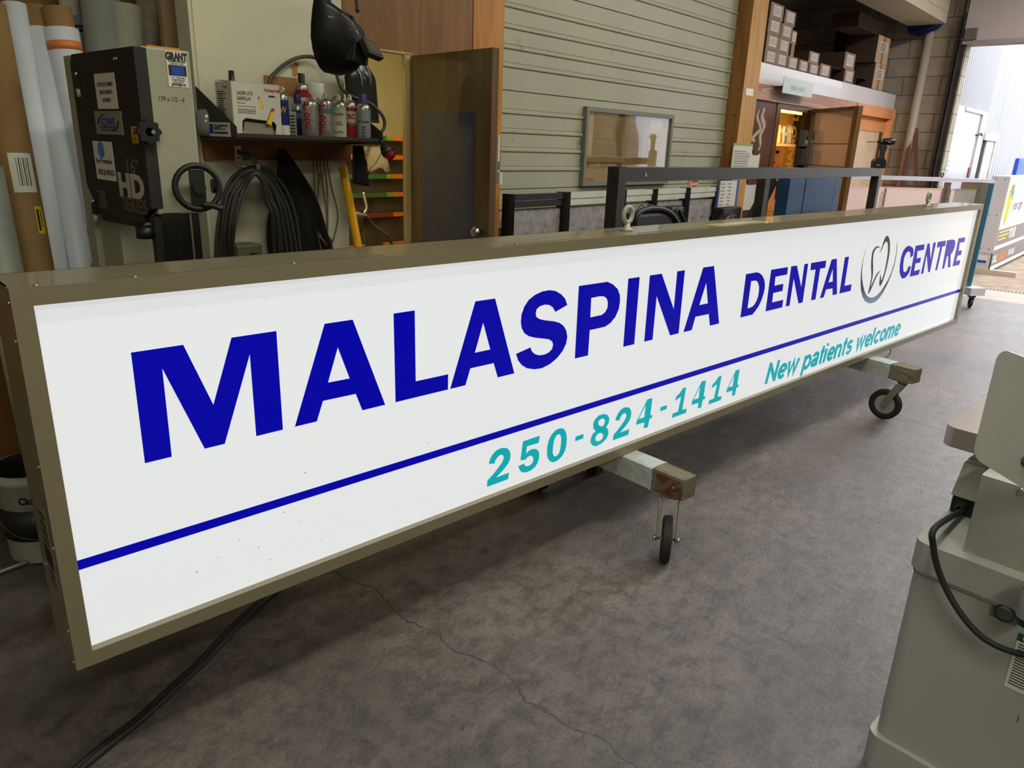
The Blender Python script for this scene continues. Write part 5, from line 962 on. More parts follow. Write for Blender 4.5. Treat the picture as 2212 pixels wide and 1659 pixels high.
# cordless driver standing on the right end
dc = pY(1919, 378, FY+.03); dz0 = fz
dc = Vector((fx1-.035, FY+.03, dz0)); sc = 1.0
dl_ = thing('cordless_driver', 'black cordless impact driver standing on the steel frame end', 'drill', dc)
vx = Vector((.667, -.745, 0)); 
DM = frame(dc, vx, (0, 0, 1))   # local x right in view, local y up, z toward the viewer
m_dk = mat('driver_black', (18, 20, 20), .4, var=.1); m_dk2 = mat('driver_grey_teal', (34, 46, 46), .45)
px2m = (dc-CAM).dot(F_)/FPX
S = lambda x, y: ((x-1919)*px2m, (380-y)*px2m)
def pr(poly, h, off=0): return [S(*p) for p in poly][::-1], h
q = MB(); q.prism([S(*p) for p in ((1907, 380), (1931, 380), (1932, 368), (1928, 361), (1910, 361), (1906, 366))], .062, DM @ Matrix.Translation((0, 0, -.031))); q.i = 1; q.text('Makita', .014, DM @ Matrix.Translation((S(1911, 373)[0], S(0, 375)[1], .0315)), off=.02, sx=.8); part('battery', q, [m_dk, m_hd], dl_)
q = MB(); q.prism([S(*p) for p in ((1911, 362), (1929, 362), (1927, 352), (1930, 335), (1920, 330), (1914, 333), (1919, 345), (1919, 355))], .034, DM @ Matrix.Translation((0, 0, -.017))); part('grip', q, m_dk2, dl_)
q = MB(); c0 = DM @ Vector((*S(1921, 326), 0)); c1 = DM @ Vector((*S(1945, 325), 0))
ax = (c1-c0).normalized()
LMd = ax.to_track_quat('Z', 'Y').to_matrix().to_4x4(); LMd.translation = c0
L = (c1-c0).length; q.lathe([(0, -.01), (.020, -.008), (.027, .01), (.029, L*.5), (.029, L*.85), (.022, L), (0, L+.003)], 24, LMd); q.i = 1; q.text('Makita', .014, DM @ Matrix.Translation((S(1927, 0)[0], S(0, 327)[1], .0295)), off=.03, sx=.7); part('motor_housing', q, [m_dk, m_hd], dl_)
q = MB(); q.lathe([(0, -.05), (.006, -.05), (.008, -.035), (.017, -.03), (.018, -.008), (0, -.006)], 20, LMd); q.i = 1; q.cyl(c0-ax*.05, c0-ax*.135, .0028, n=8); part('chuck', q, [m_dk2, m_dsteel], dl_)

# ------------------------------------------------------------------ second cabinet (aluminium and blue) on its own dolly further back
RE = Vector((9.72, 1.62, 0)); dirc = Vector((-.80, .60, 0)).normalized(); tq = 1.97
zt2 = pV(2150, 388, RE).z; cab = thing('open_sign_cabinet', 'large open aluminium sign cabinet with blue edges by the roller door', 'sign', (RE.x, RE.y, 0), math.atan2(dirc.y, dirc.x))
Lc = 1.88; m_lav = mat('lavender_aluminium', (196, 198, 212), .45, 0, var=.06); m_blu = mat('teal_blue_paint', (22, 84, 106), .4, var=.06, coat=.2); m_pk = mat('pale_pink_panel', (226, 204, 198), .45, var=.05, scale=2)
# local: x runs from right end to left end, local -y... find the camera side
CMt = Matrix.Translation(RE) @ Matrix.Rotation(math.atan2(dirc.y, dirc.x), 4, 'Z'); sd = 1 if (CMt.inverted() @ CAM).y > 0 else -1
def cb(x0, x1, y0, y1, z0, z1): return (x0, min(sd*y0, sd*y1), z0), (x1, max(sd*y0, sd*y1), z1)
q = MB(); q.box(*cb(0, Lc, -.30, 0, zt2-.035, zt2)); part('top_rail', q, m_lav, cab, True)
q = MB(); q.box(*cb(Lc-.04, Lc, -.30, 0, .24, zt2-.045)); part('left_edge', q, m_lav, cab, True)
q = MB(); q.box(*cb(.05, .14, -.30, 0, .24, zt2-.04)); q.i = 1; q.box(*cb(.0, .05, -.30, .003, .24, zt2-.04)); q.i = 2; q.box(*cb(-.01, 0, -.30, .004, .24, zt2-.04)); part('right_edge', q, [m_alu, m_blu, mat('pale_blue_edge', (110, 150, 180), .4)], cab, True)
q = MB(); q.box(*cb(.14, Lc-.04, -.07, -.06, .3, zt2-.11)); part('back_panel', q, m_pk, cab, True)
q = MB(); q.box(*cb(.0, Lc, -.30, 0, .24, .29)); part('bottom_rail', q, m_lav, cab, True)
xm_ = (CMt.inverted() @ pP(2050, 420, RE, Vector((-dirc.y, dirc.x, 0)))).x
q = MB(); q.box(*cb(xm_-.02, xm_+.02, -.058, -.02, .29, zt2-.045)); q.box(*cb(xm_+.035, xm_+.045, -.05, -.04, .29, zt2-.045)); part('mullion', q, m_alu, cab, True)
q = MB(); q.box(*cb(.14, .42, -.0598, -.059, .3, zt2-.11)); part('grey_patch', q, mat('bare_primer', (160, 156, 150), .5), cab, True)
for xx in (xm_, Lc-.55):
    q = MB()
    for k in range(7): q.tube([Vector((xx-.03+.012*math.cos(a), sd*-.03, zt2-.14-.034*k+.018*math.sin(a))) if k % 2 else Vector((xx-.03, sd*-.03+.01*math.cos(a), zt2-.14-.034*k+.018*math.sin(a))) for a in (0, 1.05, 2.1, 3.14, 4.2, 5.25)], .004, n=6, closed=True, smooth=2)
    part('chain', q, m_dsteel, cab, True)
q = MB(); xe = (CMt.inverted() @ pP(2051, 375, RE, Vector((-dirc.y, dirc.x, 0)))).x
q.tube([Vector((xe+.016*math.cos(k*PI/6), sd*-.1, zt2+.03+.02*math.sin(k*PI/6))) for k in range(12)], .006, n=8, smooth=1, closed=True); q.cyl((xe, sd*-.1, zt2), (xe, sd*-.1, zt2+.012), .008); part('lifting_eye', q, m_black, cab, True)
dl2 = thing('white_dolly', 'small white wooden dolly under the right end of the open cabinet', 'dolly', (RE.x, RE.y, 0), math.atan2(dirc.y, dirc.x))
q = MB(); q.box(*cb(-.10, .09, -.36, .12, .15, .235)); part('beam', q, mat('white_painted_timber', (204, 200, 204), .5), dl2, True)
for yy in (-.28, .05):
    q = MB(); q.box(*cb(-.03, .03, yy-.03, yy+.03, .125, .15)); q.lathe([(.0, -.014), (.05, -.014), (.056, -.008), (.056, .008), (.05, .014), (0, .014)], 20, Matrix.Translation((0, sd*yy, .056)) @ Matrix.Rotation(PI/2, 4, 'Y') @ Matrix.Rotation(.5, 4, 'X')); q.box(*cb(-.022, -.018, yy-.01, yy+.02, .05, .13)); q.box(*cb(.018, .022, yy-.01, yy+.02, .05, .13)); part('caster', q, m_black, dl2, True)
q = MB(); q.box(*cb(Lc-.15, Lc-.03, -.30, .04, .0, .238)); solo('support_block', q, m_oldwood, 'old timber block under the left end of the open cabinet', 'block') if False else part('block', q, m_oldwood, cab, True)
# blue steel locker to the left of it
LY = 2.25
la_, lb_ = pY(1702, 420, LY).x, pY(1811, 420, LY).x
lk = thing('blue_locker', 'plain dark blue steel locker seen behind the steel frame', 'locker', ((la_+lb_)/2, LY, 0))
m_lk = mat('locker_blue', (14, 60, 98), .6, var=.08, scale=2); zl = pY(1760, 380, LY).z
q = MB(); q.box((la_, LY+.01, .05), (lb_, LY+.09, zl)); part('body', q, m_lk, lk)
for (x0, x1) in ((la_+.01, la_+.14*(lb_-la_)/.5), (la_+.15*(lb_-la_)/.5, lb_-.12), (lb_-.115, lb_-.01)):
    q = MB(); q.box((x0, LY, .08), (x1, LY+.01, zl-.02)); part('door_panel', q, m_lk, lk)
q = MB(); q.box((la_+.02, LY+.03, 0), (lb_-.02, LY+.08, .05)); part('plinth', q, m_black, lk)

# ------------------------------------------------------------------ window with wavy glass in the siding
wa = pY(1268, 228, YS-.03); wb = pY(1456, 250, YS-.03); wz0 = pY(1258, 402, YS-.03).z; wz1 = (wa.z+wb.z)/2
q = MB(); f_ = .028
for b_ in (((wa.x, wz0), (wb.x, wz0+f_)), ((wa.x, wz1-f_), (wb.x, wz1)), ((wa.x, wz0+f_), (wa.x+f_, wz1-f_)), ((wb.x-f_, wz0+f_), (wb.x, wz1-f_))):
    q.box((b_[0][0], YS-.035, b_[0][1]), (b_[1][0], YS+.0, b_[1][1]))
win = struct('window_1', q, mat('grey_window_frame', (112, 112, 102), .5, var=.06))
def glassmat():
    M = bpy.data.materials.new('smeared_window_glass'); M.use_nodes = True; n = M.node_tree; L = n.links.new
    for k in list(n.nodes): n.nodes.remove(k)
    o = n.nodes.new('ShaderNodeOutputMaterial'); mx = n.nodes.new('ShaderNodeMixShader'); g = n.nodes.new('ShaderNodeBsdfGlossy'); tr = n.nodes.new('ShaderNodeBsdfTransparent')
    g.inputs['Roughness'].default_value = .03; g.inputs['Color'].default_value = (.9, .9, .88, 1); tr.inputs[0].default_value = (.95, .95, .92, 1)
    t = n.nodes.new('ShaderNodeTexCoord'); z = n.nodes.new('ShaderNodeTexNoise'); z.inputs['Scale'].default_value = 2.2; z.inputs['Detail'].default_value = 1; L(t.outputs['Object'], z.inputs[0])
    bp = n.nodes.new('ShaderNodeBump'); bp.inputs['Strength'].default_value = .12; bp.inputs['Distance'].default_value = .02; L(z.outputs[0], bp.inputs['Height']); L(bp.outputs[0], g.inputs['Normal'])
    lw = n.nodes.new('ShaderNodeLayerWeight'); lw.inputs[0].default_value = .5; mu = n.nodes.new('ShaderNodeMath'); mu.operation = 'MULTIPLY_ADD'; mu.use_clamp = True; mu.inputs[1].default_value = .55; mu.inputs[2].default_value = .12; L(lw.outputs['Facing'], mu.inputs[0])
    L(mu.outputs[0], mx.inputs[0]); L(tr.outputs[0], mx.inputs[1]); L(g.outputs[0], mx.inputs[2]); L(mx.outputs[0], o.inputs[0]); return M
m_glass = glassmat()
q = MB(); q.quad((wa.x+f_, YS-.02, wz0+f_), (wb.x-f_, YS-.02, wz0+f_), (wb.x-f_, YS-.02, wz1-f_), (wa.x+f_, YS-.02, wz1-f_)); struct('window_glass', q, m_glass, win)
# what is seen through it: a shallow box of board and a carton
q = MB(); q.i = 0; q.box((wa.x+f_, YS-.013, wz0+f_), (wb.x-f_, YS-.011, wz1-f_)); q.i = 1; q.box((wa.x+.11, YS-.015, wz0+f_), (wa.x+.72, YS-.013, wz1-f_)); q.i = 2; q.box((wa.x+.72, YS-.0152, wz0+f_), (wa.x+.80, YS-.013, wz1-f_)); q.i = 1; q.box((wb.x-.12, YS-.0152, wz1-.10), (wb.x-.06, YS-.013, wz1-.05))
struct('window_backing', q, [mat('cream_backing', (200, 180, 130), .7), mat('brown_cork', (150, 118, 70), .8, var=.15, scale=20, dirt=((200, 180, 140), .66, 20)), mat('tan_edge', (176, 150, 100), .7)], win)
q = MB(); q.i = 0; cz = wz0+f_+.001; q.box((wa.x+f_+.006, YS-.0175, cz), (wa.x+.50, YS-.0155, cz+.165)); q.i = 1; q.box((wa.x+f_+.016, YS-.0178, cz+.085), (wa.x+.48, YS-.0175, cz+.125)); q.i = 2; q.text('ULINE', .045, frame((wa.x+.07, YS-.0182, cz+.09), (1, 0, 0), (0, 0, 1)), off=.03, sx=1.1); q.text('ULINE', .03, frame((wa.x+.30, YS-.0182, cz+.094), (1, 0, 0), (0, 0, 1)), off=.03, sx=1.1); q.text('1-800', .035, frame((wa.x+.2, YS-.018, cz+.02), (1, 0, 0), (0, 0, 1)), sx=.9)
solo('uline_box'.replace('uline', 'shipping'), q, [mat('box_tan', (176, 140, 84), .8), mat('box_brown_band', (116, 88, 58), .8), mat('box_print', (170, 146, 110), .8)], 'flattened brown shipping box inside the window in the siding', 'box')
q = MB(); a = pY(1487, 393, YS-.002); b = pY(1507, 406, YS-.002); q.i = 0; q.box((a.x, YS-.004, b.z), (b.x, YS-.002, a.z+.02)); q.i = 1; q.box((a.x+.01, YS-.0045, b.z+.01), (a.x+.025, YS-.004, a.z+.012)); q.box((a.x+.05, YS-.0045, a.z-.005), (b.x-.012, YS-.004, a.z+.01)); q.box((a.x+.06, YS-.0045, b.z+.01), (b.x-.02, YS-.004, b.z+.02)); solo('warning_card', q, [mat('pale_card', (184, 172, 146), .6), m_red], 'small pale card with red print below the window', 'notice')

# ------------------------------------------------------------------ quilted insulation panels under the window
m_q = mat('grey_quilted_lining', (140, 136, 137), .9, var=.3, scale=18, dirt=((170, 168, 166), .58, 30))
def quilt(x0, x1, zt, label):
    t = thing('insulated_panel', label, 'panel', ((x0+x1)/2, 2.86, 0), 0, 'quilted panels against the siding')
    def g(u, v):
        x = x0+(x1-x0)*u; z = .3+(zt-.02-.3)*v; d = 0
        zz = (zt-z)
        if zz > .17:
            a_ = abs(math.sin(PI*(x-x0)/((x1-x0)/3.0))); b_ = abs(math.sin(PI*(zz-.17)/.11)); d = .022*min(1, (a_*b_)**.45)
        else: d = .012
        return Vector((x, 2.88-d+.004*noise.noise(Vector((x*30, z*30, 0))), z))
    q = MB(); q.grid(g, 36, 60); part('quilting', q, m_q, t)
    return t
edges = [(1096, 1218), (1218, 1340), (1340, 1408), (1408, 1479), (1479, 1544)]
zq = pY(1300, 413, 2.86).z
labs = ['leftmost quilted grey panel with black top rail under the siding', 'second quilted grey panel with silver rail, left of the steel post', 'third quilted grey panel behind the steel frame post', 'fourth quilted grey panel behind the black machine handle', 'rightmost quilted grey panel beside the timber column']
for k, (xa, xb) in enumerate(edges):
    A_ = pY(xa, 440, 2.86).x; B_ = pY(xb, 440, 2.86).x-.004; t = quilt(A_+.02, B_-.02, zq-.07, labs[k])
    for nm, (u0, u1) in (('post', (A_, A_+.04)), ('post', (B_-.03, B_))):
        if nm == 'post' and u0 != A_ and k < 4: u0, u1 = B_-.02, B_
        q = MB(); q.box((u0, 2.84, .0), (u1, 2.90, zq+.004)); part('upright', q, mat('gloss_black_rail', (16, 16, 18), .3, .3), t)
    q = MB(); q.box((A_+.04, 2.845, zq-.035), (B_-.02, 2.88, zq)); q.box((A_+.04, 2.85, zq-.075), (B_-.02, 2.88, zq-.04)); part('top_rail', q, mat('dark_rail', (40, 40, 42), .4) if k == 0 else mat('pale_rail', (194, 194, 184), .45), t)

# ------------------------------------------------------------------ black machines behind the sign
GY = 2.3
def gp(x, y, Y=GY): return pY(x, y, Y)
g0, g1 = gp(1362, 480).x, gp(1482, 480).x; gz = gp(1420, 468).z
gen = thing('black_generator', 'black portable machine with arched carry handle behind the lit sign', 'machine', ((g0+g1)/2, GY, 0))
mb_ = mat('satin_black_case', (26, 25, 24), .42, var=.15)
q = MB(); q.box((g0+.0, GY, .78), (g1-.14, GY+.12, gz+.035), bev=.03, seg=3); q.box((g1-.16, GY+.02, .78), (g1, GY+.10, gz+.05), bev=.02); part('case', q, mb_, gen)
q = MB(); q.tube([gp(1373, 500), gp(1374, 470), gp(1385, 456), gp(1408, 450), gp(1432, 452), gp(1450, 462), gp(1462, 480), gp(1470, 500)], .016, n=12, smooth=5); part('handle', q, mb_, gen)
q = MB(); c = gp(1419, 468); q.lathe([(0, -.01), (.045, -.01), (.04, .008), (.02, .01), (.018, .035), (0, .037)], 18, Matrix.Translation((c.x, GY+.05, gz+.03))); part('filler_cap', q, mb_, gen)
q = MB(); q.box((g0, GY+.02, 0), (g1, GY+.11, .78)); part('stand', q, m_dsteel, gen)
for (x, y) in ((1382, 447), (1472, 452)):
    a = gp(x, y, GY+.06); q = MB(); q.tube([a+Vector((-.02, 0, -.10)), a+Vector((-.022, 0, -.02)), a+Vector((-.005, 0, .0)), a+Vector((.02, 0, .012)), a+Vector((.04, 0, -.002)), a+Vector((.02, 0, -.016)), a+Vector((.0, 0, -.012)), a+Vector((.01, 0, -.05))], .0035, n=6); part('wire_clip', q, m_black, gen)
q = MB(); q.tube([gp(1455, 490, GY+.02), gp(1463, 452, GY+.02), gp(1474, 470, GY+.02), gp(1484, 492, GY+.02)], .012, n=8); part('strap', q, m_black, gen)
RY = 2.42
def rp(x, y, Y=RY): return pY(x, y, Y)
bs = thing('bench_sander', 'black sanding machine with slanted arm beside the steel post', 'sander', (rp(1600, 470).x, RY, 0))
q = MB(); a = rp(1563, 450); b = rp(1600, 470); q.box((a.x, RY, b.z-.25), (b.x, RY+.08, a.z), bev=.006); part('motor', q, mb_, bs)
q = MB(); c = rp(1560, 482); q.cyl((c.x, RY-.08, c.z-.015), (c.x, RY, c.z-.015), .085, n=32); q.i = 1; q.tube([Vector((c.x+.075*math.cos(k*PI/12), RY-.082, c.z-.015+.075*math.sin(k*PI/12))) for k in range(24)], .004, n=6, smooth=1, closed=True); part('disc', q, [mb_, m_dsteel], bs)
q = MB(); P1, P2 = rp(1612, 486, RY-.03), rp(1656, 400, RY-.03); dv_ = (P2-P1).normalized(); n_ = Vector((dv_.z, 0, -dv_.x))
q.prism([(0, -.065), ((P2-P1).length+.06, -.035), ((P2-P1).length+.06, .035), (0, .06)], .05, frame(P1, dv_, Vector((-dv_.z, 0, dv_.x)))); q.i = 1; L_ = frame(P1+Vector((0, -.0, 0)), dv_, Vector((-dv_.z, 0, dv_.x))); zz = 1 if (L_.to_3x3() @ Vector((0, 0, 1))).y < 0 else 0
q.text('RIKON', .068, L_ @ Matrix.Translation((.02, -.03, .051 if zz else -.001)), off=.02, sx=.8); part('arm', q, [mb_, mat('letter_grey', (96, 92, 92), .5)], bs)
q = MB(); q.box((rp(1575, 470).x, RY+.03, 0), (rp(1600, 470).x, RY+.07, b.z-.25)); part('pedestal', q, mb_, bs)
# ------------------------------------------------------------------ office doorway, what hangs there, storage loft
def decal(name, label, cat, M_, w, h, mats, fn=None, group=None, t=.0015):
    q = MB(); q.i = 0; q.box((0, 0, 0), (w, h, t), M_); q.i = 1
    if fn: fn(q, lambda x, y, dz=t+.0003: M_ @ Matrix.Translation((x, y, dz)))
    return solo(name, q, mats, label, cat, group=group)
def rectY(x0, y0, x1, y1, Y): a = pY(x0, y0, Y); b = pY(x1, y1, Y); return frame((a.x, Y, b.z), (1, 0, 0), (0, 0, 1)), b.x-a.x, a.z-b.z
# deer shaped white decal and brown board
M_, w, h = rectY(1630, 228, 1648, 330, YO-.013)
cv = [[(.62, 1), (.56, .9), (.5, .8), (.52, .7), (.64, .64), (.72, .55), (.60, .45), (.52, .36), (.60, .25), (.66, .15), (.55, .0), (.72, .08), (.78, .22), (.70, .36), (.78, .46), (.90, .58), (.84, .7), (.68, .78), (.66, .86), (.72, .94)],
      [(.3, .92), (.2, .8), (.24, .7), (.4, .62), (.5, .52), (.36, .46), (.2, .40), (.05, .32), (.1, .24), (.3, .22), (.34, .28), (.22, .3), (.34, .36), (.52, .42), (.66, .52), (.56, .64), (.36, .74), (.30, .82), (.36, .92)]]
q = MB(); q.shape([[(x*w*1.05, y*h) for x, y in l] for l in cv[:1]], M_, .0015); q.shape([[(x*w*1.05, y*h) for x, y in l] for l in cv[1:]], M_ @ Matrix.Translation((0, 0, .0002)), .0015)
solo('deer_decal', q, mat('pale_decal', (176, 158, 140), .6), 'pale curly deer outline decal on the brown board by the office door', 'decal')
M_, w, h = rectY(1647, 190, 1672, 206, YO-.036)
q = MB(); q.shape([[(0, h*.9), (w*.9, h*1.4), (w*.92, h*1.2), (w*.3, h*.7), (w*.9, h*.6), (w*.9, h*.4), (w*.2, h*.45), (w*.8, 0), (w*.7, -h*.2), (0, h*.3)]], M_, .0015); solo('antler_decal', q, MATS['pale_decal'], 'pale antler decal on the header board left of the hanging sign', 'decal')
# office sign plate
a = pY(1693, 168, YO-.12); b = pY(1752, 212, YO-.12); zt_ = pY(1720, 172, YO-.12).z; zb_ = pY(1720, 206, YO-.12).z
op = thing('office_sign', 'small pale green plate reading MAIN OFFICE above the office door', 'sign', ((a.x+b.x)/2, YO-.12, zb_))
q = MB(); q.box((a.x, YO-.125, zb_), (b.x, YO-.12, zt_)); q.i = 1; q.text('MAIN OFFICE', .062, frame(((a.x+b.x)/2, YO-.1262, (zt_+zb_)/2-.03), (1, 0, 0), (0, 0, 1)), align='CENTER', off=.0, sx=.95); part('plate', q, [mat('pale_green_plate', (150, 166, 146), .25, var=.08, scale=2), mat('faint_letters', (190, 200, 186), .4)], op)
q = MB(); q.box((a.x+.03, YO-.12, zb_+.04), (a.x+.05, YO-.035, zb_+.06)); part('bracket', q, m_dsteel, op)
q = MB(); q.box((b.x-.05, YO-.12, zb_+.04), (b.x-.03, YO-.035, zb_+.06)); part('bracket', q, m_dsteel, op)
# notices on the timber column
PF = PYF-.0015
M_, w, h = rectY(1585, 314, 1620, 362, PF); decal('notice_sheet', 'printed sheet with green tape border on the timber column', 'notice', M_, w, h+.02, [m_paper, mat('grey_print', (140, 140, 132), .7), mat('green_tape', (142, 158, 96), .6)], lambda q, T: (lines(q, T, .02, h-.05, w-.05, 7, .02, .5), setattr(q, 'i', 2), q.box((0, 0, 0), (w, .02, .0003), T(0, h)), q.box((0, 0, 0), (.015, h, .0003), T(-.012, 0))))
M_, w, h = rectY(1557, 391, 1585, 452, PF)
def chart(q, T):
    q.i = 0; q.box((0, 0, 0), (w-.04, h-.03, .0003), T(.01, .03)); q.i = 1
    for r_ in range(9):
        for c_ in (0, 1):
            for m2 in range(2): q.box((0, 0, 0), (.022, .009, .0003), T(.02+c_*(w*.4)+m2*.03+.01*(r_ % 2), h-.03-.028*r_, .0021))
decal('thread_chart', 'white chart with chain pattern edged in blue tape on the column', 'notice', M_, w, h, [m_paper, mat('chart_print', (84, 84, 80), .7), mat('blue_masking_tape', (52, 90, 150), .6)], chart).data.materials[0] = m_paper
M_, w, h = rectY(1554, 390, 1589, 457, PF+.001); decal('blue_tape', 'blue masking tape border behind the white chart on the column', 'tape', M_, w, h, [mat('blue_masking_tape', (52, 90, 150), .6)])
M_, w, h = rectY(1612, 190, 1626, 208, PF); decal('note_card', 'small blank white card on the upper timber column', 'card', M_, w, h, [m_white])
for k, (x0, y0, x1, y1, lb) in enumerate(((1621, 331, 1637, 365, 'upper white clipboard with red clip on the brown board'), (1606, 396, 1631, 452, 'lower long white clipboard half hidden behind the slanted arm'))):
    M_, w, h = rectY(x0, y0, x1, y1, YO-.016); t = thing('clipboard', lb, 'clipboard', M_.translation, 0, None)
    q = MB(); q.box((0, 0, 0), (w, h, .004), M_); part('sheet', q, m_paper, t); q = MB(); q.box((w*.2, h-.01, .004), (w*.8, h+.025, .012), M_, bev=.002); part('clip', q, mat('rust_red_clip', (92, 40, 32), .5), t)
# inside the office: lamp, shelf of books, poster, yellow sheet
lf = pZ(1665, 240, 1.95); OYi = 3.85
A_ = pY(1664, 233, OYi-.25); B_ = pY(1722, 243, OYi-.25)
ol = thing('office_light', 'lit fluorescent fitting seen through the office doorway', 'ceiling light', ((A_.x+B_.x)/2, OYi-.3, A_.z))
q = MB(); q.box((A_.x-.3, OYi-.4, A_.z+.02), (B_.x+.5, OYi-.22, A_.z+.05)); part('housing', q, m_white, ol)
for yy in (OYi-.36, OYi-.26):
    q = MB(); q.cyl((A_.x-.25, yy, A_.z-.01), (B_.x+.45, yy, A_.z-.01), .022, n=14); part('tube', q, mat('lit_tube', (255, 240, 150), .4, var=0, emit=2.2, ecol=(255, 236, 120)), ol)
q = MB(); q.box((xr+.06, OYi, 0), (9.5, OYi+.05, 2.25)); struct('wall_office_back', q, mat('warm_office_wall', (206, 166, 108), .7))
q = MB(); q.box((10.15, YO+.1, 0), (10.2, OYi, 2.22)); q.box((xr+.01, YO+.13, 2.22), (10.3, OYi, 2.25)); struct('trim_9', q, mat('office_ceiling', (190, 176, 150), .7))
SYo = OYi-.25
zsf = pY(1690, 310, SYo).z; xa, xb = pY(1650, 310, SYo).x, pY(1716, 310, SYo).x
q = MB(); q.box((xa-.2, SYo, zsf-.03), (xb+.05, OYi-.001, zsf)); solo('book_shelf', q, wood('shelf_pine', (186, 152, 100), (204, 170, 118), .6, 'X', 8), 'pine shelf holding leaning books inside the office', 'shelf')
bkc = [((150, 132, 104), 1.0), ((172, 160, 136), 1), ((134, 110, 84), .95), ((60, 50, 46), 1.05), ((52, 46, 42), 1.0), ((140, 108, 76), 1), ((196, 160, 100), 1.0), ((206, 176, 60), .95), ((150, 60, 44), .92), ((186, 168, 130), .9), ((40, 92, 96), .7), ((150, 128, 92), 1.0), ((170, 150, 116), .98), ((120, 96, 70), .95)]
bnames = ('tan', 'cream', 'brown', 'dark brown', 'black', 'sandy brown', 'straw', 'yellow', 'red', 'pale buff', 'teal', 'khaki', 'beige', 'umber')
x = xa-.02; step = (xb-xa)/len(bkc)
for k, (c, hh) in enumerate(bkc):
    th_ = step*.86; H_ = .30*hh*min(1.15, (pY(1680, 268, SYo).z-zsf)/.30); lean = 0 if k < 5 else math.radians(12)
    q = MB(); Mb = Matrix.Translation((x+step*k, SYo+.01, zsf+.0005)) @ Matrix.Rotation(-lean, 4, 'Y'); q.box((0, 0, 0), (th_, .2, H_), Mb, bev=.002); q.i = 1; q.box((th_*.2, -.0006, H_*.6), (th_*.8, 0, H_*.85), Mb)
    zmin = min(v.co.z for v in q.b.verts); 
    for v in q.b.verts: v.co.z += zsf+.0005-zmin
    solo('book', q, [mat('book_%s' % bnames[k].replace(' ', '_'), c, .7), mat('book_label', (190, 180, 150), .7)], '%s book on the office shelf, %s' % (bnames[k], ('standing upright' if not lean else 'leaning to the left')), 'book', group='books on the office shelf')
PYw = OYi-.002
M_, w, h = rectY(1648, 318, 1697, 366, PYw)
def tools(q, T):
    for x, y, a, b in ((.3, .72, .08, .16), (.42, .70, .03, .18), (.5, .74, .14, .14), (.25, .3, .07, .08), (.34, .24, .08, .1), (.45, .28, .07, .1), (.6, .12, .16, .02), (.22, .84, .5, .012)): q.box((0, 0, 0), (a*w, b*h, .0003), T(x*w, y*h))
decal('tool_poster', 'cream poster with dark tool outlines under the book shelf', 'poster', M_ @ Matrix.Translation((0, -.5, 0)), w, h+.5, [mat('poster_cream', (214, 178, 124), .7), m_ink], lambda q, T: tools(q, lambda x, y, dz=.002: T(x, y+.5, dz)))
M_, w, h = rectY(1697, 316, 1712, 366, PYw-.002)
decal('hand_lift_banner', 'yellow strip banner reading HAND LIFT inside the office', 'banner', M_ @ Matrix.Translation((0, -.5, 0)), w, h+.5, [mat('mustard_banner', (206, 160, 30), .6), mat('cream_letter', (236, 220, 160), .6)], lambda q, T: q.text('HAND LIFT', w*.75, T(w*.82, .45) @ Matrix.Rotation(PI/2, 4, 'Z'), off=.04, sx=.8))
# glazed office door, swung open
hz2 = Vector((odr+.10, YO-.03, 0)); zt2_ = pY(1742, 236, YO-.03).z; e2_ = Vector((7.11, 2.304, 0)); dv = e2_-hz2; dv.z = 0; Ld2 = dv.length; an2 = math.atan2(dv.y, dv.x)
od = thing('office_door', 'wood framed office door with reflective glass, swung open', 'door', hz2, an2)
m_st = wood('door_stile', (104, 72, 36), (128, 92, 50), .5, 'Z', 8)
s_ = .075
for (x0, x1, z0, z1, nm) in ((0, s_, .01, zt2_, 'stile'), (Ld2-s_, Ld2, .01, zt2_, 'stile'), (s_, Ld2-s_, zt2_-.03, zt2_, 'rail'), (s_, Ld2-s_, .01, .25, 'rail')):
    q = MB(); q.box((x0, -.02, z0), (x1, .02, z1)); part(nm, q, m_st, od, True)
q = MB(); q.quad((s_, 0, .25), (Ld2-s_, 0, .25), (Ld2-s_, 0, zt2_-.03), (s_, 0, zt2_-.03)); part('glass', q, mat('painted_reflection_glass', (150, 138, 116), .22, var=.12, scale=2, alpha=.86, coat=.5), od, True)  # beige haze painted into the pane, standing in for its reflection
for k in range(7): q = MB(); q.box((s_, -.002 if (Matrix.Translation(hz2) @ Matrix.Rotation(an2, 4, 'Z')).inverted() @ CAM == 0 else -.004, .5+.2*k), (Ld2-s_, .004, .508+.2*k)); part('seam', q, mat('painted_reflection_line', (92, 80, 62), .6), od, True)  # thin strips drawn as the wall lines mirrored in the pane
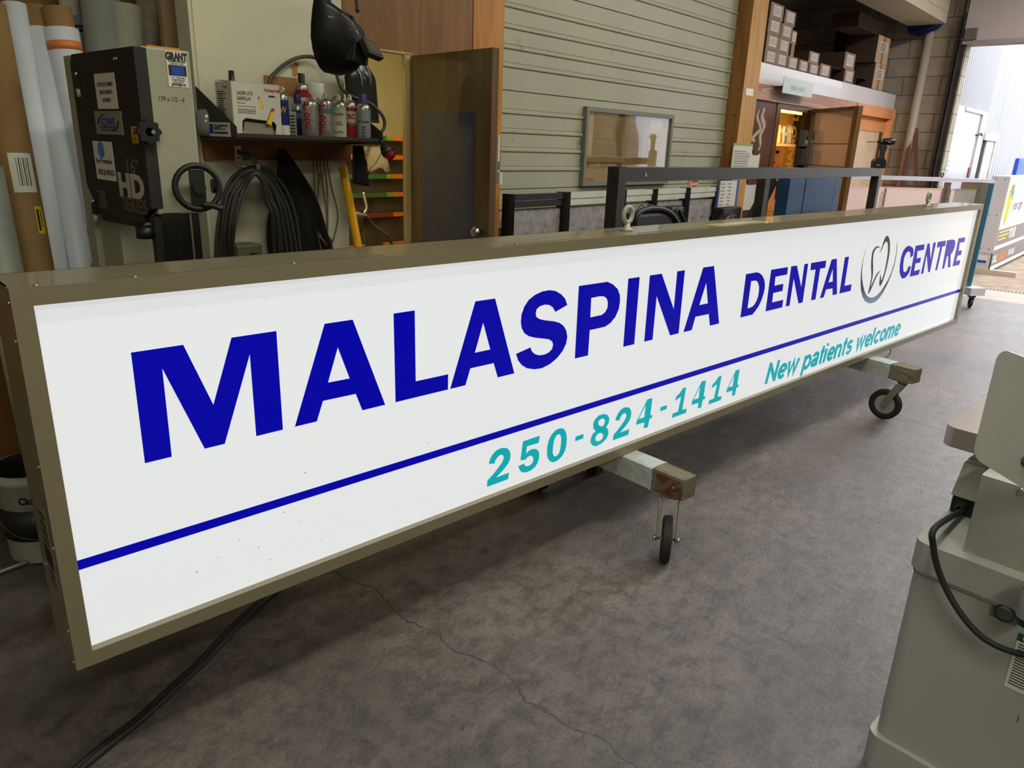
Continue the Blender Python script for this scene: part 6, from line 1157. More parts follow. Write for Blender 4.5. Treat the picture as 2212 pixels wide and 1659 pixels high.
# grey boxes and rule hanging in the doorway
HY = YO-.05; 
M2 = lambda x0, y0, x1, y1, d: (pY(x0, y0, HY), pY(x1, y1, HY), d)
for nm, lb, ct, (x0, y0, x1, y1, d), m_, fn in (
    ('breaker_box', 'upper grey steel box with label beside the office doorway', 'box', (1740, 281, 1757, 318, .02), mat('grey_enclosure', (104, 100, 94), .5), 1),
    ('switch_box', 'lower dark grey box with diamond decal beside the office doorway', 'box', (1735, 321, 1753, 357, .025), mat('dark_enclosure', (74, 68, 66), .5), 2)):
    a = pY(x0, y0, HY-d); b = pY(x1, y1, HY-d); q = MB(); q.i = 0; q.box((a.x, HY-d, b.z), (b.x, HY+.03, a.z), bev=.003); q.i = 1
    if fn == 1: q.box((a.x+.05, HY-d-.001, b.z+.02), (b.x-.03, HY-d, b.z+.07)); q.i = 2; q.box((a.x+.05, HY-d-.001, a.z-.09), (b.x-.05, HY-d, a.z-.05))
    else:
        c = Vector(((a.x+b.x)/2, HY-d-.0012, (a.z+b.z)/2)); q.prism([(0, -.09), (.05, -.03), (0, .09), (-.05, .03)], .001, frame(c, (1, 0, 0), (0, 0, 1))); q.i = 2; q.prism([(0, -.04), (.025, -.01), (0, .04), (-.025, .01)], .0016, frame(c, (1, 0, 0), (0, 0, 1)))
    solo(nm, q, [m_, m_paper, m_ink], lb, ct)
a = pY(1759, 268, HY-.02); b = pY(1756, 352, HY-.02); q = MB(); q.hexa([(b.x-.02, HY-.02, b.z), (b.x+.01, HY-.02, b.z), (b.x+.01, HY+.0, b.z), (b.x-.02, HY+.0, b.z), (a.x-.05, HY-.02, a.z-.06), (a.x+.01, HY-.02, a.z), (a.x+.01, HY+.0, a.z), (a.x-.05, HY+.0, a.z-.06)]); solo('straight_edge', q, mat('cream_rule', (204, 180, 130), .6), 'cream tapered straight edge hanging beside the grey boxes', 'ruler')
# orange extension cord and dark coat near the lower doorway
q = MB(); q.tube([pY(x, y, YO-.10) for x, y in ((1693, 420), (1690, 440), (1685, 455), (1680, 470), (1674, 500))], .018, n=8); solo('orange_strap', q, mat('orange_strap', (200, 100, 60), .6), 'orange strap dangling by the foot of the office doorway', 'strap')
q = MB(); a = pY(1678, 392, YO-.06)
q.grid(lambda u, v: a+Vector((.16*u, -.03*math.sin(u*PI), -.20*v*(1-.4*abs(u-.5)))), 12, 10, thick=.01); solo('dark_cloth', q, m_black, 'black cloth hanging in the office doorway behind the steel post', 'cloth')
# interior door at right of the peach wall
a = pY(1853, 280, YO-.022); b = pY(1878, 420, YO-.022)
q = MB(); q.i = 0; q.box((a.x, YO-.01, 0), (b.x, YO+.01, a.z)); q.i = 1; q.box((b.x, YO-.018, 0), (b.x+.10, YO+.01, a.z)); q.i = 2; q.box((a.x-.05, YO-.02, a.z), (b.x+.16, YO+.01, a.z+.08)); struct('door_1', q, [mat('cream_door', (206, 180, 150), .5), m_brown, m_peach])

# loft storage: long cartons stacked with their labelled ends showing
LZ = ztop; LYf = YO+.02
m_bx = mat('carton_brown', (138, 116, 98), .85, var=.08); m_bxd = mat('shaded_carton_brown', (66, 50, 38), .85, var=.1); m_lbl = mat('carton_label', (196, 190, 186), .7, var=.06, scale=30); m_lpr = mat('carton_print', (120, 116, 116), .7)  # m_bxd is carton brown darkened, shade of the loft painted into the sides
def carton(x0, y0, x1, y1, label, z0, zh, dep=.9, Y=LYf, lab=True, open_=False):
    yc = (y0+y1)/2; a = pY(1550+x0/3.3414, yc/3.3414, Y); b = pY(1550+x1/3.3414, yc/3.3414, Y); b.x -= .012; w = b.x-a.x
    t = thing('carton', label, 'box', ((a.x+b.x)/2, Y, z0), 0, 'cartons stored on the loft')
    q = MB(); 
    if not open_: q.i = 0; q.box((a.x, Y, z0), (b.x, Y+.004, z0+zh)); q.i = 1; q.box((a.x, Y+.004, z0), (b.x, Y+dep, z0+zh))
    else:
        q.i = 1
        for bb in (((a.x, Y, z0), (b.x, Y+dep, z0+.004)), ((a.x, Y, z0+zh-.004), (b.x, Y+dep, z0+zh)), ((a.x, Y, z0+.004), (a.x+.004, Y+dep, z0+zh-.004)), ((b.x-.004, Y, z0+.004), (b.x, Y+dep, z0+zh-.004)), ((a.x+.004, Y+dep-.01, z0+.004), (b.x-.004, Y+dep, z0+zh-.004))): q.box(*bb)
    part('body', q, [m_bx, m_bxd], t)
    if lab:
        q = MB(); q.i = 0; lw, lh = w*.62, zh*.66; lx, lz = a.x+w*.2, z0+zh*.2; q.box((lx, Y-.0015, lz), (lx+lw, Y, lz+lh)); q.i = 1
        for k in range(4): q.box((lx+.01, Y-.002, lz+lh*(.2+.18*k)), (lx+lw-.015, Y-.0015, lz+lh*(.26+.18*k)))
        part('label', q, [m_lbl, m_lpr], t)
    return a.x, b.x, z0+zh
rowh = (pY(1550+400/3.3414, 345/3.3414, LYf).z-pY(1550+400/3.3414, 455/3.3414, LYf).z)
names = ['bottom', 'second', 'third', 'top']
c1 = [(340, 345, 433, 460), (355, 235, 447, 350), (368, 115, 465, 235), (385, 5, 485, 125)]
for k, b_ in enumerate(c1): carton(*b_, '%s carton of the leftmost tall stack on the loft' % names[k], LZ+.001+k*(rowh+.002), rowh)
c2_ = [(425, 370, 508, 490), (440, 268, 525, 378), (462, 150, 547, 270), (490, 35, 572, 165)]
for k, b_ in enumerate(c2_): carton(*b_, '%s carton of the second tall stack on the loft' % names[k], LZ+.001+k*(rowh*.97+.002), rowh*.97)
h3 = rowh*.93
carton(508, 385, 585, 500, 'carton on the loft edge just right of the second tall stack', LZ+.001, h3)
carton(533, 305, 560, 385, 'crinkled narrow carton wrapped in film behind the second tall stack', LZ+.002+h3, h3*.9, lab=False)
carton(535, 195, 578, 300, 'small carton balanced behind the second tall stack', LZ+.003+h3*1.9, h3, lab=True)
carton(588, 410, 660, 525, 'carton with slanted label, third from the right of the low row', LZ+.001, h3*.96)
carton(662, 425, 735, 545, 'carton in the low row with another stacked over it', LZ+.001, h3*.9)
carton(665, 335, 742, 435, 'carton stacked alone over the low row on the loft', LZ+.002+h3*.9, h3*.92)
carton(740, 415, 820, 560, 'wider carton with shiny tape, last of the low row', LZ+.001, h3*1.12)
carton(826, 430, 915, 575, 'open empty dark carton between the low row and the narrow stack', LZ+.001, h3*1.1, lab=False, open_=True)
zn = rowh*1.15
carton(918, 455, 990, 600, 'lower of two narrow cartons with bright tape on the loft', LZ+.001, zn)
carton(924, 315, 1003, 470, 'upper of two narrow cartons with bright tape on the loft', LZ+.002+zn, zn*1.15)
carton(1000, 520, 1085, 620, 'low open carton with flaps on the loft', LZ+.001, rowh*.8, lab=False, open_=True)
# two tall taped cartons on end
def tall(x0, y0, x1, y1, z0, zh, lb):
    a = pY(1550+x0/3.3414, (y0+y1)/2/3.3414, LYf); b = pY(1550+x1/3.3414, (y0+y1)/2/3.3414, LYf); t = thing('tall_carton', lb, 'box', ((a.x+b.x)/2, LYf, z0), 0, 'tall taped cartons on the loft')
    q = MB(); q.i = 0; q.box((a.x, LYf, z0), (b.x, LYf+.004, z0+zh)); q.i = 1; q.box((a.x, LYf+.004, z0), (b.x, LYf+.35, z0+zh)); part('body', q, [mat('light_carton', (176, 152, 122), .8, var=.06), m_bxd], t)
    q = MB(); q.box((a.x+(b.x-a.x)*.42, LYf-.0012, z0), (a.x+(b.x-a.x)*.6, LYf, z0+zh)); part('tape', q, mat('brown_tape', (146, 118, 84), .3), t)
    q = MB(); w = b.x-a.x; q.i = 0; q.box((a.x+w*.2, LYf-.002, z0+zh*.42), (a.x+w*.85, LYf-.0013, z0+zh*.8)); q.i = 1
    for k in range(4): q.box((a.x+w*.25, LYf-.0025, z0+zh*(.47+.08*k)), (a.x+w*.7, LYf-.002, z0+zh*(.5+.08*k)))
    q.i = 2; q.box((a.x+w*.72, LYf-.0025, z0+zh*.43), (a.x+w*.84, LYf-.002, z0+zh*.49)); part('label', q, [m_lbl, m_ink, m_yel], t)
z1_ = (pY(1899, 137, LYf).z-LZ)
tall(1128, 455, 1205, 645, LZ+.001, z1_, 'lower of the two pale cartons on end with tape down the middle'); tall(1150, 262, 1238, 455, LZ+.003+z1_, z1_*.98, 'upper of the two pale cartons on end with tape down the middle')
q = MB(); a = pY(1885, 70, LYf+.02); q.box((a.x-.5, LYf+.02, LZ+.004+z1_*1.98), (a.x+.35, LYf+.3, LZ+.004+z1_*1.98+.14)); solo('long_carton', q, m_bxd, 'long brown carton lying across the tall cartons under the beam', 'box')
for k, (x0, x1, z0, zh, lb) in enumerate(((1000, 1090, .0, .9, 'big dark carton behind the low open carton'),)):
    a = pY(1550+x0/3.3414, 150, LYf+.4).x; b = pY(1550+x1/3.3414, 150, LYf+.4).x
    q = MB(); b = min(b, 9.95); q.box((a, LYf+.4+.3*k, LZ+.001), (b, LYf+.65+.3*k, LZ+.001+z0+zh)); solo('dark_carton', q, m_bxd, lb, 'box')

# wiring, blue cord bundle, pipe, boards against the block wall
q = MB(); X0 = XR-.05
q.tube([pX(x, y, X0) for x, y in ((1964, 40), (1975, 10), (1970, -20))], .02, n=8); q.tube([pX(x, y, X0) for x, y in ((1988, -5), (1984, 20), (1972, 40), (1966, 55), (1956, 60))], .012, n=8); solo('wall_wiring', q, mat('grey_wiring', (150, 140, 120), .6), 'grey wiring running down the corner beside the white beam', 'cable')
q = MB(); c = pX(1997, 47, XR-.10)
for k in range(14):
    a0 = random.uniform(-.15, .15); q.tube([c+Vector((random.uniform(-.04, .04), -.17*math.cos(t_)+a0*.2, .085*math.sin(t_)+a0*.35+.05*math.cos(t_)*.9)) for t_ in [j*PI/5 for j in range(10)]], .008, n=6, closed=True, smooth=3)
solo('rope_bundle', q, mat('blue_cord', (28, 46, 120), .5, var=.3), 'bundle of blue cord hung high on the block wall', 'cord')
q = MB(); q.tube([pX(2008, 42, XR-.06), pX(2046, 2, XR-.06), pX(2060, -15, XR-.06)], .004, n=6); solo('stay_cable', q, m_black, 'thin black cable rising from the blue cord to the roof', 'cable')
yp = pX(2003, 100, XR-.05).y; q = MB(); q.cyl((XR-.05, yp, 0), (XR-.05, yp, pX(2012, 60, XR-.05).z), .05, n=20); solo('wall_pipe', q, mat('painted_pipe', (166, 156, 138), .5, var=.05), 'painted vertical pipe on the block wall near the roller door', 'pipe')
for k, (x0, y0, x1, y1) in enumerate(((1972, 270, 1944, 430), (1979, 276, 1979, 430))):
    A_ = pX(x0, y0, XR-.03); B_ = pX(x1, y1, XR-.16); d_ = B_-A_; B_ = A_+d_*(A_.z/(A_.z-B_.z)); q = MB(); n_ = Vector((0, .022, 0))
    q.hexa([B_-n_, B_+n_, B_+n_-Vector((.03, 0, 0)), B_-n_-Vector((.03, 0, 0)), A_-n_, A_+n_, A_+n_-Vector((.03, 0, 0)), A_-n_-Vector((.03, 0, 0))]); solo('timber_batten', q, mat('red_brown_batten', (104, 62, 44), .7), ('left slanting' if not k else 'right nearly upright')+' red-brown batten against the block wall', 'batten')

# ------------------------------------------------------------------ sectional door, its tracks
m_rd_ = mat('roller_door_white', (176, 168, 164), .55, var=.04, scale=2)
rd = thing('overhead_door', 'off-white sectional overhead door raised above the opening', 'door', (XR-.08, (yj+YN)/2, zdoor+.02))
q = MB(); q.box((XR-.10, YN-.08, zdoor+.03), (XR-.05, yj+.04, zdoor+.55), bev=.004); part('door_section', q, m_rd_, rd)
q = MB(); q.hexa([(XR-.10, YN-.08, zdoor+.555), (XR-.05, YN-.08, zdoor+.555), (XR-.05, yj+.04, zdoor+.555), (XR-.10, yj+.04, zdoor+.555), (XR-.62, YN-.08, zdoor+.78), (XR-.60, YN-.08, zdoor+.83), (XR-.60, yj+.04, zdoor+.83), (XR-.62, yj+.04, zdoor+.78)]); part('door_section', q, m_rd_, rd)
q = MB(); q.box((XR-.105, YN-.08, zdoor-.005), (XR-.045, yj+.04, zdoor+.03)); part('bottom_seal', q, mat('seal_rail', (150, 142, 138), .5), rd)
q = MB(); a = pX(2096, 82, XR-.11); q.box((XR-.13, yj-.10, zdoor+.04), (XR-.10, yj+.02, zdoor+.16), bev=.003); q.cyl((XR-.115, yj+.0, zdoor+.05), (XR-.115, yj+.09, zdoor+.05), .008); part('corner_bracket', q, mat('zinc_plate', (116, 110, 104), .5, .5), rd)
q = MB(); q.box((XR-.13, yj-.08, zdoor+.60), (XR-.10, yj+.04, zdoor+.70)); q.cyl((XR-.12, yj+.0, zdoor+.66), (XR-.12, yj+.07, zdoor+.66), .03, n=16); part('hinge_roller', q, MATS['zinc_plate'], rd)
for yy, lb in ((yj+.045, 'dark steel door track at the left of the opening'), (YN-.12, 'dark steel door track at the right of the opening')):
    q = MB(); q.box((XR-.14, yy, 0), (XR-.001, yy+.012, zdoor+.3)); q.box((XR-.075, yy-.045, 0), (XR-.065, yy+.06, zdoor+.3)); q.box((XR-.12, yy+.03, 0), (XR-.1, yy+.065, zdoor+.25))
    q.tube([(XR-.09, yy+.02, zdoor+.3), (XR-.10, yy+.02, zdoor+.5), (XR-.2, yy+.02, zdoor+.72), (XR-.45, yy+.02, zdoor+.86), (XR-1.4, yy+.02, zdoor+.92)], .022, n=8); solo('door_track', q, mat('track_dark', (58, 54, 50), .5, .5, var=.3), lb, 'track', group='door tracks')

# ------------------------------------------------------------------ outside: neighbouring shed, doors, drain, display sign
FYo = 2.6; m_cor = mat('white_corrugated', (174, 176, 186), .45, var=.06, scale=1.2, coat=.1)
xs0 = XR+.22; xd0 = pY(2059, 264, FYo).x; xcl = pY(2127, 200, FYo).x
q = MB(); y_ = FYo+.0
def corr(q, x0, x1, z0, z1, pitch, dep, Y):
    n = int((x1-x0)/pitch*4); V = []
    for k in range(n+1):
        x = x0+(x1-x0)*k/n; yy = Y-dep*(1 if (k//2) % 2 else 0); V.append((x, yy))
    for a, c in zip(V, V[1:]): q.quad((a[0], a[1], z0), (c[0], c[1], z0), (c[0], c[1], z1), (a[0], a[1], z1))
dzt = pY(2093, 243, FYo).z
xdl = pY(2065, 300, FYo).x+.0; xdr = pY(2103, 300, FYo).x
d2l, d2r = pY(2110, 340, FYo).x, pY(2136, 340, FYo).x; d2z = pY(2125, 303, FYo).z
q.i = 0
corr(q, xs0, d2l, dzt+.05, 7, .10, .03, FYo); corr(q, d2r+.1, 46, -.1, 7, .22, .025, FYo); corr(q, d2l, d2r+.1, d2z+.1, 7, .22, .025, FYo); q.box((xs0, FYo-.05, 0), (xdl-.05, FYo+.02, dzt+.05)); q.box((xdr+.08, FYo-.03, 0), (d2l, FYo+.02, dzt+.05))
q.box((xs0, FYo+.04, -.1), (46, FYo+.1, 7)); struct('wall_neighbour', q, m_cor)
q = MB(); q.box((xdl-.05, FYo-.06, dzt), (xdr+.10, FYo-.01, dzt+.05)); q.box((xdr, FYo-.06, 0), (xdr+.08, FYo-.01, dzt)); q.box((d2l-.02, FYo-.06, d2z), (d2r+.22, FYo-.01, d2z+.10)); q.box((d2r-.0, FYo-.05, 0), (d2r+.12, FYo-.01, d2z)); struct('trim_10', q, mat('weathered_door_trim', (196, 192, 186), .6))
q = MB(); q.i = 0; q.box((xdl, FYo-.035, 0), (xdr, FYo-.012, dzt)); q.i = 1; q.box((xdr-.10, FYo-.05, 1.15), (xdr-.02, FYo-.035, 1.5)); struct('door_2', q, [mat('white_outer_door', (178, 178, 188), .4, var=.03), mat('door_pull_red', (110, 40, 40), .5)])
q = MB(); q.i = 0; q.box((d2l, FYo-.012, 0), (d2l+(d2r-d2l)*.35, FYo-.002, d2z)); q.i = 1; q.box((d2l+(d2r-d2l)*.35, FYo-.03, 0), (d2r, FYo-.01, d2z)); struct('door_3', q, [mat('dark_gap', (30, 28, 30), .9), mat('cream_door_leaf', (196, 190, 184), .6)])
M_, w, h = rectY(2043, 351, 2051, 364, FYo-.052)
a = pY(2048, 358, FYo-.055); q = MB(); q.i = 0; q.box((a.x-.12, FYo-.056, a.z-.075), (a.x+.06, FYo-.051, a.z+.075)); q.i = 1; q.box((a.x-.10, FYo-.058, a.z-.05), (a.x+.04, FYo-.056, a.z-.02)); q.box((a.x-.08, FYo-.058, a.z+.01), (a.x+.02, FYo-.056, a.z+.05)); solo('blue_notice', q, [mat('notice_blue', (120, 168, 200), .5), m_paper], 'small blue notice on the outer door post', 'notice')
a = pY(2189, 372, FYo-.03); q = MB(); q.box((a.x, FYo-.08, .9), (a.x+3, FYo-.03, a.z+.25)); solo('blue_tarp_panel', q, mat('bright_blue_sheet', (0, 70, 200), .5, var=.1), 'bright blue panel on the neighbouring wall at the right edge', 'panel')
q = MB(); a = pY(2112, 292, FYo-.06); q.tube([a+Vector((0, .05, 0)), a, a+Vector((.1, -.02, .03)), a+Vector((.16, -.02, .0))], .012, n=6); solo('wall_hook', q, m_dsteel, 'small dark hook on the white corrugated wall above the narrow doorway', 'hook')
# far house wall closing the yard on the right, seen only in reflections
q = MB(); corr(q, 10.8, 46, -.1, 5, .22, .03, -9.0); q.box((10.8, -9.2, -.1), (46, -9.05, 5)); struct('wall_yard', q, m_cor)
q = MB(); q.box((XR+.02, yj-2.9, -.19), (XR+.9, yj+.2, -.004)); struct('trim_11', q, mat('threshold_concrete', (172, 160, 148), .6, var=.1, bump=.2))
# drain grate
dr = thing('drain_grate', 'slotted dark drain grate across the yard in front of the door', 'grate', (11.42, 1.5, -.011))
q = MB(); q.box((11.34, -1.5, -.010), (11.50, 2.4, -.006)); part('channel', q, mat('grate_dark', (60, 54, 48), .7), dr)
q = MB()
for k in range(95): q.box((11.35, -1.48+.041*k, -.006), (11.49, -1.455+.041*k, .0))
part('slats', q, mat('grate_pale', (150, 136, 122), .6), dr)
# roadside display sign with palm tree
PX0 = 12.95; PYa, PYb = 1.97, 2.20; ptop = 1.40; pbot = pV(2148, 562, (PX0, PYa)).z; PL = 3.6
dsg = thing('display_sign', 'freestanding aluminium display sign with palm tree artwork outside', 'sign', (PX0, (PYa+PYb)/2, 0))
zc_ = pbot+.02
q = MB(); q.box((PX0, PYa, .30), (PX0+PL, PYb, ptop)); part('cabinet', q, mat('yard_sign_aluminium', (190, 184, 180), .45, .1, var=.05), dsg)
q = MB(); q.box((PX0+.01, PYa+.02, .0), (PX0+.11, PYb-.02, .30)); q.i = 1; q.box((PX0+.005, PYa+.05, .14), (PX0+.01, PYb-.04, .26)); q.i = 2; q.box((PX0+.003, PYa+.06, .15), (PX0+.005, PYb-.05, .19)); part('leg', q, [MATS['yard_sign_aluminium'], m_paper, m_navy], dsg)
q = MB(); q.box((PX0+PL-.15, PYa+.02, .0), (PX0+PL-.05, PYb-.02, .30)); part('leg', q, MATS['yard_sign_aluminium'], dsg)
for xx in (PX0, PX0+PL-.2):
    q = MB(); q.box((xx, PYa-.35, -.01), (xx+.12, PYb+.25, .06)); part('foot', q, mat('foot_timber', (178, 166, 146), .7), dsg)
q = MB()
for yy, zz in ((PYa+.06, ptop-.04), (PYb-.06, ptop-.04), (PYa+.06, .85), (PYb-.06, .85), (PYa+.06, .36), (PYb-.06, .36)): q.cyl((PX0-.004, yy, zz), (PX0, yy, zz), .008, n=8)
part('screws', q, m_dsteel, dsg)
PMx = frame((PX0, PYa-.001, .0), (1, 0, 0), (0, 0, 1)); Tp = lambda x, y, dz=.0: PMx @ Matrix.Translation((x, y, dz))
q = MB(); q.i = 0; q.box((.03, .64, 0), (PL-.03, ptop-.03, .001), PMx); q.i = 1; q.box((.03, .40, 0), (PL-.03, .64, .001), PMx); q.box((.03, .10, 0), (PL-.1, .34, .001), PMx); q.i = 0; q.box((.03, .34, 0), (PL-.03, .40, .001), PMx); q.box((.03, .04, 0), (PL-.1, .10, .001), PMx)
art = part('artwork', q, [mat('art_white', (214, 204, 200), .5), mat('art_grey', (118, 110, 106), .5)], dsg)
q = MB(); q.i = 0; q.shape([[(.33+.24*math.cos(t_), 1.02+.29*math.sin(t_)) for t_ in [k*PI/16 for k in range(32)]]], Tp(0, 0, .0015), .0006); q.i = 1
q.shape([[(.30, .70), (.36, .70), (.37, .9), (.40, 1.16), (.36, 1.17), (.33, .95)]], Tp(0, 0, .0025), .0006)
for a_ in (0.2, .9, 1.5, 2.2, 2.9, 3.5, -.3):
    c_, s_ = math.cos(a_), math.sin(a_); q.shape([[(.38, 1.16), (.38+.10*c_-.02*s_, 1.16+.10*s_+.03*c_+.03), (.38+.24*c_, 1.15+.2*s_-.05), (.38+.10*c_+.03*s_, 1.16+.10*s_-.03*c_)]], Tp(0, 0, .0032+.0004*a_), .0004)
part('palm_picture', q, [mat('sun_yellow', (236, 200, 40), .5), mat('palm_green', (74, 118, 96), .5, var=.3)], art)
q = MB(); q.i = 0
for k in range(3): q.box((.15, .585-.055*k, 0), (.95-.2*(k == 2), .605-.055*k, .002), PMx)
q.i = 1; q.text('YOUR', .22, Tp(1.0, .46, .002), off=.03, sx=.9); q.text('CALL', .15, Tp(.08, .15, .002), off=.03); q.i = 2; q.text('250-287', .16, Tp(.55, .15, .002), off=.04); q.i = 1; q.text('FOR SALE', .13, Tp(1.35, .16, .002), off=.02); q.i = 3; q.text('your sign', .22, Tp(.75, .9, .002), off=.0, shear=.3)
part('sign_writing', q, [mat('sun_yellow', (1, 1, 1)), m_white, m_orange, m_ink], art)
# ------------------------------------------------------------------ grey-green woodworking machine at the right foreground
m_mg = mat('machine_grey_green', (156, 157, 152), .5, var=.05, scale=2, dirt=((128, 132, 122), .70, 7)); m_mg2 = mat('machine_pedestal_grey', (148, 149, 144), .5, .1, var=.05); m_scr = mat('scratch_dark', (48, 50, 44), .7)
K0 = pZ(1972, 1165, .70); ang_m = math.radians(84-90)     # local x = depth away from the viewer's side, local y = along the face to the left
mch = thing('woodworking_machine', 'large grey-green machine with cabinet base at the right foreground', 'machine', (K0.x, K0.y, 0), ang_m)
MMm = Matrix.Translation((K0.x, K0.y, 0)) @ Matrix.Rotation(ang_m, 4, 'Z')
def mloc(p): return MMm.inverted() @ p
# local frame: -x face looks at the viewer, +y end is the far corner; body runs toward -y
LEN = 1.15; DEP = .50
q = MB()
def rrect(x0, y0, x1, y1, r, n=6):
    out = []
    for cx, cy, a0 in ((x1-r, y1-r, 0), (x0+r, y1-r, PI/2), (x0+r, y0+r, PI), (x1-r, y0+r, 1.5*PI)):
        for k in range(n+1): a = a0+PI/2*k/n; out.append((cx+r*math.cos(a), cy+r*math.sin(a)))
    return out
q.prism(rrect(.012, -LEN, DEP, -.006, .035), .51, Matrix.Translation((0, 0, .10)))
q.i = 1; q.box((.0118, -.30, .34), (.0122, -.298, .36))
part('base_cabinet', q, [m_mg, m_scr], mch, True)
q = MB(); q.prism(rrect(-.004, -LEN-.01, DEP+.01, .008, .04), .105, Matrix.Translation((0, 0, -.001+.001))); part('plinth', q, m_mg, mch, True)
q = MB(); q.prism(rrect(0, -LEN, DEP, 0, .035), .076, Matrix.Translation((0, 0, .624))); q.prism(rrect(.008, -LEN, DEP, -.008, .03), .012, Matrix.Translation((0, 0, .612))); part('top_skirt', q, m_mg, mch, True)
q = MB(); q.prism(rrect(.010, -LEN, DEP, -.004, .033), .004, Matrix.Translation((0, 0, .6095))); part('lid_gap', q, m_scr, mch, True)
# square recess with round port on the face
rc0 = mloc(pP(2146, 1296, MMm @ Vector((.012, 0, 0)), MMm.to_3x3() @ Vector((-1, 0, 0)))); rc1 = mloc(pP(2196, 1352, MMm @ Vector((.012, 0, 0)), MMm.to_3x3() @ Vector((-1, 0, 0))))
q = MB(); yA, yB, zA, zB = rc1.y, rc0.y, min(rc0.z, rc1.z)-.0, max(rc0.z, rc1.z)
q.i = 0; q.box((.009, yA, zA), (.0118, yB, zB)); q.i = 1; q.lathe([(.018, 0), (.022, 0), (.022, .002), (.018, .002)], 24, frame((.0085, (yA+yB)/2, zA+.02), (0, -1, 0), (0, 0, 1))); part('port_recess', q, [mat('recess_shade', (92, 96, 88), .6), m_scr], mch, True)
# pedestal
pd0 = mloc(pZ(2079, 1188, .70)); q = MB(); q.prism(rrect(pd0.x, -LEN+.1, pd0.x+.30, pd0.y, .006), .20, Matrix.Translation((0, 0, .7005)))
q.i = 1; q.box((pd0.x-.003, pd0.y-.03, .7), (pd0.x+.002, pd0.y-.0, .704)); sc_ = mloc(pP(2205, 1062, MMm @ Vector((pd0.x, 0, 0)), MMm.to_3x3() @ Vector((-1, 0, 0)))); q.i = 2; q.lathe([(0, .004), (.008, .003), (.009, 0)], 14, frame((pd0.x, sc_.y, sc_.z), (0, -1, 0), (0, 0, 1))); part('pedestal', q, [m_mg2, m_mg, m_chrome], mch, True)
# work table slab with rounded corner
TZ = .95; t0 = mloc(pZ(2049, 921, TZ)); q = MB(); q.prism(rrect(t0.x-.0, -LEN+.2, t0.x+.62, t0.y+.012, .035), .052, Matrix.Translation((0, 0, TZ-.052))); part('table', q, mat('ground_cast_table', (150, 140, 136), .35, .5, var=.08, scale=3), mch, True)
q = MB(); q.box((t0.x+.08, -LEN+.3, .89), (t0.x+.24, t0.y-.10, TZ-.052)); part('table_support', q, m_mg2, mch, True)
# motor / switch housing
hA = mloc(pZ(2050, 1100, .705)); q = MB()
bx_, by_ = hA.x-.0, hA.y
q.i = 0; q.box((bx_, by_-.16, .7005), (bx_+.16, by_, .75), bev=.004); q.i = 1; q.hexa([(bx_-.004, by_-.165, .75), (bx_+.165, by_-.165, .75), (bx_+.165, by_+.003, .75), (bx_-.004, by_+.003, .75), (bx_+.004, by_-.16, .845), (bx_+.155, by_-.16, .845), (bx_+.155, by_-.008, .845), (bx_+.004, by_-.008, .845)]); q.i = 2; q.box((bx_+.004, by_-.16, .845), (bx_+.16, by_-.014, .86), bev=.003); q.i = 3; q.box((bx_+.0, by_-.09, .755), (bx_+.003, by_-.088, .84)); part('switch_housing', q, [m_black, mat('cream_housing', (188, 186, 170), .45), mat('pale_housing', (164, 160, 158), .3, .2), m_scr], mch, True)
# big rounded guard plate
g0 = pV(2112, 975, tuple(((MMm @ Vector((pd0.x-.10, pd0.y-.0, 0))).xy)))
vh = Vector((ray(2115, 960).x, ray(2115, 960).y, 0)).normalized(); dist = Vector((K0.x, K0.y, 0)).length-.14
Pg = CAM + ray(2113, 965)*(dist/Vector((ray(2113, 965).x, ray(2113, 965).y)).length)
gd = Vector((-math.cos(math.radians(45.5)), -math.sin(math.radians(45.5)), 0)); gn = gd.cross(Vector((0, 0, 1)))
def onG(x, y): p = pP(x, y, Pg, gn); r_ = p-Pg; return r_.dot(gd), r_.z
lb0 = onG(2107, 968); tp0 = onG(2157, 775); tr0 = onG(2175, 757); bt0 = onG(2130, 1004); br0 = onG(2212, 1050)
zt_g = tr0[1]; zb_g = bt0[1]
GM = Matrix((gd, Vector((0, 0, 1)), gn)).transposed().to_4x4(); GM.translation = Pg
q = MB(); xL = min(lb0[0], tp0[0]); q.prism([(p[0], p[1]) for p in rrect(xL, zb_g, xL+.42, zt_g, .028, 8)], .006, MMm.inverted() @ GM @ Matrix.Translation((0, 0, -.003)), True); part('guard_plate', q, mat('brushed_guard_plate', (200, 198, 180), .5, .05, var=.1, scale=5, stretch=(1, 1, .25), dirt=((196, 192, 182), .66, 5)), mch, True)
q = MB(); cgp = GM @ Vector((xL+.25, (zb_g+zt_g)/2-.04, 0)); q.tube([MMm.inverted() @ cgp, MMm.inverted() @ (cgp+Vector((.12, .08, -.05))), Vector((pd0.x+.05, -.32, .88))], .015, n=10); part('guard_arm', q, m_dsteel, mch, True)
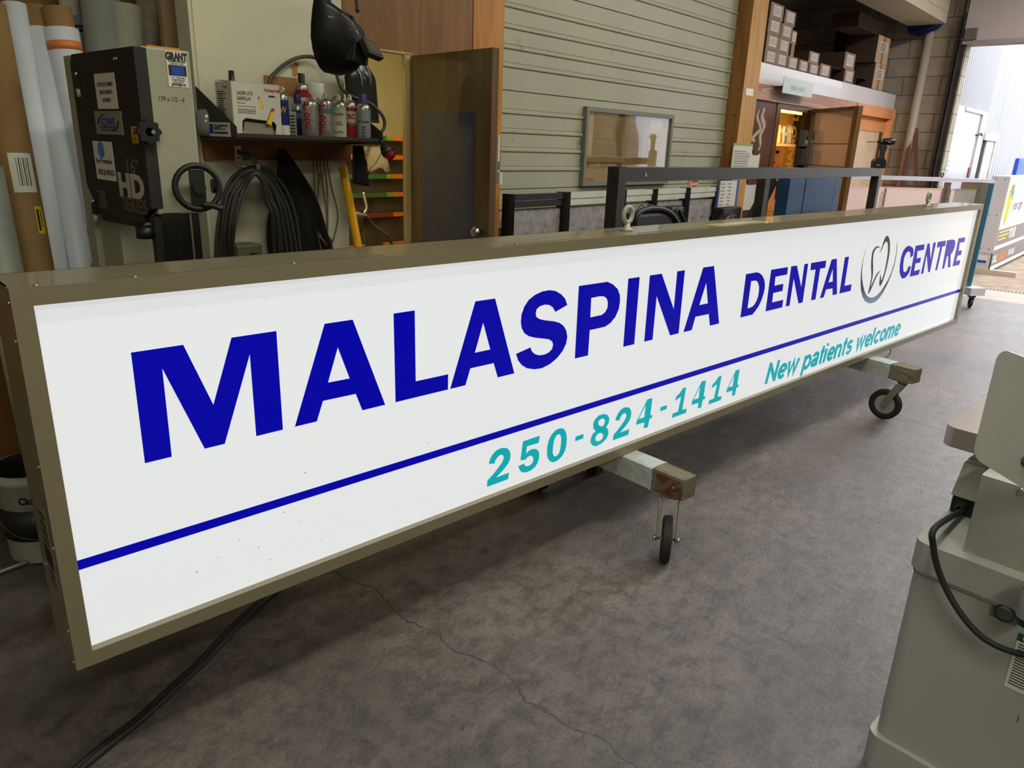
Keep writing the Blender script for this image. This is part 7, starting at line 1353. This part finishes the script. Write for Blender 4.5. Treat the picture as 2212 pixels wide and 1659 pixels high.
# cord from the switch to the right, sticker and bottle
q = MB(); cp = [Vector((bx_-.006, by_-.03, .725))]; q.lathe([(.014, 0), (.012, .02), (.008, .03)], 16, frame((bx_+.0, by_-.03, .727), (0, 1, 0), (0, 0, 1)) @ Matrix.Rotation(PI, 4, 'X'))
pts_ = [Vector((bx_-.02, by_-.035, .722))]
for x, y, off in ((2020, 1140, .03), (2016, 1180, .045), (2030, 1240, .03), (2065, 1310, .025), (2110, 1366, .02), (2155, 1396, .02), (2212, 1415, .02), (2260, 1420, .02)):
    pts_.append(mloc(pP(x, y, MMm @ Vector((-off, 0, 0)), MMm.to_3x3() @ Vector((-1, 0, 0)))))
q.tube(pts_, .0075, n=12, smooth=6); part('power_cord', q, m_rubber, mch, True)
nF = MMm.to_3x3() @ Vector((-1, 0, 0)); F0 = MMm @ Vector((.0115, 0, 0))
a = mloc(pP(2207, 1368, F0, nF)); b = mloc(pP(2174, 1483, F0, nF))
SMt = frame((.0112, a.y+.005, b.z), (0, -1, 0), (0, 0, 1)); q = MB(); q.i = 0; hh = a.z-b.z; q.box((0, 0, 0), (.14, hh, .0006), SMt); q.i = 2; q.box((0, hh*.86, .0006), (.14, hh, .0009), SMt); q.i = 1
for k in range(16): q.box((.006, hh*(.80-.048*k), .0006), (.006+.12*random.uniform(.8, 1), hh*(.80-.048*k)+.0028, .0009), SMt)
q.i = 3; q.text('CAUTION', .02, SMt @ Matrix.Translation((.01, hh*.88, .0012)), off=.03); part('instruction_label', q, [m_paper, m_ink, mat('label_green', (24, 70, 56), .5), m_paper], mch, True)
bp2 = pP(2232, 1300, MMm @ Vector((-.05, 0, 0)), nF); sp_ = thing('spray_bottle', 'black capped canister hanging at the right edge of the machine', 'bottle', (bp2.x, bp2.y, bp2.z-.06))
BM = Matrix.Translation((bp2.x, bp2.y, bp2.z-.06)); q = MB(); q.lathe([(0, 0), (.018, 0), (.022, .012), (.024, .02), (.024, .085), (.02, .095), (0, .1)], 28, BM, [0, 0, 0, 1, 0, 0]); part('body', q, [m_black, mat('silver_print_label', (150, 150, 148), .4, var=.3, scale=60)], sp_)
